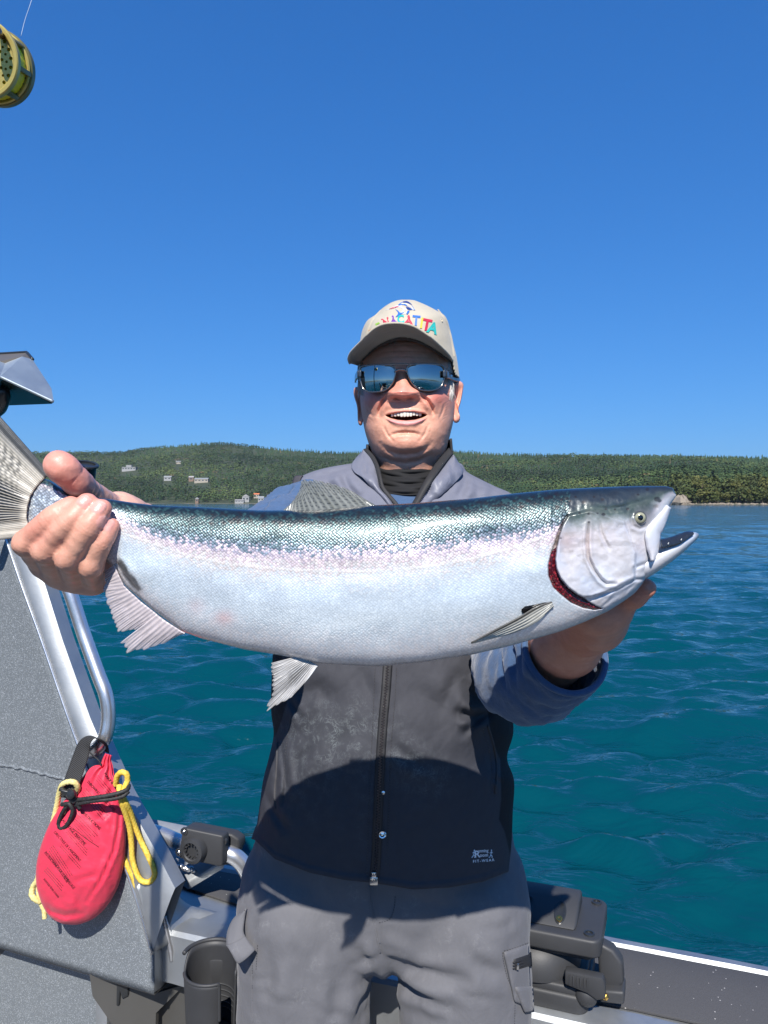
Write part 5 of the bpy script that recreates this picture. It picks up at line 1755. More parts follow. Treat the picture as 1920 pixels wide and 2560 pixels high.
def stitch(name, pts, parent, surf, r=.00055, step=7, m=THREAD):
    """A row of separate thread stitches lying on a surface."""
    pts = np.array(pts, float); L = np.linalg.norm(np.diff(pts, axis=0), axis=1).sum()
    n = max(2, int(L / step)); c = resample(pts, n * 2) if len(pts) > 2 else polyline(pts, n * 2)
    mb = MB()
    for i in range(0, len(c) - 1, 2):
        V, F = tube_vf([surf(*c[i], .0005), surf(*c[i + 1], .0005)], r, 5, 2, False); mb.add(V, F)
    o = mb.build(name, m, parent, True); o['kind'] = 'stuff'
    return o
stitch('stitching', [ZV(778, 70), ZV(770, 260), ZV(762, 440), ZV(752, 620), ZV(742, 850), ZV(735, 1100), ZV(730, 1280)], vest, VP)
stitch('stitching', [ZV(902, 70), ZV(893, 240), ZV(880, 400), ZV(868, 560), ZV(860, 800), ZV(850, 1050), ZV(838, 1300)], vest, VP)
stitch('stitching', [ZV(255, 700), ZV(262, 560), ZV(285, 400), ZV(300, 330)], vest, VP)
stitch('stitching', [ZV(1400, 420), ZV(1440, 560), ZV(1452, 700), ZV(1445, 800)], vest, VP)
# pocket openings
for pts in ([ZV(215, 500), ZV(212, 640), ZV(200, 780), ZV(205, 880)], [ZV(1425, 400), ZV(1462, 520), ZV(1478, 660), ZV(1470, 790)]):
    c = resample(np.array(pts), 30)
    tube('pocket_edge', [VP(a, b, .0005) for a, b in c], .0022, VEST_M, vest, 8, 60, attrs={'col': np.tile([.06, .058, .062], (60 * 8, 1)), 'stain': np.zeros(480)})
# dark binding of the arm hole by the raised arm
ah = [ZC(352, 214), ZC(338, 235), ZC(333, 262), ZC(334, 300), ZC(340, 335), ZC(352, 380), ZC(372, 430)]
ahP = [P(a, b, 1.268 - .0006 * i * 4) for i, (a, b) in enumerate(ah)]
bind = fabric('dark arm hole binding', (.030, .028, .036), .7, 600, .15, .2)
G = np.array([[p + np.array([-.006 + .0125 * q, .004 * (1 - q) - .004, .001 * math.sin(i)]) for q in np.linspace(0, 1, 5)] for i, p in enumerate(resample(ahP, 30))])
sheet('arm_hole_binding', G, .003, bind, vest)

# ------------------------------------------------------------------ vest collar
def ruled(a, b, n, m, bulge=0.0, wr=0.0, seed=0):
    A_, B_ = resample(np.array(a), n), resample(np.array(b), n)
    q = np.linspace(0, 1, m)[None, :, None]
    G = A_[:, None] * (1 - q) + B_[:, None] * q
    G[..., 1] -= bulge * np.sin(PI * q[..., 0])
    if wr: G[..., 1] -= wr * fbm(np.stack([G[..., 0] / .018, G[..., 2] / .030, G[..., 0] * 0 + seed], -1), 3, seed)
    return G
def Q(x_, y_, d): return PZ(Z1, x_, y_, d)
yoke_m = NT('grey vest shell'); _v = yoke_m.coord('Object'); _n = yoke_m.noise(_v, 60, 4)
yoke_m.to('Base Color', yoke_m.mix(_n.outputs[0], (.142, .147, .185), (.170, .176, .218))); yoke_m.set(Roughness=.5)
_n2 = yoke_m.noise(_v, 30, 4, .6, .6); yoke_m.to('Normal', yoke_m.bump(_n2.outputs[0], .3, .008)); YOKE = yoke_m.m
collar = None
innL = [Q(356, 1676, 1.318), Q(425, 1752, 1.296), Q(472, 1850, 1.272), Q(496, 1950, 1.252), Q(522, 2050, 1.240), Q(590, 2140, 1.232), Q(660, 2225, 1.226), Q(760, 2440, 1.215)]
outL = [Q(340, 1690, 1.325), Q(278, 1760, 1.312), Q(234, 1832, 1.296), Q(262, 1900, 1.272), Q(345, 1955, 1.250), Q(440, 2060, 1.238), Q(540, 2170, 1.231), Q(700, 2440, 1.22)]
G = ruled(innL, outL, 60, 26, .008, .0050, 2)
sheet('collar_flap', G, .0016, YOKE, vest)
G = ruled([p + np.array([-.001, -.0035, 0]) for p in innL], [p + np.array([.0055, -.002, .0015]) for p in innL], 60, 5)
sheet('collar_tape', G, .0025, TAPE, vest)
innR = [Q(1196, 1662, 1.318), Q(1120, 1748, 1.296), Q(1050, 1835, 1.272), Q(985, 1935, 1.250), Q(925, 2040, 1.236), Q(868, 2150, 1.228), Q(820, 2240, 1.222), Q(745, 2440, 1.213)]
midR = [Q(1232, 1728, 1.304), Q(1175, 1800, 1.284), Q(1118, 1880, 1.262), Q(1052, 1970, 1.243), Q(985, 2070, 1.232), Q(925, 2170, 1.225), Q(880, 2245, 1.220), Q(790, 2440, 1.212)]
outR = [Q(1240, 1735, 1.306), Q(1282, 1800, 1.305), Q(1330, 1882, 1.294), Q(1290, 1960, 1.268), Q(1190, 2060, 1.244), Q(1085, 2150, 1.234), Q(1000, 2240, 1.226), Q(850, 2440, 1.218)]
sheet('collar_facing', ruled(innR, midR, 60, 10, .003, .002, 5), .003, TAPE, vest)
sheet('collar_flap', ruled(midR, outR, 60, 26, .008, .0060, 7), .0016, YOKE, vest)
for a in (innL, [p * .3 + q * .7 + np.array([0, -.004, 0]) for p, q in zip(innR, midR)]):
    mbz = MB()
    c = resample(np.array(a), 110)
    for i, p in enumerate(c):
        mbz.add(box_v(p + np.array([-.0012 + .0012 * (i % 2), -.0052, -.0005]), (.0022, 0, 0), (0, -.0014, 0), (0, 0, .0011)), BOXF)
    o = mbz.build('zip_teeth', plain('black zip teeth', (.03, .03, .032), .35, scale=50), vest); o['kind'] = 'stuff'
# standing back of the collar
G = np.zeros((60, 8, 3))
for i in range(60):
    ph = math.radians(78) + math.radians(204) * i / 59
    s_, c_ = math.sin(ph), math.cos(ph)
    for j in range(8):
        q = j / 7
        tz = (1572 if s_ > 0 else 1630); tz = 1601 - 29 * s_
        zy = tz + q * 230
        zx = 800 + (412 + 18 * q) * s_
        p = PZ(Z1, zx, zy, 1.34); G[i, j] = (p[0], 1.34 - .078 * c_, p[2])
sheet('collar_stand', G, .004, TAPE, vest)

# logo printed near the hem: small white lettering and two running figures
def text_mesh(s, bold=0.0, space=1.0):
    cu = bpy.data.curves.new('t', 'FONT'); cu.body = s; cu.size = 1.0; cu.offset = bold; cu.extrude = 0.5; cu.space_character = space; cu.resolution_u = 3
    cu.align_x = 'CENTER'; cu.align_y = 'CENTER'
    ob = bpy.data.objects.new('t', cu); COLL.objects.link(ob)
    dg = bpy.context.evaluated_depsgraph_get(); me = ob.evaluated_get(dg).to_mesh()
    V = np.array([v_.co[:] for v_ in me.vertices]); F = [tuple(p.vertices) for p in me.polygons]
    ob.evaluated_get(dg).to_mesh_clear(); bpy.data.objects.remove(ob); bpy.data.curves.remove(cu)
    return V, F
def text_px(s, cx, cy, size, rot=0.0, bold=0.0, xs=1.0, space=1.0):
    """Text laid out in pixel coordinates: returns px, py, layer (-.5..+.5), faces."""
    V, F = text_mesh(s, bold, space)
    x_, y_ = V[:, 0] * size * xs, -V[:, 1] * size
    c, s_ = math.cos(rot), math.sin(rot)
    return cx + x_ * c - y_ * s_, cy + x_ * s_ + y_ * c, V[:, 2], F
WHITE_INK = plain('white print', (.78, .80, .83), .6, scale=50)
mbl = MB()
def ink(mb, s, cx, cy, size, rot, bold, surf, lift=.0006, th=.0006, xs=1.0, space=1.0):
    a, b, l, F = text_px(s, cx, cy, size, rot, bold, xs, space)
    V = [surf(p, q, lift + th * z) for p, q, z in zip(a, b, l)]
    mb.add(V, F)
ink(mbl, 'R', 1193, 2136, 24, -.03, .02, VP); ink(mbl, 'unning', 1208, 2127, 12, -.03, .015, VP, xs=.82); ink(mbl, 'oom', 1210, 2138, 12, -.03, .015, VP, xs=.95)
ink(mbl, 'FIT-WEAR', 1209, 2152, 9.5, -.08, .02, VP, xs=1.0, space=1.35)
def runner(cx, cy, s):
    for pts in ([(0, -9), (0, -3), (-2, 2)], [(0, -7), (4, -5)], [(0, -7), (-4, -4)], [(-1, 2), (3, 5), (2, 10)], [(-2, 2), (-4, 7), (-7, 9)]):
        c = np.array(pts) * s + [cx, cy]
        V, F = tube_vf([VP(a, b, .0008) for a, b in c], .0007, 5, 6, False); mbl.add(V, F)
    V, F = lathe_vf([(.0003, .0006), (.0011, .0004), (.0013, 0)], VP(cx + .5, cy - 12 * s, .0005), (0, -1, .1), 10); mbl.add(V, F)
runner(1185, 2136, .85); runner(1228, 2136, .85)
mbl.build('printed_logo', WHITE_INK, vest)

# ------------------------------------------------------------------ trousers
TROUSER = None
def trouser_material():
    t = NT('grey trouser cloth'); v = t.coord('Object')
    n1 = t.noise(v, 26, 6, .62); n2 = t.noise(v, 1100, 2); n3 = t.noise(v, 70, 6, .7, .8)
    rid = t.ramp(t.math('ABSOLUTE', t.math('SUBTRACT', n3.outputs[0], 0.5)), [(0, (1, 1, 1)), (.012, (.4, .4, .4)), (.04, (0, 0, 0))])
    sp = t.math('MULTIPLY', rid, t.ramp(n1.outputs[0], [(.56, (0, 0, 0)), (.72, (1, 1, 1))]))
    c = t.mix(n1.outputs[0], (.098, .098, .108), (.140, .139, .150))
    t.to('Base Color', t.mix(t.math('MULTIPLY', sp, .5), c, (.30, .30, .30)))
    t.set(Roughness=.8, Sheen_Weight=.1)
    n4 = t.noise(t.coord('Object', (1, 1, .6)), 22, 4, .6, .5)
    n = t.bump(n4.outputs[0], .30, .010); n = t.bump(n2.outputs[0], .22, .0006, n); t.to('Normal', n)
    return t.m
TROUSER = trouser_material()
def build_trousers():
    zc_ = float(P(960, 2388, 1.25)[2])
    sd = SDF((-.33, 1.08, ZDK + .01), (.33, 1.50, 1.05), .0062)
    yc = 1.340
    z22 = float(P(960, 2200, 1.32)[2])
    sd.ell((0, yc, z22 - .01), (.246, .112, .15), .03)
    sd.ell((0, yc, z22 + .09), (.222, .112, .12), .03)
    for sx, xk in ((-1, -.132), (1, .132)):
        hip = np.array([sx * .136, yc, z22 - .06]); kn = np.array([xk * 1.07, yc - .012, ZDK + .46]); an = np.array([xk * 1.08, yc + .02, ZDK + .05])
        sd.cone(hip, kn, .119, .113, .012)
        sd.cone(kn, an, .110, .085, .02)
    V, Q = sd.mesh(); V = lap_smooth(V, Q, 2, .5); N = vnormals(V, Q)
    px, py = project(V)
    fr_ = smoothstep(.0, -.5, N[:, 1])
    PC = [([ZB(848, 610), ZB(930, 650), ZB(1020, 690), ZB(1150, 722), ZB(1270, 742)], 13, .010), ([ZB(856, 650), ZB(900, 720), ZB(990, 790), ZB(1090, 850), ZB(1200, 905)], 12, .011),
          ([ZB(815, 720), ZB(780, 800), ZB(725, 870), ZB(690, 960)], 11, .009), ([ZB(820, 830), ZB(760, 900), ZB(720, 975)], 9, .007), ([ZB(690, 570), ZB(750, 630), ZB(810, 640)], 10, .005),
          ([ZB(870, 780), ZB(880, 880), ZB(905, 980)], 10, .008), ([ZB(960, 880), ZB(1080, 940), ZB(1200, 975)], 14, .006),
          ([ZB(250, 620), ZB(240, 740), ZB(235, 900)], 14, .004), ([ZB(600, 700), ZB(590, 850), ZB(600, 975)], 13, .004), ([ZB(170, 420), ZB(150, 480), ZB(130, 540)], 9, .004),
          ([ZB(1500, 700), ZB(1420, 690), ZB(1330, 660)], 16, .005), ([ZB(380, 660), ZB(460, 780), ZB(420, 950)], 26, .004),
          ([ZB(840, 560), ZB(900, 575), ZB(980, 600)], 7, 0.0022), ([ZB(800, 610), ZB(740, 640), ZB(660, 650)], 7, 0.0022), ([ZB(805, 680), ZB(740, 740), ZB(650, 790)], 8, 0.0022),
          ([ZB(900, 700), ZB(1000, 800), ZB(1080, 960)], 9, 0.0017), ([ZB(1560, 420), ZB(1480, 470), ZB(1380, 480)], 9, 0.0017), ([ZB(180, 800), ZB(290, 860), ZB(400, 870)], 9, 0.0017),
          ([ZB(110, 700), ZB(180, 740), ZB(280, 750)], 7, 0.0017), ([ZB(1250, 560), ZB(1330, 640), ZB(1450, 760)], 12, 0.0017), ([ZB(480, 880), ZB(560, 930), ZB(680, 920)], 9, 0.0017),
          ([ZB(1180, 760), ZB(1300, 830), ZB(1470, 850)], 8, 0.0017), ([ZB(250, 330), ZB(420, 350), ZB(600, 330)], 10, 0.0011), ([ZB(1000, 330), ZB(1200, 360), ZB(1400, 340)], 10, 0.0011)]
    h = .0030 * fbm(V / np.array([.06, .06, .10]), 4, 41) - .0010 * np.abs(fbm(V / np.array([.04, .04, .09]) + 3.1, 3, 47)) - .0012 * np.abs(fbm(V / np.array([.025, .025, .05]), 3, 44))
    for pts, sg, am in PC: h = h - fr_ * groove(px, py, pts, sg, am, .8)
    # fly placket and crotch seam
    d, t_ = seg_dist(px, py, [ZB(780, 230), ZB(792, 400), ZB(815, 520), ZB(835, 600)])
    h = h - fr_ * .004 * np.exp(-(d / 7)**2) + fr_ * .002 * np.exp(-((d - 20) / 14)**2)
    V = V + N * h[:, None]
    o = mk('trousers', V, Q, TROUSER, person)
    return fix_normals(o)
trousers = build_trousers()
_bm = bmesh.new(); _bm.from_mesh(trousers.data); TR_BVH = BVHTree.FromBMesh(_bm); _bm.free()
_off = Vector(person.location)
def TP(px, py, off=0.0):
    dr = ray_dir(px, py); o = Vector((0, 0, CZ)) - _off
    hit = TR_BVH.ray_cast(o, dr)
    if hit[0] is None:
        for k_ in range(1, 40):
            hit = TR_BVH.ray_cast(o, ray_dir(px + (960 - px) / 700 * 2.0 * k_, py))
            if hit[0] is not None: break
        if hit[0] is None: return P(px, py, 1.27 - off)
        dr = ray_dir(px, py)
        return P(px, py, hit[0][1] + _off[1] - off)
    p = hit[0] + _off - dr * off
    return np.array(p)
TSTITCH = plain('grey thread', (.055, .055, .062), .8, scale=60)
for pts in ([ZB(150, 640), ZB(150, 760), ZB(150, 900), ZB(150, 1000)], [ZB(178, 560), ZB(170, 690)], [ZB(910, 300), ZB(905, 360), ZB(880, 420), ZB(825, 440)],
            [ZB(1480, 600), ZB(1485, 640), ZB(1510, 740), ZB(1540, 800)], [ZB(1490, 590), ZB(1560, 570), ZB(1620, 545)], [ZB(1548, 850), ZB(1545, 980)]):
    stitch('stitching', pts, trousers, TP, .0006, 6, TSTITCH)
tube('fly_seam', [TP(*ZB(a, b), -.0006) for a, b in ((772, 240), (778, 330), (790, 400), (806, 480), (822, 560), (830, 600))], .0016, TROUSER, trousers, 8, 40)
tube('side_seam', [TP(*ZB(a, b), 0) for a, b in ((150, 640), (150, 760), (152, 900), (152, 1000))], .0012, TROUSER, trousers, 8, 40)
# cargo flap sticking out on one side
fl_o = [(112, 372), (60, 410), (25, 470), (14, 540), (18, 560)]
G = ruled([PZ(ZB, 118, 360, 1.27), PZ(ZB, 108, 430, 1.26), PZ(ZB, 104, 490, 1.25), PZ(ZB, 118, 520, 1.245)], [PZ(ZB, 108, 380, 1.27), PZ(ZB, 52, 420, 1.265), PZ(ZB, 20, 490, 1.255), PZ(ZB, 14, 560, 1.24)], 24, 8, .004)
flap = sheet('pocket_flap', G, .003, TROUSER, trousers)
G = ruled([PZ(ZB, 14, 560, 1.24), PZ(ZB, 40, 600, 1.228), PZ(ZB, 66, 645, 1.222), PZ(ZB, 80, 657, 1.222)], [PZ(ZB, 112, 512, 1.243), PZ(ZB, 135, 545, 1.236), PZ(ZB, 158, 572, 1.230), PZ(ZB, 166, 582, 1.230)], 20, 12, .004)
sheet('flap_tip', G, .003, TROUSER, flap)
# cargo pocket on the other side with a short zip and a buttoned flap
def tsheet(name, corners, n, m, off, th, mat_, parent):
    c = [np.array(ZB(*q)) for q in corners]
    G = np.zeros((n, m, 3))
    for i in range(n):
        for j in range(m):
            u, v_ = i / (n - 1), j / (m - 1)
            p = c[0] * (1 - u) * (1 - v_) + c[1] * u * (1 - v_) + c[2] * u * v_ + c[3] * (1 - u) * v_
            edge_ = min(u, 1 - u, v_, 1 - v_)
            G[i, j] = TP(p[0], p[1], off * (1 if edge_ > 0 else .35))
    return sheet(name, G, th, mat_, parent)
pk = tsheet('cargo_pocket', [(1486, 596), (1618, 552), (1632, 900), (1545, 860)], 14, 18, .007, .002, TROUSER, trousers)
tsheet('pocket_zip', [(1532, 632), (1632, 596), (1637, 672), (1540, 700)], 10, 8, .0105, .0015, TAPE, pk)
for k in range(3):
    tube('zip_rib', [TP(*ZB(1538, 652 + 16 * k), .012), TP(*ZB(1585, 638 + 15 * k), .012), TP(*ZB(1630, 622 + 14 * k), .012)], .0011, TAPE, pk, 6, 14)
box('zip_pull', TP(*ZB(1555, 655), .014), (.004, 0, 0), (0, -.002, 0), (0, 0, -.010), STEEL, pk, .0006)
tsheet('buttoned_flap', [(1540, 778), (1640, 780), (1645, 912), (1600, 918)], 10, 12, .013, .003, TROUSER, pk)
# shoes on the deck
SHOE = plain('dark rubber boot', (.03, .03, .032), .5, scale=20)
for sx in (-1, 1):
    c = np.array([sx * .143, 1.33, ZDK])
    G = []
    for q in np.linspace(0, 1, 16):
        yy = .08 - .29 * q; wd = .048 * (math.sin(min(1, q * 1.15 + .12) * PI * .93) ** .45); hh = .10 * (1 - q) ** .8 + .045
        G.append([(c[0] + wd * math.cos(a), c[1] + yy, c[2] + max(0, hh * math.sin(a))) for a in np.linspace(0, PI, 14)])
    G = np.array(G)
    o = sheet('shoe', G, .006, SHOE, person)
# ================================================================== SALMON
fish = thing('salmon', 'big silvery salmon with a dark teal back and open mouth, held across by the person', 'fish', tuple(P(900, 1440, .733)))
FD = .733
tx = [[60, 1207], [95, 1196], [118, 1196], [140, 1213], [177, 1233], [249, 1244], [325, 1256], [380, 1263], [506, 1268], [648, 1276], [793, 1275], [937, 1263], [1034, 1258], [1179, 1246], [1299, 1232],
      [1401, 1223], [1502, 1218], [1589, 1215], [1665, 1215], [1682, 1220], [1690, 1236]]
bx = [[60, 1320], [95, 1332], [118, 1340], [140, 1346], [177, 1358], [249, 1392], [290, 1424], [310, 1462], [380, 1523], [456, 1579], [502, 1596], [612, 1624], [700, 1638], [793, 1659], [937, 1667], [1058, 1656], [1179, 1637],
      [1275, 1615], [1400, 1579], [1459, 1556], [1517, 1530], [1560, 1503], [1589, 1482], [1612, 1452], [1630, 1405], [1645, 1352], [1657, 1312], [1672, 1268], [1690, 1240]]
def _sm(tab, x, w):
    t = np.array(tab, float); xs = np.linspace(40, 1700, 3321)
    y = np.interp(xs, t[:, 0], t[:, 1]); k = int(w / .5); ker = np.hanning(2 * k + 3); ker /= ker.sum()
    ys_ = np.convolve(np.pad(y, k + 1, mode='edge'), ker, 'valid')
    return np.interp(x, xs, np.where(xs > 1640, np.interp(xs, t[:, 0], t[:, 1]), ys_))
def ftop(x): return _sm(tx, x, 30)
def fbot(x): return _sm(bx, x, 14)
def fthick(x): return np.interp(x, [55, 95, 140, 200, 260, 350, 500, 700, 950, 1200, 1380, 1480, 1560, 1620, 1660, 1690], [.002, .0075, .018, .0225, .0245, .029, .036, .043, .047, .047, .044, .041, .035, .026, .018, .006])
LAT = [(60, 1262), (180, 1292), (291, 1329), (380, 1359), (464, 1388), (548, 1407), (650, 1419), (745, 1426), (889, 1430), (986, 1426), (1082, 1415), (1179, 1398), (1275, 1372), (1347, 1348), (1385, 1325)]
def zh(*pts): return [ZH(a, b) for a, b in pts]
OPE = zh((418, 372), (372, 450), (340, 545), (322, 640), (308, 760), (318, 840), (352, 920), (420, 1000), (500, 1060), (545, 1080))           # rear edge of the gill cover
OPL = zh((545, 1080), (620, 1075), (740, 1042), (850, 1010), (940, 962), (990, 930))                                               # its lower edge
GIL = zh((405, 365), (345, 470), (300, 600), (262, 700), (238, 810), (240, 900), (282, 1000), (350, 1065), (440, 1135), (545, 1180), (640, 1195), (720, 1182))   # body edge of the slot
SLOT = OPE + zh((600, 1120), (650, 1150), (720, 1180)) + GIL[::-1]
PREO = zh((592, 460), (580, 600), (590, 740), (640, 845), (700, 930), (745, 965), (830, 965))
MAXP = zh((1290, 285), (1248, 300), (1200, 380), (1165, 430), (1098, 500), (1083, 600), (1098, 700), (1142, 768), (1192, 705), (1216, 600), (1216, 520), (1250, 420), (1280, 350))
def inside(px, py, poly):
    poly = np.asarray(poly, float); x, y = px, py; r = np.zeros(np.shape(px), bool); j = len(poly) - 1
    for i in range(len(poly)):
        a, b = poly[i], poly[j]
        c = ((a[1] > y) != (b[1] > y))
        with np.errstate(divide='ignore', invalid='ignore'):
            xi = (b[0] - a[0]) * (y - a[1]) / (b[1] - a[1] + 1e-12) + a[0]
        r ^= c & (x < xi); j = i
    return r
def sd_poly(px, py, poly):
    d, _ = seg_dist(px, py, list(poly) + [poly[0]])
    return np.where(inside(px, py, poly), d, -d)

COVER = OPE + OPL + zh((1000, 700), (900, 420), (600, 330))
def fish_disp(px, py):
    h = np.zeros(np.shape(px))
    near = px > 1330
    if near.any():
        x, y = px[near], py[near]
        g = np.zeros(x.shape)
        sc = sd_poly(x, y, COVER)
        g += .0042 * smoothstep(-3.5, 3.5, sc) * np.exp(-np.clip(sc, 0, None) / 60)
        ss = sd_poly(x, y, SLOT)
        g -= .0085 * smoothstep(-1, 6, ss)
        g -= groove(x, y, PREO, 3.2, .0028, .7)
        g -= groove(x, y, zh((690, 440), (700, 520), (735, 600), (775, 670)), 3.2, .0013, .5)
        g -= groove(x, y, zh((600, 1110), (760, 1040), (880, 985), (990, 930), (1120, 925), (1230, 850)), 3.4, .0018, .5)
        g -= groove(x, y, zh((990, 900), (990, 830), (1060, 800), (1140, 790)), 3.5, .0012, .5)
        for k in range(5):
            g -= groove(x, y, zh((700 + 45 * k, 1175 - 22 * k), (780 + 40 * k, 1100 - 22 * k), (850 + 40 * k, 1020 - 18 * k)), 2.6, .0009, .5)
        g -= groove(x, y, zh((980, 330), (960, 400), (975, 465), (1035, 490), (1110, 460)), 3.2, .0012, .5)
        g += .0032 * gauss(x, y, *ZH(1040, 395), 24, 22)
        g -= .0016 * gauss(x, y, *ZH(1172, 310), 5, 5)
        g -= groove(x, y, zh((560, 300), (760, 320), (900, 300), (1120, 230), (1200, 250)), 5, .0012, .5)
        g += .0003 * fbm(np.stack([x / 14, y / 14, x * 0], -1), 3, 51) * smoothstep(1390, 1420, x)
        h[near] = g
    d, _ = seg_dist(px, py, LAT)
    h = h + .00014 * np.exp(-(d / 3.0)**2)
    h = h + .0012 * fbm(np.stack([px / 130, py / 80, px * 0], -1), 2, 54) * (px < 1380)
    h = h - groove(px, py, [(285, 1400), (310, 1440), (345, 1490)], 8, .004, .4)
    return h

def fish_depth(px, py, raw=False):
    px = np.asarray(px, float); py = np.asarray(py, float)
    a, b = ftop(px), fbot(px)
    c = np.clip(1 - 2 * (py - a) / (b - a), -1, 1); s_ = np.sqrt(1 - c * c)
    d = FD - fthick(px) * s_ ** .52
    return d if raw else d - fish_disp(np.atleast_1d(px), np.atleast_1d(py)).reshape(np.shape(px)) * smoothstep(0, .4, s_)
def FP_(px, py, off=0.0): return P(px, py, fish_depth(px, py) - off)

def fish_material(name, head=False):
    t = NT(name)
    tt = t.attr('tt').outputs['Fac']; v = t.coord('Object'); dk = t.attr('dark').outputs['Fac']; la = t.attr('lat').outputs['Fac']; pk = t.attr('pink').outputs['Fac']
    uv = t.n('ShaderNodeUVMap'); uv.uv_map = 'uv'
    mp = t.n('ShaderNodeMapping'); mp.inputs['Rotation'].default_value = (0, 0, math.radians(45)); mp.inputs['Scale'].default_value = (1 / .00235, 1 / .00235, 1)
    sv = t.n('ShaderNodeMapping'); sv.inputs['Scale'].default_value = (.92, 1.06, 1); t.l(uv.outputs[0], sv.inputs[0]); t.l(sv.outputs[0], mp.inputs[0])
    vo = t.voro(mp.outputs[0], 1.0, 'F1', .45, '2D'); sc = t.n('ShaderNodeSeparateColor'); t.l(vo.outputs['Color'], sc.inputs[0])
    n1 = t.noise(v, 45, 5, .65); n2 = t.noise(v, 240, 3); n3 = t.noise(v, 14, 4)
    if head:
        tj = t.math('MULTIPLY_ADD', t.math('SUBTRACT', n1.outputs[0], .5), .26, tt)
        base = t.ramp(tj, [(0, (.014, .022, .030)), (.10, (.030, .042, .052)), (.20, (.085, .115, .095)), (.27, (.26, .29, .28)), (.36, (.58, .55, .56)), (.5, (.78, .78, .80)), (.72, (.74, .79, .84)), (.9, (.82, .82, .82)), (1, (.62, .60, .58))])
        mot = t.mix(n1.outputs[0], (.78, .84, .90), (1.12, 1.06, 1.04)); base = t.mix(1.0, base, mot, 'MULTIPLY')
        fl = t.ramp(n2.outputs[0], [(.50, (0, 0, 0)), (.72, (1, 1, 1))])
        base = t.mix(t.math('MULTIPLY', t.math('MULTIPLY', fl, t.ramp(tt, [(.22, (0, 0, 0)), (.4, (1, 1, 1))])), .35), base, (.78, .77, .76))
        base = t.mix(t.math('MULTIPLY', t.ramp(n3.outputs[0], [(.42, (0, 0, 0)), (.62, (1, 1, 1))]), t.ramp(tt, [(.22, (0, 0, 0)), (.36, (.5, .5, .5))])), base, (.64, .55, .53))
        base = t.mix(t.math('MULTIPLY', t.ramp(t.noise(v, 26, 4).outputs[0], [(.50, (0, 0, 0)), (.66, (1, 1, 1))]), t.ramp(tt, [(.20, (0, 0, 0)), (.36, (.7, .7, .7))])), base, (.50, .56, .68))
        base = t.mix(t.math('MULTIPLY', pk, .6), base, (.70, .46, .40))
        met = .18; bs = .12
    else:
        tj = t.math('MULTIPLY_ADD', t.math('SUBTRACT', sc.outputs[1], .5), .10, tt)
        tj = t.math('MULTIPLY_ADD', t.math('SUBTRACT', n3.outputs[0], .5), .06, tj)
        base = t.ramp(tj, [(0, (.012, .021, .026)), (.045, (.014, .026, .032)), (.075, (.030, .075, .075)), (.13, (.052, .108, .108)), (.21, (.105, .170, .19)), (.255, (.24, .30, .36)), (.285, (.60, .50, .57)),
                            (.335, (.80, .64, .64)), (.39, (.78, .70, .66)), (.45, (.74, .75, .76)), (.55, (.65, .72, .78)), (.75, (.66, .735, .79)), (.87, (.76, .78, .81)), (.94, (.82, .79, .79)), (1, (.74, .70, .70))])  # bluish silver stops carry reflected light in the flank colour
        # scales: dark seams and uneven glint painted into the base colour, strongest on the back
        back = t.ramp(tt, [(.03, (0, 0, 0)), (.08, (1, 1, 1)), (.22, (1, 1, 1)), (.30, (.42, .42, .42)), (.45, (.16, .16, .16)), (1, (.10, .10, .10))])
        seam = t.ramp(vo.outputs['Distance'], [(.30, (0, 0, 0)), (.52, (1, 1, 1))])
        gl = t.ramp(sc.outputs[0], [(0, (.35, .42, .42)), (.45, (.85, .9, .9)), (.75, (1.15, 1.2, 1.18)), (1, (2.1, 2.05, 1.95))])
        base = t.mix(t.math('MULTIPLY', back, .85), base, t.mix(1.0, base, gl, 'MULTIPLY'))
        base = t.mix(t.math('MULTIPLY', t.math('MULTIPLY', seam, back), .93), base, (.010, .022, .028))
        mot = t.mix(n1.outputs[0], (.86, .88, .92), (1.10, 1.08, 1.06)); base = t.mix(1.0, base, mot, 'MULTIPLY')
        base = t.mix(t.math('MULTIPLY', la, .4), base, (.80, .76, .68))
        base = t.mix(t.math('MULTIPLY', pk, .55), base, (.72, .42, .40))
        tw = t.attr('tailw').outputs['Fac']; base = t.mix(t.math('MULTIPLY', tw, .75), base, t.mix(1.0, base, t.ramp(sc.outputs[0], [(0, (.45, .45, .48)), (.5, (.8, .8, .82)), (1, (1.35, 1.35, 1.3))]), 'MULTIPLY'))  # scale glint painted over the tail wrist too
        base = t.mix(t.math('MULTIPLY', t.math('MULTIPLY', seam, tw), .5), base, (.10, .11, .12))
        met = .30; bs = .22
    base = t.mix(dk, base, (.018, .014, .013))
    t.to('Base Color', base)
    t.set(Metallic=met, Coat_Weight=.35, Coat_Roughness=.06)
    rj = t.math('MULTIPLY_ADD', n1.outputs[0], .22, .22)
    t.to('Roughness', rj)
    t.b.inputs['Specular IOR Level'].default_value = .6
    if head:
        n = t.bump(n1.outputs[0], .07, .003); n = t.bump(n2.outputs[0], .20, .0009, n)
    else:
        hh = t.math('SUBTRACT', 1.0, vo.outputs['Distance'])
        hh = t.math('MULTIPLY_ADD', sc.outputs[2], .45, hh)
        n = t.bump(hh, bs, .0011); n = t.bump(n1.outputs[0], .14, .003, n)
    t.to('Normal', n)
    cn = t.bump(n2.outputs[0], .18, .001); t.to('Coat Normal', cn)
    return t.m
FISH_BODY = fish_material('salmon scales'); FISH_HEAD = fish_material('salmon head skin', True)

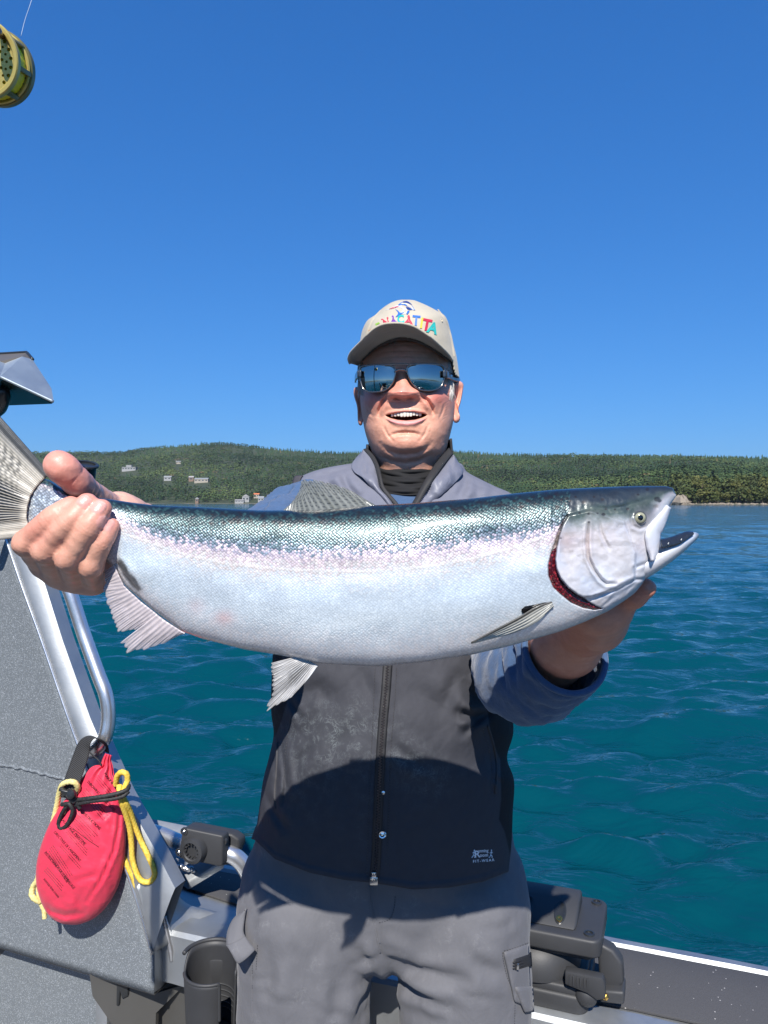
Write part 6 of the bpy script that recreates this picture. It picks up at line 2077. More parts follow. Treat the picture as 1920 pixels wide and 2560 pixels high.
def build_fish_body():
    xs = np.concatenate([np.linspace(58, 1330, 300, endpoint=False), np.linspace(1330, 1690, 200)])
    nf, nb = 190, 40
    ph = np.concatenate([np.linspace(0, PI, nf, endpoint=False), np.linspace(PI, 2 * PI, nb, endpoint=False)])
    X, PH = np.meshgrid(xs, ph, indexing='ij')
    a, b, T = ftop(X), fbot(X), fthick(X)
    PY = a + (b - a) * (1 - np.cos(PH)) / 2
    si = np.sin(PH); front = PH < PI
    dep = FD - T * np.abs(si) ** .52
    dd = fish_disp(X[:, :nf], PY[:, :nf]) * smoothstep(0, .4, si[:, :nf])
    dep[:, :nf] -= dd
    V = P(X, PY, np.where(front, dep, FD))
    V[..., 1] += np.where(front, 0, T * np.abs(si) ** .52)
    tt = (PY - a) / (b - a)
    m = FD / FPX
    # arc length round the girth for the scale lattice
    arc = np.concatenate([np.zeros((len(xs), 1)), np.cumsum(np.linalg.norm(np.diff(V, axis=1), axis=2), 1)], 1)
    sl = np.concatenate([[0], np.cumsum(np.diff(xs) * m)])
    uv = np.stack([np.broadcast_to(sl[:, None], X.shape), arc * .0 + (PY - np.interp(X, *zip(*(LAT[:-1] + [(1400, 1324), (1450, 1302), (1520, 1278), (1600, 1258), (1690, 1240)])))) * m + .2], -1)
    bend = np.where(front, 1, 1)
    dark = np.zeros(X.shape); rg = np.random.default_rng(6)
    # dark dots on back and head
    dots = [(c[0], c[1], r) for c, r in [(ZH(552, 262), 5), (ZH(712, 238), 4), (ZH(742, 320), 3), (ZH(592, 362), 3), (ZH(720, 366), 4.5), (ZH(596, 434), 3), (ZH(324, 304), 5), (ZH(270, 220), 5), (ZH(360, 240), 3.5),
            (ZH(432, 250), 3.5), (ZH(880, 128), 5), (ZH(1100, 150), 4), (ZH(670, 356), 2.6), (ZH(515, 356), 3), (ZH(1185, 235), 7), (ZH(1205, 248), 5), (ZH(930, 320), 4), (ZH(1020, 195), 3), (ZH(820, 322), 2.5), (ZH(480, 215), 3), (ZH(640, 215), 3), (ZH(350, 572), 3)]]
    for _ in range(130):
        x_ = rg.uniform(520, 1420); y_ = float(ftop(x_)) + rg.uniform(3, 40) ** 1.0; dots.append((x_, y_, rg.uniform(2.2, 5)))
    for x_, y_, r in dots:
        i0, i1 = np.searchsorted(xs, [x_ - 4 * r, x_ + 4 * r])
        dark[i0:i1] = np.maximum(dark[i0:i1], .85 * smoothstep(r * 1.25, r * .6, np.hypot((X[i0:i1] - x_) * .8, PY[i0:i1] - y_)))
    slot = sd_poly(X, PY, SLOT)
    d, _ = seg_dist(X, PY, zh((412, 368), (360, 470), (318, 620)))
    dark = np.maximum(dark, .75 * np.exp(-(d / 4.5)**2))
    dv, tv = seg_dist(X, PY, [(300, 1410), (316, 1436), (345, 1470)])
    dark = np.maximum(dark, .8 * smoothstep(12, 5, dv + 3 * fbm(np.stack([X / 12, PY / 12, X * 0], -1), 2, 3)))
    dl, _ = seg_dist(X, PY, LAT); lat = np.exp(-(dl / 2.6)**2) * (X < 1385)
    dark = np.maximum(dark, .62 * gauss(X, PY, *ZH(1065, 395), 23, 19) + .45 * gauss(X, PY, *ZH(1290, 170), 22, 16) + .30 * gauss(X, PY, *ZH(1130, 300), 34, 14))
    d, _ = seg_dist(X, PY, PREO); dark = np.maximum(dark, .32 * np.exp(-(d / 2.4)**2))
    dark = np.maximum(dark, .24 * smoothstep(.05, .5, fbm(np.stack([X / 26, PY / 16, X * 0], -1), 3, 71)) * (X > 1400) * smoothstep(.75, .45, tt))
    pink = np.clip(gauss(X, PY, 560, 1545, 17, 13) + .5 * gauss(X, PY, 490, 1515, 16, 14) + .5 * gauss(X, PY, 470, 1588, 40, 6) + .55 * gauss(X, PY, *ZH(400, 590), 20, 18) + .4 * gauss(X, PY, *ZH(1040, 640), 12, 20) + .3 * gauss(X, PY, *ZH(590, 600), 7, 40), 0, 1)
    F = grid_faces(*X.shape, cv=True)
    n_ = X.shape[1]
    # part split along the gill cover's rear edge
    lim = np.interp(PY, [p[1] for p in [(1430, 1200), (1425, 1250)] + OPE] + [1521, 1700], [p[0] for p in [(1430, 1200), (1425, 1250)] + OPE] + [1505, 1540])
    hd = (X > lim)
    fh = hd.reshape(-1)[F].any(1)
    at = {'tailw': smoothstep(330, 150, X).ravel(), 'tt': (tt + (.34 - tt * .3) * smoothstep(400, 130, X) * smoothstep(.03, .16, tt)).ravel(), 'dark': dark.ravel(), 'lat': lat.ravel(), 'pink': pink.ravel()}
    def sub(name, mask, mat):
        f = F[mask]; used = np.unique(f); mp = np.full(X.size, -1); mp[used] = np.arange(len(used))
        o = mk(name, V.reshape(-1, 3)[used], mp[f], mat, fish, True, uv=uv.reshape(-1, 2)[used], attrs={k: a_[used] for k, a_ in at.items()})
        return o
    b1 = sub('body', ~fh, FISH_BODY); h1 = sub('head', fh, FISH_HEAD)
    for o in (b1, h1):
        fix_normals(o)
    return b1, h1
fbody, fhead = build_fish_body()

# gills: red filaments in the slot
def gill_mat():
    t = NT('wet red gills'); v = t.coord('Object'); n = t.noise(v, 300, 3); vo = t.voro(v, 330)
    f = t.ramp(vo.outputs['Distance'], [(.10, (1, 1, 1)), (.5, (0, 0, 0))])
    t.to('Base Color', t.mix(f, (.055, .002, .006), (.34, .030, .045))); t.set(Roughness=.2, Coat_Weight=.5)
    t.to('Normal', t.bump(vo.outputs['Distance'], -.6, .002)); return t.m
GILL = gill_mat()
g1 = resample(np.array(OPE[3:] + zh((620, 1130), (700, 1178))), 70); g0 = resample(np.array(GIL[3:]), 70)
G = np.zeros((70, 14, 3))
for j in range(14):
    q = j / 13
    c = g0 * (1 - q) + g1 * q
    r_ = fish_depth(c[:, 0], c[:, 1], True)
    bmp = .0014 * np.abs(np.sin(np.arange(70) * .95 + (j % 2) * 1.5)) * abs(math.sin(q * PI * 3.0))
    G[:, j] = P(c[:, 0], c[:, 1], r_ + .0052 - bmp - .003 * math.sin(q * PI))
sheet('gills', G, .001, GILL, fish)

# eye
ec = ZH(1034, 395)
e0 = FP_(*ec); eo = np.array([0, -1.0, .02])
EYE_RING = plain('pale gold iris', (.40, .385, .25), .2, .25, .2, scale=300, Coat_Weight=.6)
PUPIL = plain('black pupil', (.004, .004, .005), .08, scale=50, Coat_Weight=1.0)
SOCK = plain('grey eye socket', (.085, .09, .092), .3, .2, scale=200)
m_ = .70 / FPX
eye = lathe('eye', [(17.5 * m_, -.002), (18 * m_, .0002), (16 * m_, .0012), (13 * m_, .0012)], e0, eo, SOCK, fish, 36)
lathe('iris', [(13.4 * m_, .0000), (13.2 * m_, .0018), (11 * m_, .0026), (8 * m_, .0031), (6.6 * m_, .0030), (.3 * m_, .0030)], e0, eo, EYE_RING, eye, 36)
lathe('pupil', [(6.9 * m_, .0028), (6.6 * m_, .0034), (4 * m_, .0038), (.2 * m_, .0040)], e0 + np.array([-.0002, 0, 0]), eo, PUPIL, eye, 28)

# maxilla: pale plate along the upper jaw
mr = np.array(zh((1282, 300), (1215, 420), (1150, 520), (1148, 620), (1150, 700), (1143, 766)))
half = [5, 11, 17, 18, 14, 2]
cl = resample(mr, 40); hw = np.interp(np.linspace(0, 1, 40), np.linspace(0, 1, 6), half)
tg = np.gradient(cl, axis=0); tg /= np.linalg.norm(tg, axis=1)[:, None]; nm = np.stack([-tg[:, 1], tg[:, 0]], 1)
G = np.zeros((40, 13, 3)); TTm = np.zeros((40, 13))
for j in range(13):
    q = -1 + 2 * j / 12
    p = cl + nm * (hw * q)[:, None]
    c = np.clip(p[:, 0], 1560, 1668)
    base = np.interp(p[:, 0], [1600, 1640, 1665, 1690], [.703, .712, .720, .730])
    G[:, j] = P(p[:, 0], p[:, 1], base - .0042 * (1 - q * q) ** .6 - .0008)
    TTm[:, j] = .62
sheet('upper_jaw_plate', G, .002, FISH_HEAD, fish, attrs={'tt': TTm, 'dark': TTm * 0, 'lat': TTm * 0, 'pink': TTm * 0 + .15})

# lower jaw
jt = resample(np.array([ZH(860, 780), ZH(1000, 740), ZH(1120, 700), ZH(1215, 640), ZH(1330, 590), ZH(1450, 535), ZH(1510, 520), ZH(1540, 530)]), 60)
jb = resample(np.array([ZH(880, 1000), ZH(1000, 960), ZH(1120, 905), ZH(1235, 830), ZH(1380, 720), ZH(1480, 630), ZH(1530, 580), ZH(1548, 545)]), 60)
nf = 36
ph = np.linspace(0, 2 * PI, nf, endpoint=False)
V = np.zeros((60, nf, 3)); TTj = np.zeros((60, nf)); DK = np.zeros((60, nf))
Tj = np.interp(np.linspace(0, 1, 60), [0, .3, .55, .8, .95, 1], [.016, .0225, .0205, .0155, .010, .004])
for k, a_ in enumerate(ph):
    q = (1 - math.cos(a_)) / 2
    p = jt * (1 - q) + jb * q
    s_ = math.sin(a_)
    if s_ >= 0: V[:, k] = P(p[:, 0], p[:, 1], FD - Tj * abs(s_) ** .7)
    else: V[:, k] = P(p[:, 0], p[:, 1], FD) + np.stack([0 * Tj, Tj * abs(s_) ** .7, 0 * Tj], 1)
    TTj[:, k] = .55 + .40 * q
    DK[:, k] = .0
tipd = smoothstep(.90, 1.0, np.linspace(0, 1, 60))
DK = np.maximum(DK, tipd[:, None] * .65)
F = [tuple(f) for f in grid_faces(60, nf, cv=True)] + [tuple(range(nf)), tuple(59 * nf + np.arange(nf))]
jaw = fix_normals(mk('lower_jaw', V.reshape(-1, 3), F, FISH_HEAD, fish, True, attrs={'tt': TTj.ravel(), 'dark': DK.ravel(), 'lat': 0 * TTj.ravel(), 'pink': 0 * TTj.ravel()}))
MOUTH = plain('black glossy mouth lining', (.018, .020, .026), .12, scale=200, vary=.5, bump=.5, bscale=260, bdist=.002, Coat_Weight=.8)
ma = resample(np.array(zh((1216, 588), (1290, 572), (1360, 548), (1440, 520), (1500, 518))), 40)
mb_ = resample(np.array(zh((1218, 660), (1300, 640), (1380, 620), (1440, 580), (1496, 535))), 40)
G = np.zeros((40, 10, 3))
for j in range(10):
    q = j / 9; c = ma * (1 - q) + mb_ * q
    dj = np.interp(np.linspace(0, 1, 40), [0, .5, 1], [.7085, .7145, .721])
    G[:, j] = P(c[:, 0], c[:, 1], dj - .0022 * math.sin(q * PI) + .006 * (1 - q))
sheet('mouth_lining', G, .002, MOUTH, jaw)
TOOTH = plain('fish tooth', (.62, .62, .60), .3, scale=90)
for k in range(2):
    u = .22 + .38 * k
    c = ma[int(u * 39)] * .3 + mb_[int(u * 39)] * .7
    q = P(c[0], c[1], float(np.interp(u, [0, .5, 1], [.7055, .7115, .718])))
    V_, F_ = tube_vf([q, q + np.array([.0006, -.0003, .0017])], [.0006, .0002], 6, 4, False)
    fix_normals(mk('tooth', V_, F_, TOOTH, jaw))

# ------------------------------------------------------------------ fins
def fin_mat(name, ray, mem, alpha, spots=0.0, edge=(.05, .055, .05)):
    t = NT(name)
    r = t.attr('ray').outputs['Fac']; q = t.attr('q').outputs['Fac']; e = t.attr('edge').outputs['Fac']; sp = t.attr('spot').outputs['Fac']; v = t.coord('Object')
    n = t.noise(v, 160, 4)
    c = t.mix(r, mem, ray); c = t.mix(1.0, c, t.mix(n.outputs[0], (.75,) * 3, (1.25,) * 3), 'MULTIPLY')
    c = t.mix(e, c, edge); c = t.mix(sp, c, (.012, .013, .014))
    t.to('Base Color', c); t.set(Roughness=.28, Coat_Weight=.4)
    al = t.math('ADD', t.math('MULTIPLY', t.ramp(q, [(.12, (1, 1, 1)), (.75, (0, 0, 0))]), .96 - alpha), alpha)
    op = t.math('MAXIMUM', t.math('ADD', t.math('MULTIPLY', r, t.math('SUBTRACT', 1.0, al)), al), t.math('MAXIMUM', e, sp))
    op = t.math('MINIMUM', op, t.ramp(q, [(.72, (1, 1, 1)), (1, (.45, .45, .45) if alpha < .7 else (.9, .9, .9))]))
    t.to('Alpha', op)
    t.set(Transmission_Weight=0.0)
    t.to('Normal', t.bump(n.outputs[0], .2, .001))
    return t.m
def fin(name, rays, depth0, mat, nr=14, sub=7, m=30, wob=.0009, jag=.06, edge_fn=None, spot_fn=None, dout=0.0, seed=0, curl=0.0):
    """rays: list of ((bx,by),(tx,ty)); interpolated to nr visible rays with 'sub' strips each."""
    rg = np.random.default_rng(seed)
    Bp = resample(np.array([r[0] for r in rays]), nr * sub + 1) if len(rays) > 2 else polyline(np.array([r[0] for r in rays]), nr * sub + 1)
    u0 = np.linspace(0, 1, len(rays)); uu = np.linspace(0, 1, nr * sub + 1)
    Bp = np.stack([np.interp(uu, u0, [r[0][k] for r in rays]) for k in (0, 1)], 1)
    Tp = np.stack([np.interp(uu, u0, [r[1][k] for r in rays]) for k in (0, 1)], 1)
    ker = np.hanning(sub + 2)[1:-1]; ker /= ker.sum()
    phase = np.arange(nr * sub + 1) / sub
    ray = np.cos(phase * 2 * PI) * .5 + .5
    jg = jag * (rg.random(nr + 2)[np.minimum((phase + .5).astype(int), nr + 1)] - .5) - jag * .9 * (1 - ray) ** 2 * rg.uniform(.4, 1, len(ray))
    q = np.linspace(0, 1, m)
    L = (1 + jg)[:, None]
    X = Bp[:, None, 0] + (Tp - Bp)[:, None, 0] * q[None] * L; Y = Bp[:, None, 1] + (Tp - Bp)[:, None, 1] * q[None] * L
    d = depth0(X, Y) if callable(depth0) else np.full(X.shape, depth0)
    d = d - dout * q[None] - curl * np.sin(q[None] * PI * .8) - wob * (ray[:, None] - .5) * (1 - .3 * q[None]) + wob * 1.2 * np.sin(phase[:, None] * 1.3 + q[None] * 3)
    G = P(X, Y, d)
    th = np.broadcast_to(.0016 * (1 - .75 * q[None]), X.shape)
    R_ = np.broadcast_to(np.clip(ray[:, None] ** 1.3, 0, 1), X.shape)
    # rays fork towards the tip
    fork = np.cos(phase[:, None] * 4 * PI) * .5 + .5
    R_ = R_ * (1 - smoothstep(.35, .7, q)[None]) + fork * smoothstep(.35, .7, q)[None]
    U = np.broadcast_to(uu[:, None], X.shape)
    ed = edge_fn(U, np.broadcast_to(q[None], X.shape)) if edge_fn else 0 * X
    sp = spot_fn(U, np.broadcast_to(q[None], X.shape), R_) if spot_fn else 0 * X
    return sheet(name, G, th, mat, fish, True, attrs={'ray': R_, 'q': np.broadcast_to(q[None], X.shape), 'edge': ed, 'spot': sp})

TAILM = fin_mat('tail fin', (.60, .55, .46), (.36, .34, .29), .85, 0, (.075, .075, .072))
def tail_spot(U, q, R_):
    rows = np.cos(q * 2 * PI * 16 + np.floor(U * 24) * 2.4 + 1.5 * np.sin(U * 40)) * .5 + .5
    up = smoothstep(.70, .05, U)
    s_ = smoothstep(.35, .7, rows) * up * smoothstep(.10, .2, q) * smoothstep(.16, .22, U)
    mid = smoothstep(.10, .0, np.abs(U - .60) - .13) * (R_ < .6) * smoothstep(.0, .12, q) * .95
    return np.clip(s_ * .85 + mid, 0, 1)
fin('tail_fin', [((126, 1186), (-180, 835)), ((112, 1196), (-190, 880)), ((92, 1216), (-170, 1010)), ((76, 1240), (-140, 1130)), ((68, 1268), (-125, 1235)), ((66, 1295), (-140, 1320)), ((74, 1322), (-175, 1352)), ((90, 1338), (-190, 1372))],
    FD - .0075, TAILM, 46, 5, 70, .00025, .05, lambda U, q: np.maximum(smoothstep(.19, .10, U - .05 * q), .8 * smoothstep(.94, .99, U)), tail_spot, .002, 1)
DORSM = fin_mat('dorsal fin', (.21, .215, .19), (.135, .14, .125), .62, 0, (.10, .10, .085))
def dors_spot(U, q, R_):
    rows = np.cos(q * 2 * PI * 7 + np.floor(U * 17 + .5) * 2.2) * .5 + .5
    return .7 * smoothstep(.70, .88, rows) * (R_ < .55) * smoothstep(.1, .3, U) * smoothstep(.0, .12, q)
fin('dorsal_fin', [((708, 1279), (704, 1278)), ((716, 1279), (722, 1264)), ((735, 1279), (738, 1245)), ((765, 1278), (748, 1222)), ((800, 1277), (754, 1200)), ((840, 1274), (784, 1199)), ((880, 1270), (824, 1207)), ((915, 1266), (875, 1225)), ((938, 1264), (930, 1258)), ],
    FD - .003, DORSM, 19, 7, 40, .0002, .07, lambda U, q: smoothstep(.97, 1, U) * .7, dors_spot, -.002, 2)
PALEF = fin_mat('pale anal fin', (.62, .54, .54), (.44, .39, .41), .38)
def anal_d(X, Y): return FD - .018 - 0 * X
fin('anal_fin', [((286, 1412), (260, 1430)), ((297, 1438), (264, 1458)), ((310, 1465), (257, 1470)), ((330, 1484), (270, 1515)), ((352, 1504), (283, 1550)), ((374, 1521), (296, 1579)), ((394, 1537), (340, 1574))], anal_d, PALEF, 17, 7, 26, .00014, .07, None, None, -.006, 3)
fin('anal_fin', [((392, 1536), (304, 1604)), ((412, 1551), (320, 1630)), ((432, 1564), (362, 1624)), ((450, 1576), (412, 1607)), ((462, 1583), (452, 1586))], anal_d, PALEF, 8, 7, 26, .00014, .08, None, None, -.006, 4)
PELVM = fin_mat('pelvic fin', (.52, .51, .50), (.28, .265, .25), .62, 0, (.56, .56, .56))
def pel_spot(U, q, R_): return .72 * smoothstep(.22, .5, U) * smoothstep(.92, .74, U) * smoothstep(.85, .3, q) * (.35 + .65 * (R_ < .65))
fin('pelvic_fin', [((748, 1640), (680, 1657)), ((757, 1644), (678, 1684)), ((766, 1648), (680, 1702)), ((774, 1652), (678, 1732)), ((781, 1656), (668, 1777)), ((788, 1660), (724, 1747)), ((795, 1664), (764, 1704))], lambda X, Y: FD - .016 + 0 * X, PELVM, 15, 7, 30, .00016, .08,
    lambda U, q: .8 * smoothstep(.93, .98, U), pel_spot, .010, 5)
# fleshy base of the pelvic fin
PECM = fin_mat('pectoral fin', (.56, .55, .50), (.34, .33, .28), .95, 0, (.055, .05, .042))
pu = resample(np.array([(1380, 1505), (1345, 1516), (1298, 1543), (1240, 1574), (1178, 1607)]), 40); pl = resample(np.array([(1384, 1514), (1345, 1552), (1290, 1580), (1240, 1594), (1178, 1608)]), 40)
G = np.zeros((40, 16, 3)); E = np.zeros((40, 16)); RR = np.zeros((40, 16))
for j in range(16):
    q = j / 15; c = pu * (1 - q) + pl * q
    dd = fish_depth(np.clip(c[:, 0], 1100, 1378), np.minimum(c[:, 1], fbot(c[:, 0]) - 18), True)
    rise = np.interp(np.linspace(0, 1, 40), [0, .15, .6, 1], [.001, .004, .0065, .004])
    G[:, j] = P(c[:, 0], c[:, 1], dd - rise * (1 - .75 * q) - .0006 * math.cos(q * 30) - .0015)
    E[:, j] = smoothstep(.24, .10, q) * .95; RR[:, j] = .5 + .5 * math.cos(q * 30)
sheet('pectoral_fin', G, .0014, PECM, fish, attrs={'ray': RR, 'q': E * 0, 'edge': E, 'spot': E * 0})
pkp = np.array([ZV(0, 0)] * 0 + [(1306, 1533), (1303, 1524), (1312, 1516), (1335, 1512), (1362, 1506), (1374, 1506), (1360, 1514), (1338, 1524), (1318, 1534)])
cpk = pkp.mean(0)
rings = [FP_(*(cpk + (pkp - cpk) * k).T, .0012 + .0006 * (1 - k)) for k in (1.0, .75, .5, .25, .02)]
n_ = len(pkp)
mk('fin_pocket', np.concatenate(rings), [tuple(f) for f in grid_faces(5, n_, cv=True)], plain('black wet fin pocket', (.006, .006, .007), .15, scale=90, Coat_Weight=.6), fish)
# ================================================================== CAP
cap = thing('cap', 'beige baseball cap with colourful lettering and a leaping marlin, worn tipped back', 'cap', tuple(PZ(Z1, 800, 560, 1.34)))
def canvas(name, col):
    t = NT(name); v = t.coord('Object'); n1 = t.noise(v, 70, 4)
    w1 = t.n('ShaderNodeTexWave', wave_type='BANDS', bands_direction='DIAGONAL'); w1.inputs['Scale'].default_value = 330; w1.inputs['Distortion'].default_value = 1.5; w1.inputs['Detail'].default_value = 2; t.l(v, w1.inputs['Vector'])
    n2 = t.noise(v, 900, 2)
    c = t.mix(n1.outputs[0], [q * .93 for q in col], [q * 1.06 for q in col])
    c = t.mix(t.math('MULTIPLY', w1.outputs['Fac'], .22), c, [q * .66 for q in col])
    t.to('Base Color', c); t.set(Roughness=.9, Sheen_Weight=.15)
    n = t.bump(w1.outputs['Fac'], .22, .0006); n = t.bump(n2.outputs[0], .25, .0005, n); n = t.bump(n1.outputs[0], .12, .004, n); t.to('Normal', n)
    return t.m
CANVAS = canvas('beige cotton twill', (.50, .44, .335))
cap_rows = [(193, 735, 800, .003, .003), (200, 690, 850, .018, .02), (220, 630, 905, .040, .045), (255, 570, 985, .063, .068), (300, 512, 1070, .082, .085), (345, 465, 1145, .094, .097), (400, 388, 1180, .104, .104),
            (480, 345, 1203, .111, .109), (560, 324, 1224, .114, .112), (650, 314, 1243, .114, .113), (750, 309, 1268, .112, .113), (850, 306, 1284, .109, .112), (965, 304, 1298, .105, .110)]
def cap_disp(px, py):
    x, y = (px - 820) * 3.95, (py - 700) * 3.95
    h = .0009 * fbm(np.stack([x / 150, y / 150, x * 0], -1), 3, 8)
    h = h - groove(x, y, [(1150, 340), (1195, 480), (1222, 620), (1240, 760)], 7, .0010, .6)
    h = h - groove(x, y, [(500, 310), (430, 420), (390, 520)], 7, .0010, .6)
    h = h - groove(x, y, [(770, 190), (775, 300), (770, 420)], 5, .0007, .5)
    return h
CAP = Loft(cap_rows, 1.345, .93, Z1, cap_disp)
inner = [(290, 845), (335, 775), (420, 690), (500, 632), (600, 583), (700, 558), (800, 562), (900, 590), (1000, 640), (1100, 702), (1170, 752), (1232, 792)]
outer = [(214, 822), (203, 780), (222, 722), (280, 655), (345, 590), (400, 527), (465, 474), (540, 440), (640, 426), (740, 432), (840, 458), (940, 515), (1040, 590), (1130, 672), (1195, 742), (1228, 798)]
ys = np.linspace(194, 965, 110)
V, px, py, co = CAP.grid(Z1(0, ys)[1], 220, .66)
x, y = (px - 820) * 3.95, (py - 700) * 3.95
lim = np.interp(x, [p[0] for p in inner], [p[1] for p in inner], left=960, right=965)
lim = np.where(x > 1232, np.interp(x, [1232, 1262, 1300], [800, 930, 962]), lim)
cut = (co > 0.02) & (y > lim + 8)
F = grid_faces(*px.shape, cv=True)[:, ::-1]; F = F[~cut.reshape(-1)[F].any(1)]
crown = mk('crown', V.reshape(-1, 3), F, CANVAS, cap)
bm = bmesh.new(); bm.from_mesh(crown.data); bmesh.ops.delete(bm, geom=[v_ for v_ in bm.verts if not v_.link_faces], context='VERTS'); bmesh.ops.recalc_face_normals(bm, faces=bm.faces[:]); bm.to_mesh(crown.data)
CAP_BVH = BVHTree.FromBMesh(bm); bm.free()
so = crown.modifiers.new('thickness', 'SOLIDIFY'); so.thickness = .002; so.offset = -1
_co = Vector(cap.location)
def CP(px, py, off=0.0):
    dr = ray_dir(px, py); hit = CAP_BVH.ray_cast(Vector((0, 0, CZ)) - _co, dr)
    if hit[0] is None: return P(px, py, float(CAP.depth(px, py)) - off)
    return np.array(hit[0] + _co - dr * off)
# peak
ip = resample(np.array(inner), 70); op = resample(np.array(outer), 70)
ia = np.array([P(*Z1(a, b), float(CAP.depth(*Z1(np.clip(a, 310, 1230), b))) + .003) for a, b in ip])
u = np.linspace(0, 1, 70)
od = np.interp(u, [0, .04, .12, .25, .5, .75, .9, 1], [1.285, 1.262, 1.232, 1.192, 1.166, 1.192, 1.232, 1.268])
oa = np.array([P(*Z1(a, b), d) for (a, b), d in zip(op, od)])
q = np.linspace(0, 1, 26)[None, :, None]
G = ia[:, None] * (1 - q) + oa[:, None] * q
G[..., 2] += .006 * np.sin(PI * q[..., 0]) * np.sin(PI * u)[:, None] ** .5
peak = sheet('peak', G, .0032, CANVAS, cap)
tube('peak_edge', oa, .0020, CANVAS, peak, 8, 140)
for k in (.30, .46, .62, .78, .91):
    j = int(k * 25)
    tube('stitch_row', G[3:-3, j] + np.array([0, 0, -.0016]), .0005, CANVAS, peak, 5, 120)
sweat = plain('dark sweat band', (.10, .085, .07), .9, scale=60)
ib = np.array([P(*Z1(a, b + 6), float(CAP.depth(*Z1(np.clip(a, 320, 1220), b))) + .006) for a, b in ip[6:-3]])
sheet('sweat_band', np.stack([ib, ib + np.array([0, .004, -.004])], 1).repeat(1, 0), .002, sweat, cap)
# panel seams and an eyelet
for nm_, pts_ in (('panel_seam', [(1085, 290), (1150, 380), (1195, 490), (1225, 620), (1245, 760)]), ('panel_seam', [(520, 300), (450, 380), (400, 480), (372, 560)])):
    c_ = resample(np.array([Z1(*p) for p in pts_]), 30)
    for k_ in (-1.1, 1.1):
        tube(nm_, [CP(a + k_, b, .0004) for a, b in c_], .0006, CANVAS, cap, 6, 60)
lathe('eyelet', [(.0030, 0), (.0030, .0007), (.0020, .0012), (.0014, .0006), (.0003, .0002)], CP(*Z1(1120, 400), .0002), (.45, -.8, .35), CANVAS, cap, 18)
# lettering stitched on the front
def thread_mat(name, col):
    t = NT(name); v = t.coord('Object')
    w = t.n('ShaderNodeTexWave', wave_type='BANDS', bands_direction='DIAGONAL'); w.inputs['Scale'].default_value = 420; w.inputs['Distortion'].default_value = 2; t.l(v, w.inputs['Vector'])
    t.to('Base Color', t.mix(w.outputs['Fac'], [c * .7 for c in col], col)); t.set(Roughness=.45); t.to('Normal', t.bump(w.outputs['Fac'], .3, .0005)); return t.m
T_RED = thread_mat('red thread', (.62, .03, .07)); T_PINK = thread_mat('bright red thread', (.72, .05, .09)); T_BLUE = thread_mat('blue thread', (.04, .17, .56)); T_YEL = thread_mat('yellow thread', (.78, .55, .05))
T_TEAL = thread_mat('teal thread', (.03, .48, .44)); T_PUR = thread_mat('purple thread', (.20, .05, .42)); T_GREEN = thread_mat('lime thread', (.35, .58, .08)); T_ORG = thread_mat('orange thread', (.75, .28, .04))
T_WHITE = thread_mat('white thread', (.76, .76, .78)); T_NAVY = thread_mat('navy thread', (.02, .05, .24))
lets = [('T', 440, 520, 72, -.50, T_ORG), ('E', 500, 462, 78, -.42, T_GREEN), ('N', 572, 420, 88, -.28, T_RED), ('A', 645, 397, 88, -.16, T_PUR), ('C', 718, 389, 84, -.07, T_TEAL), ('A', 795, 400, 100, .04, T_PINK),
        ('T', 870, 404, 104, .10, T_BLUE), ('I', 925, 428, 110, .16, T_YEL), ('T', 975, 448, 122, .20, T_RED), ('A', 1035, 478, 118, .28, T_TEAL)]
for s, cx, cy, sz, rot, m in lets:
    a, b = Z1(cx, cy)
    mb = MB(); ink(mb, s, a, b, sz / 3.95 * 1.28, rot, .035, CP, .0009, .0016, xs=.93 if s != 'I' else .85)
    mb.build('letter', m, cap, True); shade_auto(bpy.data.objects[COLL.objects[-1].name], .6)
# leaping marlin
def patch(name, pts, m, lift, parent):
    a = resample(np.array([Z1(*p) for p in pts] + [Z1(*pts[0])]), 36)[:-1]
    n = len(a); lo = [CP(p[0], p[1], lift - .0008) for p in a]; hi = [CP(p[0], p[1], lift) for p in a]
    ob = mk(name, np.array(lo + hi), [tuple(range(n, 2 * n))] + [(i, (i + 1) % n, n + (i + 1) % n, n + i) for i in range(n)], m, parent, False)
    return fix_normals(ob)
mar = patch('marlin_emblem', [(566, 297), (640, 268), (705, 240), (760, 226), (815, 255), (845, 285), (860, 298), (800, 300), (770, 330), (735, 340), (720, 320), (745, 292), (735, 278), (690, 270), (630, 285)], T_WHITE, .0014, cap)
patch('marlin_back', [(690, 246), (715, 226), (750, 212), (785, 210), (815, 232), (838, 262), (852, 288), (862, 300), (832, 290), (800, 272), (770, 254), (735, 244), (705, 250)], T_BLUE, .0022, mar)
patch('marlin_fin', [(738, 212), (775, 207), (805, 220), (830, 246), (800, 232), (770, 222), (745, 222)], T_NAVY, .0028, mar)
patch('marlin_tail', [(664, 286), (692, 302), (712, 322), (735, 320), (752, 318), (724, 336), (700, 350), (666, 366), (688, 338), (690, 318)], T_BLUE, .0022, mar)
patch('marlin_bill', [(600, 285), (650, 266), (706, 254), (690, 262), (650, 276)], T_PINK, .0024, mar)
patch('marlin_side', [(770, 262), (800, 275), (830, 292), (800, 292), (775, 280)], T_NAVY, .0026, mar)
patch('marlin_lower_fin', [(780, 312), (795, 300), (805, 306), (792, 330), (776, 342)], T_BLUE, .0024, mar)

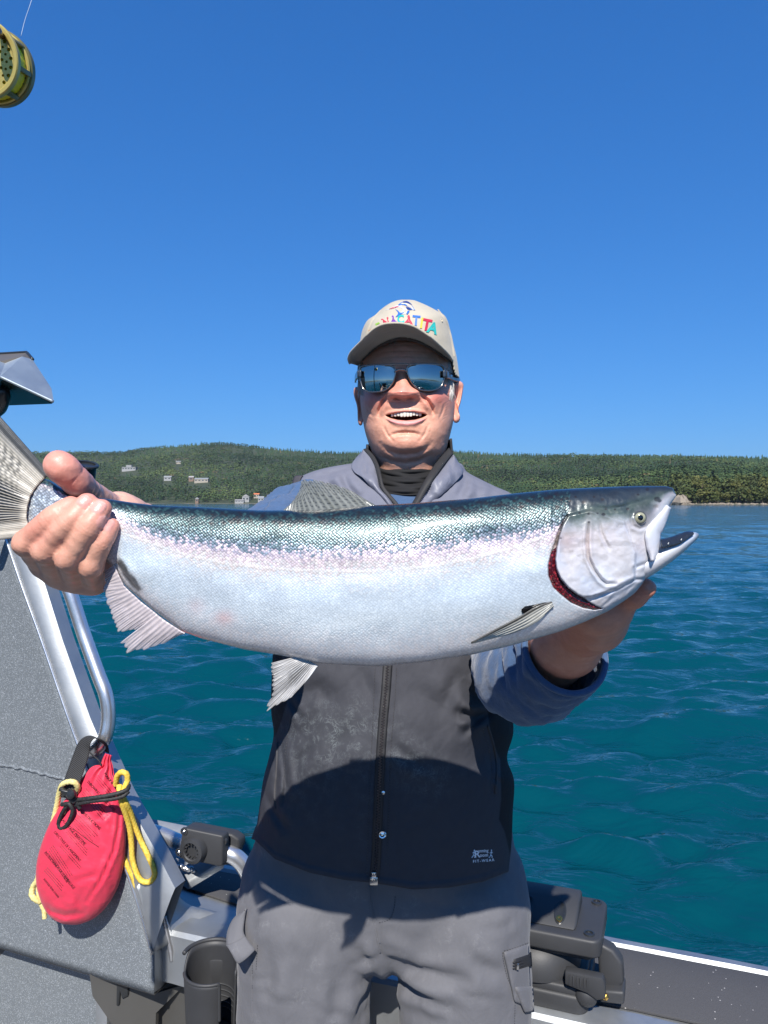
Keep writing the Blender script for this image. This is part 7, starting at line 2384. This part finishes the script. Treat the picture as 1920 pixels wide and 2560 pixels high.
# ================================================================== SUNGLASSES
sg = thing('sunglasses', 'mirrored sunglasses with thin metal rims on the smiling face', 'sunglasses', tuple(PZ(Z1, 730, 960, 1.235)))
MIR = NT('mirror lens'); MIR.set(Base_Color=(.40, .43, .40, 1), Metallic=1.0, Roughness=.015); MIRROR = MIR.m
GUN = plain('gunmetal rim', (.30, .27, .24), .25, 1.0, scale=60)
TEMPLE = plain('dark blue grey temple', (.05, .065, .085), .3, .2, scale=60, Coat_Weight=.4)
def lens_d(zx, zy, dome=0.0): return 1.2325 + ((np.asarray(zx) - 735) / 430.0)**2 * .024 + (np.asarray(zy) - 960) * 1.64e-4 * .030 - dome
def lens(name, out, tiltx):
    o = resample(np.array(out + [out[0]], float), 73)[:-1]; c = np.array([(o[:, 0].min() + o[:, 0].max()) / 2, (o[:, 1].min() + o[:, 1].max()) / 2])
    rings = []
    for k in np.linspace(1, .001, 16):
        p = c + (o - c) * k
        r = np.hypot((p[:, 0] - c[0]) / 190, (p[:, 1] - c[1]) / 150)
        rings.append(PZ(Z1, p[:, 0], p[:, 1], lens_d(p[:, 0], p[:, 1]) - .0042 * (1 - np.clip(r, 0, 1.2)**2)))
    n = len(o)
    ob = mk(name, np.concatenate(rings), [tuple(f) for f in grid_faces(16, n, cv=True)], MIRROR, sg)
    fix_normals(ob)
    rim = [PZ(Z1, a, b, float(lens_d(a, b)) - .0003) for a, b in o]
    tube('rim', rim + [rim[0]], .0013, GUN, sg, 8, 160)
    return o
LL = [(318, 856), (400, 843), (500, 838), (590, 841), (640, 852), (666, 885), (660, 950), (638, 1010), (600, 1062), (550, 1092), (470, 1104), (395, 1101), (352, 1078), (325, 1010), (312, 920)]
LR = [(782, 858), (830, 834), (900, 828), (1000, 829), (1085, 836), (1136, 855), (1152, 905), (1142, 980), (1120, 1046), (1070, 1080), (985, 1092), (900, 1078), (845, 1035), (800, 960), (780, 900)]
lens('lens', LL, 0); lens('lens', LR, 0)
def SGP(pts): return [PZ(Z1, a, b, float(lens_d(a, b)) - .002) for a, b in pts]
tube('bridge', SGP([(660, 905), (690, 888), (725, 884), (760, 888), (783, 905)]), .0016, GUN, sg, 8, 30)
tube('brow_bar', SGP([(560, 838), (640, 832), (725, 830), (800, 832), (870, 828)]), .0013, GUN, sg, 8, 30)
for sx, pts in ((1, [(1140, 925, 1.2475), (1165, 930, 1.254), (1200, 945, 1.285), (1240, 968, 1.315), (1285, 985, 1.345), (1300, 1000, 1.375)]), (-1, [(322, 925, 1.2475), (303, 930, 1.256), (286, 945, 1.285), (276, 962, 1.31), (270, 985, 1.345), (275, 1000, 1.375)])):
    c = resample(np.array([PZ(Z1, a, b, d) for a, b, d in pts]), 40)
    hh = np.interp(np.linspace(0, 1, 40), [0, .15, .4, .8, 1], [.0056, .0062, .0055, .0045, .003])
    G = np.stack([c + np.array([0, 0, 1]) * (hh * k)[:, None] for k in (-1, -.5, 0, .5, 1)], 1)
    tp = sheet('temple', G, .0026, TEMPLE, sg)
    box('hinge', c[2] + np.array([-.003, -.001, -.005]), (.006, 0, 0), (0, .005, 0), (0, 0, .010), DARK_PLASTIC, tp, .001)
    if sx == 1:
        q = c[14] + np.array([.0012, -.0024, 0])
        box('temple_badge', q + np.array([-.002, 0, -.0022]), (.004, .002, 0), (0, -.0006, 0), (0, 0, .0044), STEEL, tp, .0004)

# ================================================================== THROW BAG hung on the grab rail
BD = 1.615
bag = thing('throw_bag', 'red rescue throw bag with black printing hung from the grab rail', 'bag', tuple(PZ(Z5, 560, 800, BD)))
def red_nylon():
    t = NT('red nylon'); v = t.coord('Object'); n1 = t.noise(v, 16, 5); n2 = t.noise(v, 900, 2)
    t.to('Base Color', t.mix(n1.outputs[0], (.62, .025, .065), (.74, .042, .092))); t.set(Roughness=.55, Sheen_Weight=.1)
    n3 = t.noise(v, 30, 4, .6, .8); n = t.bump(n3.outputs[0], .3, .008); n = t.bump(n2.outputs[0], .15, .0005, n); t.to('Normal', n); return t.m
RED = red_nylon()
bc = np.array([(703, 222, 22), (692, 262, 30), (690, 300, 44), (668, 352, 98), (652, 420, 138), (636, 490, 168), (618, 560, 198), (590, 660, 236), (560, 770, 262), (533, 880, 276), (505, 990, 276), (474, 1090, 256), (440, 1180, 216), (412, 1245, 160), (392, 1290, 96), (383, 1312, 30)], float)
bs = resample(bc, 130)
tg = np.gradient(bs[:, :2], axis=0); tg /= np.linalg.norm(tg, axis=1)[:, None]; nm = np.stack([-tg[:, 1], tg[:, 0]], 1)
if nm[60, 0] < 0: nm = -nm
sc5 = BD / FPX / 2.5922
nb_ = 96
V = np.zeros((130, nb_, 3))
ph = np.linspace(0, 2 * PI, nb_, endpoint=False)
for k, a_ in enumerate(ph):
    s_, c_ = math.sin(a_), math.cos(a_)
    e = np.sign(s_) * abs(s_) ** .9
    p = bs[:, :2] + nm * (bs[:, 2] * e)[:, None]
    th = bs[:, 2] * sc5 * .52
    along = np.linspace(0, 1, 130)
    wr = .0035 * fbm(np.stack([p[:, 0] / 75, p[:, 1] / 120, p[:, 0] * 0 + (0 if c_ > 0 else 5)], -1), 4, 61)
    wr += .005 * np.exp(-((along - .10) / .10)**2) * math.sin(a_ * 9 + 1.0)
    for (cr, sg_, am) in (([(780, 540), (770, 700), (740, 850), (660, 1030), (560, 1180)], 9, .008), ([(700, 520), (650, 640), (720, 560)], 14, .004), ([(560, 560), (640, 690), (660, 800)], 24, .004),
                          ([(240, 1160), (330, 1240), (420, 1270), (540, 1250)], 16, .005), ([(740, 420), (700, 520), (690, 620)], 12, .004), ([(470, 1060), (560, 1020), (650, 1000)], 16, .003)):
        if c_ > 0: wr -= groove(p[:, 0], p[:, 1], cr, sg_, am, .7)
    V[:, k] = PZ(Z5, p[:, 0], p[:, 1], BD - (th * np.sign(c_) * abs(c_) ** .85) - wr * (1 if c_ > 0 else .2) * abs(c_))
F = [tuple(f) for f in grid_faces(130, nb_, cv=True)] + [tuple(range(nb_)), tuple(129 * nb_ + np.arange(nb_))]
sack = fix_normals(mk('sack', V.reshape(-1, 3), F, RED, bag))
bm = bmesh.new(); bm.from_mesh(sack.data); BAG_BVH = BVHTree.FromBMesh(bm); bm.free(); _bo = Vector(bag.location)
def BP(px, py, off=0.0):
    dr = ray_dir(px, py); hit = BAG_BVH.ray_cast(Vector((0, 0, CZ)) - _bo, dr)
    return P(px, py, BD - .04 - off) if hit[0] is None else np.array(hit[0] + _bo - dr * off)
INK = plain('black bag print', (.035, .006, .010), .7, scale=50)
def bag_text(s, x0, y0, x1, y1, size, bold=.0, name='printed_text'):
    a, b = Z5(x0, y0); c, d = Z5(x1, y1)
    L = math.hypot(c - a, d - b); rot = math.atan2(d - b, c - a)
    V, F = text_mesh(s, bold)
    w = V[:, 0].max() - V[:, 0].min()
    mb = MB(); ink(mb, s, (a + c) / 2, (b + d) / 2, size, rot, bold, BP, .0007, .0005, xs=L / (w * size))
    return mb.build(name, INK, sack, False)
bag_text('MARINE RESCUE', 676, 345, 792, 492, 11)
bag_text('THROWING INSTRUCTIONS', 566, 396, 742, 588, 11)
bag_text('PACKING INSTRUCTIONS', 470, 532, 648, 708, 11)
bag_text('SAUVETAGE MARITIME', 398, 640, 552, 808, 11)
bag_text('DIRECTIVES DE LANCEMENT', 352, 724, 520, 915, 11)
bag_text('INSTRUCTIONS POUR LE REMBALLAGE', 292, 856, 480, 1092, 11)
bag_text('somarine.com', 286, 1028, 380, 1148, 10, 0)
# rows of unreadably small print: short dashes of word length
rg = np.random.default_rng(12)
mbt = MB()
def small_rows(x0, y0, x1, y1, nrow, gap):
    for r in range(nrow):
        ox, oy = -gap * r * .55, gap * r * .83
        u = 0.02 + rg.uniform(0, .04); end = rg.uniform(.80, 1)
        while u < end:
            w = rg.uniform(.03, .085)
            p, q_ = (x0 + (x1 - x0) * u + ox, y0 + (y1 - y0) * u + oy), (x0 + (x1 - x0) * min(u + w, 1) + ox, y0 + (y1 - y0) * min(u + w, 1) + oy)
            V, F = tube_vf([BP(*Z5(*p), .0004), BP(*Z5(*q_), .0004)], .00055, 4, 2, False); mbt.add(V, F)
            u += w + .018
small_rows(630, 352, 752, 500, 3, 15); small_rows(548, 432, 700, 620, 4, 15); small_rows(500, 610, 635, 755, 5, 16); small_rows(440, 700, 580, 860, 3, 14)
small_rows(335, 800, 470, 1010, 5, 15); small_rows(300, 950, 430, 1100, 3, 14); small_rows(390, 800, 530, 960, 2, 14)
o = mbt.build('small_print', INK, sack, False); o['kind'] = 'stuff'
ln = resample(np.array([Z5(470, 700), Z5(560, 770), Z5(640, 824)]), 20)
tube('printed_rule', [BP(a, b, .0004) for a, b in ln], .0006, INK, sack, 5, 30)
# webbing strap over the rail
WEB = NT('black webbing'); _v = WEB.coord('Object'); _w = WEB.n('ShaderNodeTexWave', wave_type='BANDS', bands_direction='DIAGONAL'); _w.inputs['Scale'].default_value = 130; WEB.l(_v, _w.inputs['Vector'])
WEB.to('Base Color', WEB.mix(_w.outputs['Fac'], (.012, .012, .013), (.045, .045, .046))); WEB.set(Roughness=.75); WEB.to('Normal', WEB.bump(_w.outputs['Fac'], .5, .0012)); WEBM = WEB.m
sa = [(660, 190, 1.655), (655, 150, 1.635), (625, 118, 1.622), (585, 104, 1.618), (548, 112, 1.618), (508, 150, 1.620), (478, 220, 1.615), (452, 290, 1.61), (428, 360, 1.606), (408, 430, 1.60), (395, 500, 1.60)]
sb_ = [(705, 215, 1.645), (695, 165, 1.625), (655, 128, 1.605), (612, 118, 1.600), (585, 150, 1.600), (580, 200, 1.603), (566, 260, 1.600), (546, 320, 1.596), (526, 380, 1.592), (510, 440, 1.590), (495, 510, 1.590)]
G = ruled([PZ(Z5, *p) for p in sa], [PZ(Z5, *p) for p in sb_], 60, 9, .001, .001, 4)
sheet('strap', G, .0022, WEBM, bag)
tube('strap_thread', [PZ(Z5, *p, 1.60) for p in ((575, 205), (610, 235), (640, 262), (655, 295))], .0016, WEBM, bag, 6, 24)
# ropes
def rope_mat(name, c1, c2):
    t = NT(name); v = t.coord('Object'); vo = t.voro(v, 210); n = t.noise(v, 120, 3)
    t.to('Base Color', t.mix(vo.outputs['Distance'], c2, c1)); t.set(Roughness=.65)
    f = t.ramp(n.outputs[0], [(.60, (0, 0, 0)), (.66, (1, 1, 1))]); 
    t.to('Normal', t.bump(vo.outputs['Distance'], -.8, .003)); return t.m
YROPE = rope_mat('yellow braided rope', (.62, .40, .03), (.88, .66, .12)); PROPE = rope_mat('pale sunbleached yellow rope', (.60, .50, .16), (.82, .74, .36)); BCORD = rope_mat('black braided cord', (.006, .006, .007), (.035, .035, .036))
def rope(name, pts, r, m, n=10, parent=None):
    pp = [PZ(Z5, *p) for p in pts]; L = np.linalg.norm(np.diff(np.array(pp), axis=0), axis=1).sum()
    m_ = int(max(60, L / .0011)); n = 14
    C = resample(np.array(pp), m_); T, N, B_ = frames(C); a = np.linspace(0, 2 * PI, n, endpoint=False); s_ = np.linspace(0, L, m_)[:, None]
    rr = r * (1 + .16 * np.abs(np.sin(s_ / r * 1.9 + a[None] * 2)) * np.abs(np.sin(s_ / r * 1.9 - a[None] * 2)) - .05)
    V = (C[:, None] + rr[..., None] * (np.cos(a)[None, :, None] * N[:, None] + np.sin(a)[None, :, None] * B_[:, None])).reshape(-1, 3)
    F = [tuple(f) for f in grid_faces(m_, n, cv=True)] + [tuple(range(n - 1, -1, -1)), tuple((m_ - 1) * n + np.arange(n))]
    return fix_normals(mk(name, V, F, m, parent or bag))
rope('rope', [(500, 470, 1.60), (502, 430, 1.588), (480, 404, 1.583), (440, 402, 1.585), (405, 420, 1.59), (385, 470, 1.60), (368, 560, 1.61), (335, 700, 1.615), (300, 840, 1.62), (262, 960, 1.625), (240, 1040, 1.63), (215, 1080, 1.635), (205, 1130, 1.632), (225, 1160, 1.63), (262, 1180, 1.635)], .0056, PROPE)
rope('rope', [(440, 560, 1.598), (420, 590, 1.59), (395, 640, 1.605), (355, 740, 1.625), (318, 870, 1.63), (280, 980, 1.635), (250, 1080, 1.637), (262, 1180, 1.637), (285, 1230, 1.637), (290, 1285, 1.637)], .0050, PROPE)
rope('rope', [(750, 420, 1.59), (762, 360, 1.580), (790, 338, 1.574), (818, 350, 1.574), (826, 390, 1.576), (810, 432, 1.572), (792, 480, 1.568), (812, 530, 1.57), (842, 590, 1.585), (872, 680, 1.60), (912, 780, 1.605), (960, 880, 1.60), (995, 960, 1.597), (1000, 1010, 1.597), (965, 1050, 1.597), (915, 1040, 1.598), (880, 980, 1.60), (858, 900, 1.602), (852, 800, 1.60), (840, 700, 1.592), (815, 610, 1.58), (790, 540, 1.568), (775, 480, 1.564), (772, 420, 1.572)], .0056, YROPE)
rope('rope', [(800, 880, 1.62), (815, 920, 1.615), (840, 975, 1.615), (868, 1030, 1.615), (880, 1082, 1.615)], .0054, YROPE)
rope('cord', [(470, 520, 1.575), (520, 515, 1.562), (600, 505, 1.552), (700, 490, 1.550), (780, 470, 1.553), (825, 450, 1.56), (835, 425, 1.575)], .0042, BCORD)
rope('cord', [(490, 550, 1.572), (540, 535, 1.560), (640, 520, 1.552), (730, 512, 1.552), (800, 492, 1.555), (834, 460, 1.562)], .0042, BCORD)
rope('cord', [(470, 520, 1.575), (430, 560, 1.578), (395, 620, 1.582), (380, 670, 1.585), (392, 700, 1.584), (425, 690, 1.580), (455, 640, 1.575), (470, 585, 1.572), (450, 545, 1.572), (400, 548, 1.578)], .0042, BCORD)
rope('cord', [(392, 445, 1.580), (430, 470, 1.574), (465, 500, 1.570), (500, 530, 1.568), (518, 572, 1.570)], .0048, BCORD)
prism('cord_lock', [PZ(Z5, *p, 1.572) for p in ((402, 438), (440, 450), (478, 452), (500, 480), (512, 520), (490, 540), (462, 520), (440, 490), (408, 468))], (0, -.012, .002), DARK_PLASTIC, bag, .003, 3)
lathe('cord_button', [(.009, 0), (.009, .008), (.006, .011), (.0005, .0115)], PZ(Z5, 470, 478, 1.560), (-.2, -1, .2), DARK_PLASTIC, bag, 20)

# ================================================================== FLY REEL at the upper left, on a rod
RC = PZ(Z2, -28, 1178, .885)
reel = thing('fly_reel', 'gold toned fly reel with bright yellow line seen at the top left', 'fishing reel', tuple(RC))
CH = plain('champagne gold anodised metal', (.58, .45, .13), .30, .4, scale=30, vary=.08)
GREY_ = plain('olive gold anodised metal', (.21, .185, .065), .34, .35, scale=30, vary=.08)
YLINE = plain('yellow fly line', (.86, .74, .01), .4, scale=60, vary=.15, bump=.5, bscale=400, bdist=.001)
WOODK = plain('brown handle knob', (.16, .045, .02), .25, scale=40, Coat_Weight=.5)
_best = min(((abs(np.linalg.norm(P(-4.05 - 42, 170.4 - 25, .885 - dl) - RC) - .036), dl) for dl in np.linspace(0, .036, 200)))[1]
ax = RC - P(-4.05 - 42, 170.4 - 25, .885 - _best); ax /= np.linalg.norm(ax)       # from the open face to the back
fr_q = Vector(ax).to_track_quat('Z', 'Y').to_matrix()
ex, ey = np.array(fr_q @ Vector((1, 0, 0))), np.array(fr_q @ Vector((0, 1, 0)))
R0 = .0405; Wd = .036
back_c = RC; front_c = RC - ax * Wd
def ring(name, c, prof, m, par=reel, n=72): return lathe(name, prof, c, ax, m, par, n)
# rear rim with its rounded edge, front rim, cross bars
def annulus(name, c, r0, r1, h0, h1, m, n=80, bev=.0012):
    return lathe_ring(name, c, [(r0, h0 + bev), (r0 + bev, h0), (r1 - bev, h0), (r1, h0 + bev), (r1, h1 - bev), (r1 - bev, h1), (r0 + bev, h1), (r0, h1 - bev)], m, n)
def lathe_ring(name, c, prof, m, n, par=reel):
    a = np.linspace(0, 2 * PI, n, endpoint=False)
    V = np.array([[c + ax * h + r * (math.cos(t_) * ex + math.sin(t_) * ey) for t_ in a] for r, h in prof])
    return shade_auto(fix_normals(mk(name, V.reshape(-1, 3), grid_faces(len(prof), n, cu=True, cv=True), m, par)), .7)
annulus('rear_rim', back_c, R0 - .007, R0, -.004, .0055, GREY_)
annulus('rear_flange', back_c, R0 - .0105, R0 - .0015, -.0075, -.004, CH)
lathe('back_plate', [(.004, .004), (R0 - .006, .004), (R0 - .006, .0055), (.004, .0065)], back_c, ax, GREY_, reel, 64)
annulus('front_rim', front_c, R0 - .0050, R0 + .0006, -.0025, .0055, CH)
for k in range(8):
    t_ = 2 * PI * k / 8 + .22
    rd = math.cos(t_) * ex + math.sin(t_) * ey; tn = -math.sin(t_) * ex + math.cos(t_) * ey
    o_ = front_c + ax * .004 + rd * (R0 - .0045) - tn * .0028
    box('cross_bar', o_, ax * (Wd - .0065), tn * .0056, rd * .0040, GREY_, reel, .0012)
# spool: line, flange and perforated face
lathe('line_winding', [(R0 - .009, -.0300), (R0 - .0050, -.0290), (R0 - .0046, -.018), (R0 - .0050, -.0085), (R0 - .009, -.0078)], back_c, ax, YLINE, reel, 72)
for k in range(34):
    t_ = 2 * PI * k / 34
    rd = math.cos(t_) * ex + math.sin(t_) * ey; tn = -math.sin(t_) * ex + math.cos(t_) * ey
    box('line_gap', back_c - ax * .0092 + rd * (R0 - .0052) - tn * .0007, tn * .0014, ax * .0012, rd * .0006, DARK_PLASTIC, reel)
cu = bpy.data.curves.new('plate', 'CURVE'); cu.dimensions = '2D'; cu.fill_mode = 'BOTH'; cu.extrude = .0007; cu.resolution_u = 4
def circ(cx, cy, r, n=20):
    sp_ = cu.splines.new('POLY'); sp_.points.add(n - 1); sp_.use_cyclic_u = True
    for i in range(n): sp_.points[i].co = (cx + r * math.cos(2 * PI * i / n), cy + r * math.sin(2 * PI * i / n), 0, 1)
circ(0, 0, R0 - .0055, 72); circ(0, 0, .0115, 40)
for rr_, nn, hr, ph_ in ((.0310, 22, .0020, 0), (.0260, 22, .0014, .12), (.0210, 16, .0017, .05), (.0165, 12, .0013, .2)):
    for k in range(nn): t_ = 2 * PI * k / nn + ph_; circ(rr_ * math.cos(t_), rr_ * math.sin(t_), hr, 14)
ob = bpy.data.objects.new('t', cu); COLL.objects.link(ob); dg = bpy.context.evaluated_depsgraph_get(); me = ob.evaluated_get(dg).to_mesh()
V = np.array([v_.co[:] for v_ in me.vertices]); F = [tuple(p.vertices) for p in me.polygons]; ob.evaluated_get(dg).to_mesh_clear(); bpy.data.objects.remove(ob); bpy.data.curves.remove(cu)
W3 = front_c + ax * .0035 + V[:, :1] * ex + V[:, 1:2] * ey + V[:, 2:] * ax
fix_normals(mk('perforated_face', W3, F, CH, reel, False))
lathe('spool_floor', [(.010, .0075), (R0 - .008, .0075), (R0 - .008, .0085), (.010, .0085)], front_c, ax, plain('dull gold spool floor', (.30, .27, .15), .4, .7, scale=40), reel, 48)
lathe('hub', [(.0005, -.004), (.006, -.004), (.0085, -.002), (.0112, .001), (.0118, .006)], front_c, ax, WOODK, reel, 36)
kn = front_c + .030 * (math.cos(1.75) * ex + math.sin(1.75) * ey)
up_k = PZ(Z2, -8, 590, .84)
kn = up_k
lathe('handle_knob', [(.0035, .006), (.0040, 0), (.0062, -.006), (.0068, -.012), (.0055, -.017), (.0005, -.018)], kn, ax, WOODK, reel, 24)
# reel foot reaching to the rod outside the picture
ft = RC - ax * Wd * .5
tube('reel_foot', [ft + np.array([-.042, 0, .0]), ft + np.array([-.060, .0, .004]), ft + np.array([-.075, 0, .02])], .005, GREY_, reel, 10, 20)
rodo = thing('fly_rod', 'upright fly rod carrying the gold reel beside the cabin', 'fishing rod', tuple(ft + np.array([-.085, 0, -.5])))
rx = ft + np.array([-.085, 0, 0])
lathe('grip', [(.010, .06), (.0135, .09), (.0125, .16), (.014, .23), (.009, .26)], rx, (0, 0, 1), plain('cork', (.50, .36, .20), .8, scale=150, vary=.3), rodo, 24)
lathe('reel_seat', [(.009, -.10), (.0105, -.09), (.0105, .05), (.009, .06)], rx, (0, 0, 1), DARK_PLASTIC, rodo, 24)
lathe('blank', [(.006, .25), (.004, .9), (.0015, 2.2)], rx, (0, 0, 1), DARK_PLASTIC, rodo, 12)
lathe('butt', [(.012, -.75), (.012, -.10)], rx, (0, 0, 1), DARK_PLASTIC, rodo, 16)
LINE = plain('pale leader line', (.55, .62, .70), .3, scale=50)
l0 = PZ(Z2, 362, 625, .885)
fl = tube('fishing_line', [l0, PZ(Z2, 430, 350, .885), PZ(Z2, 545, 0, .885), PZ(Z2, 760, -900, .90)], .00028, LINE, None, 5, 40)
tag(fl, 'thin pale fishing line running up from the gold reel', 'fishing line')
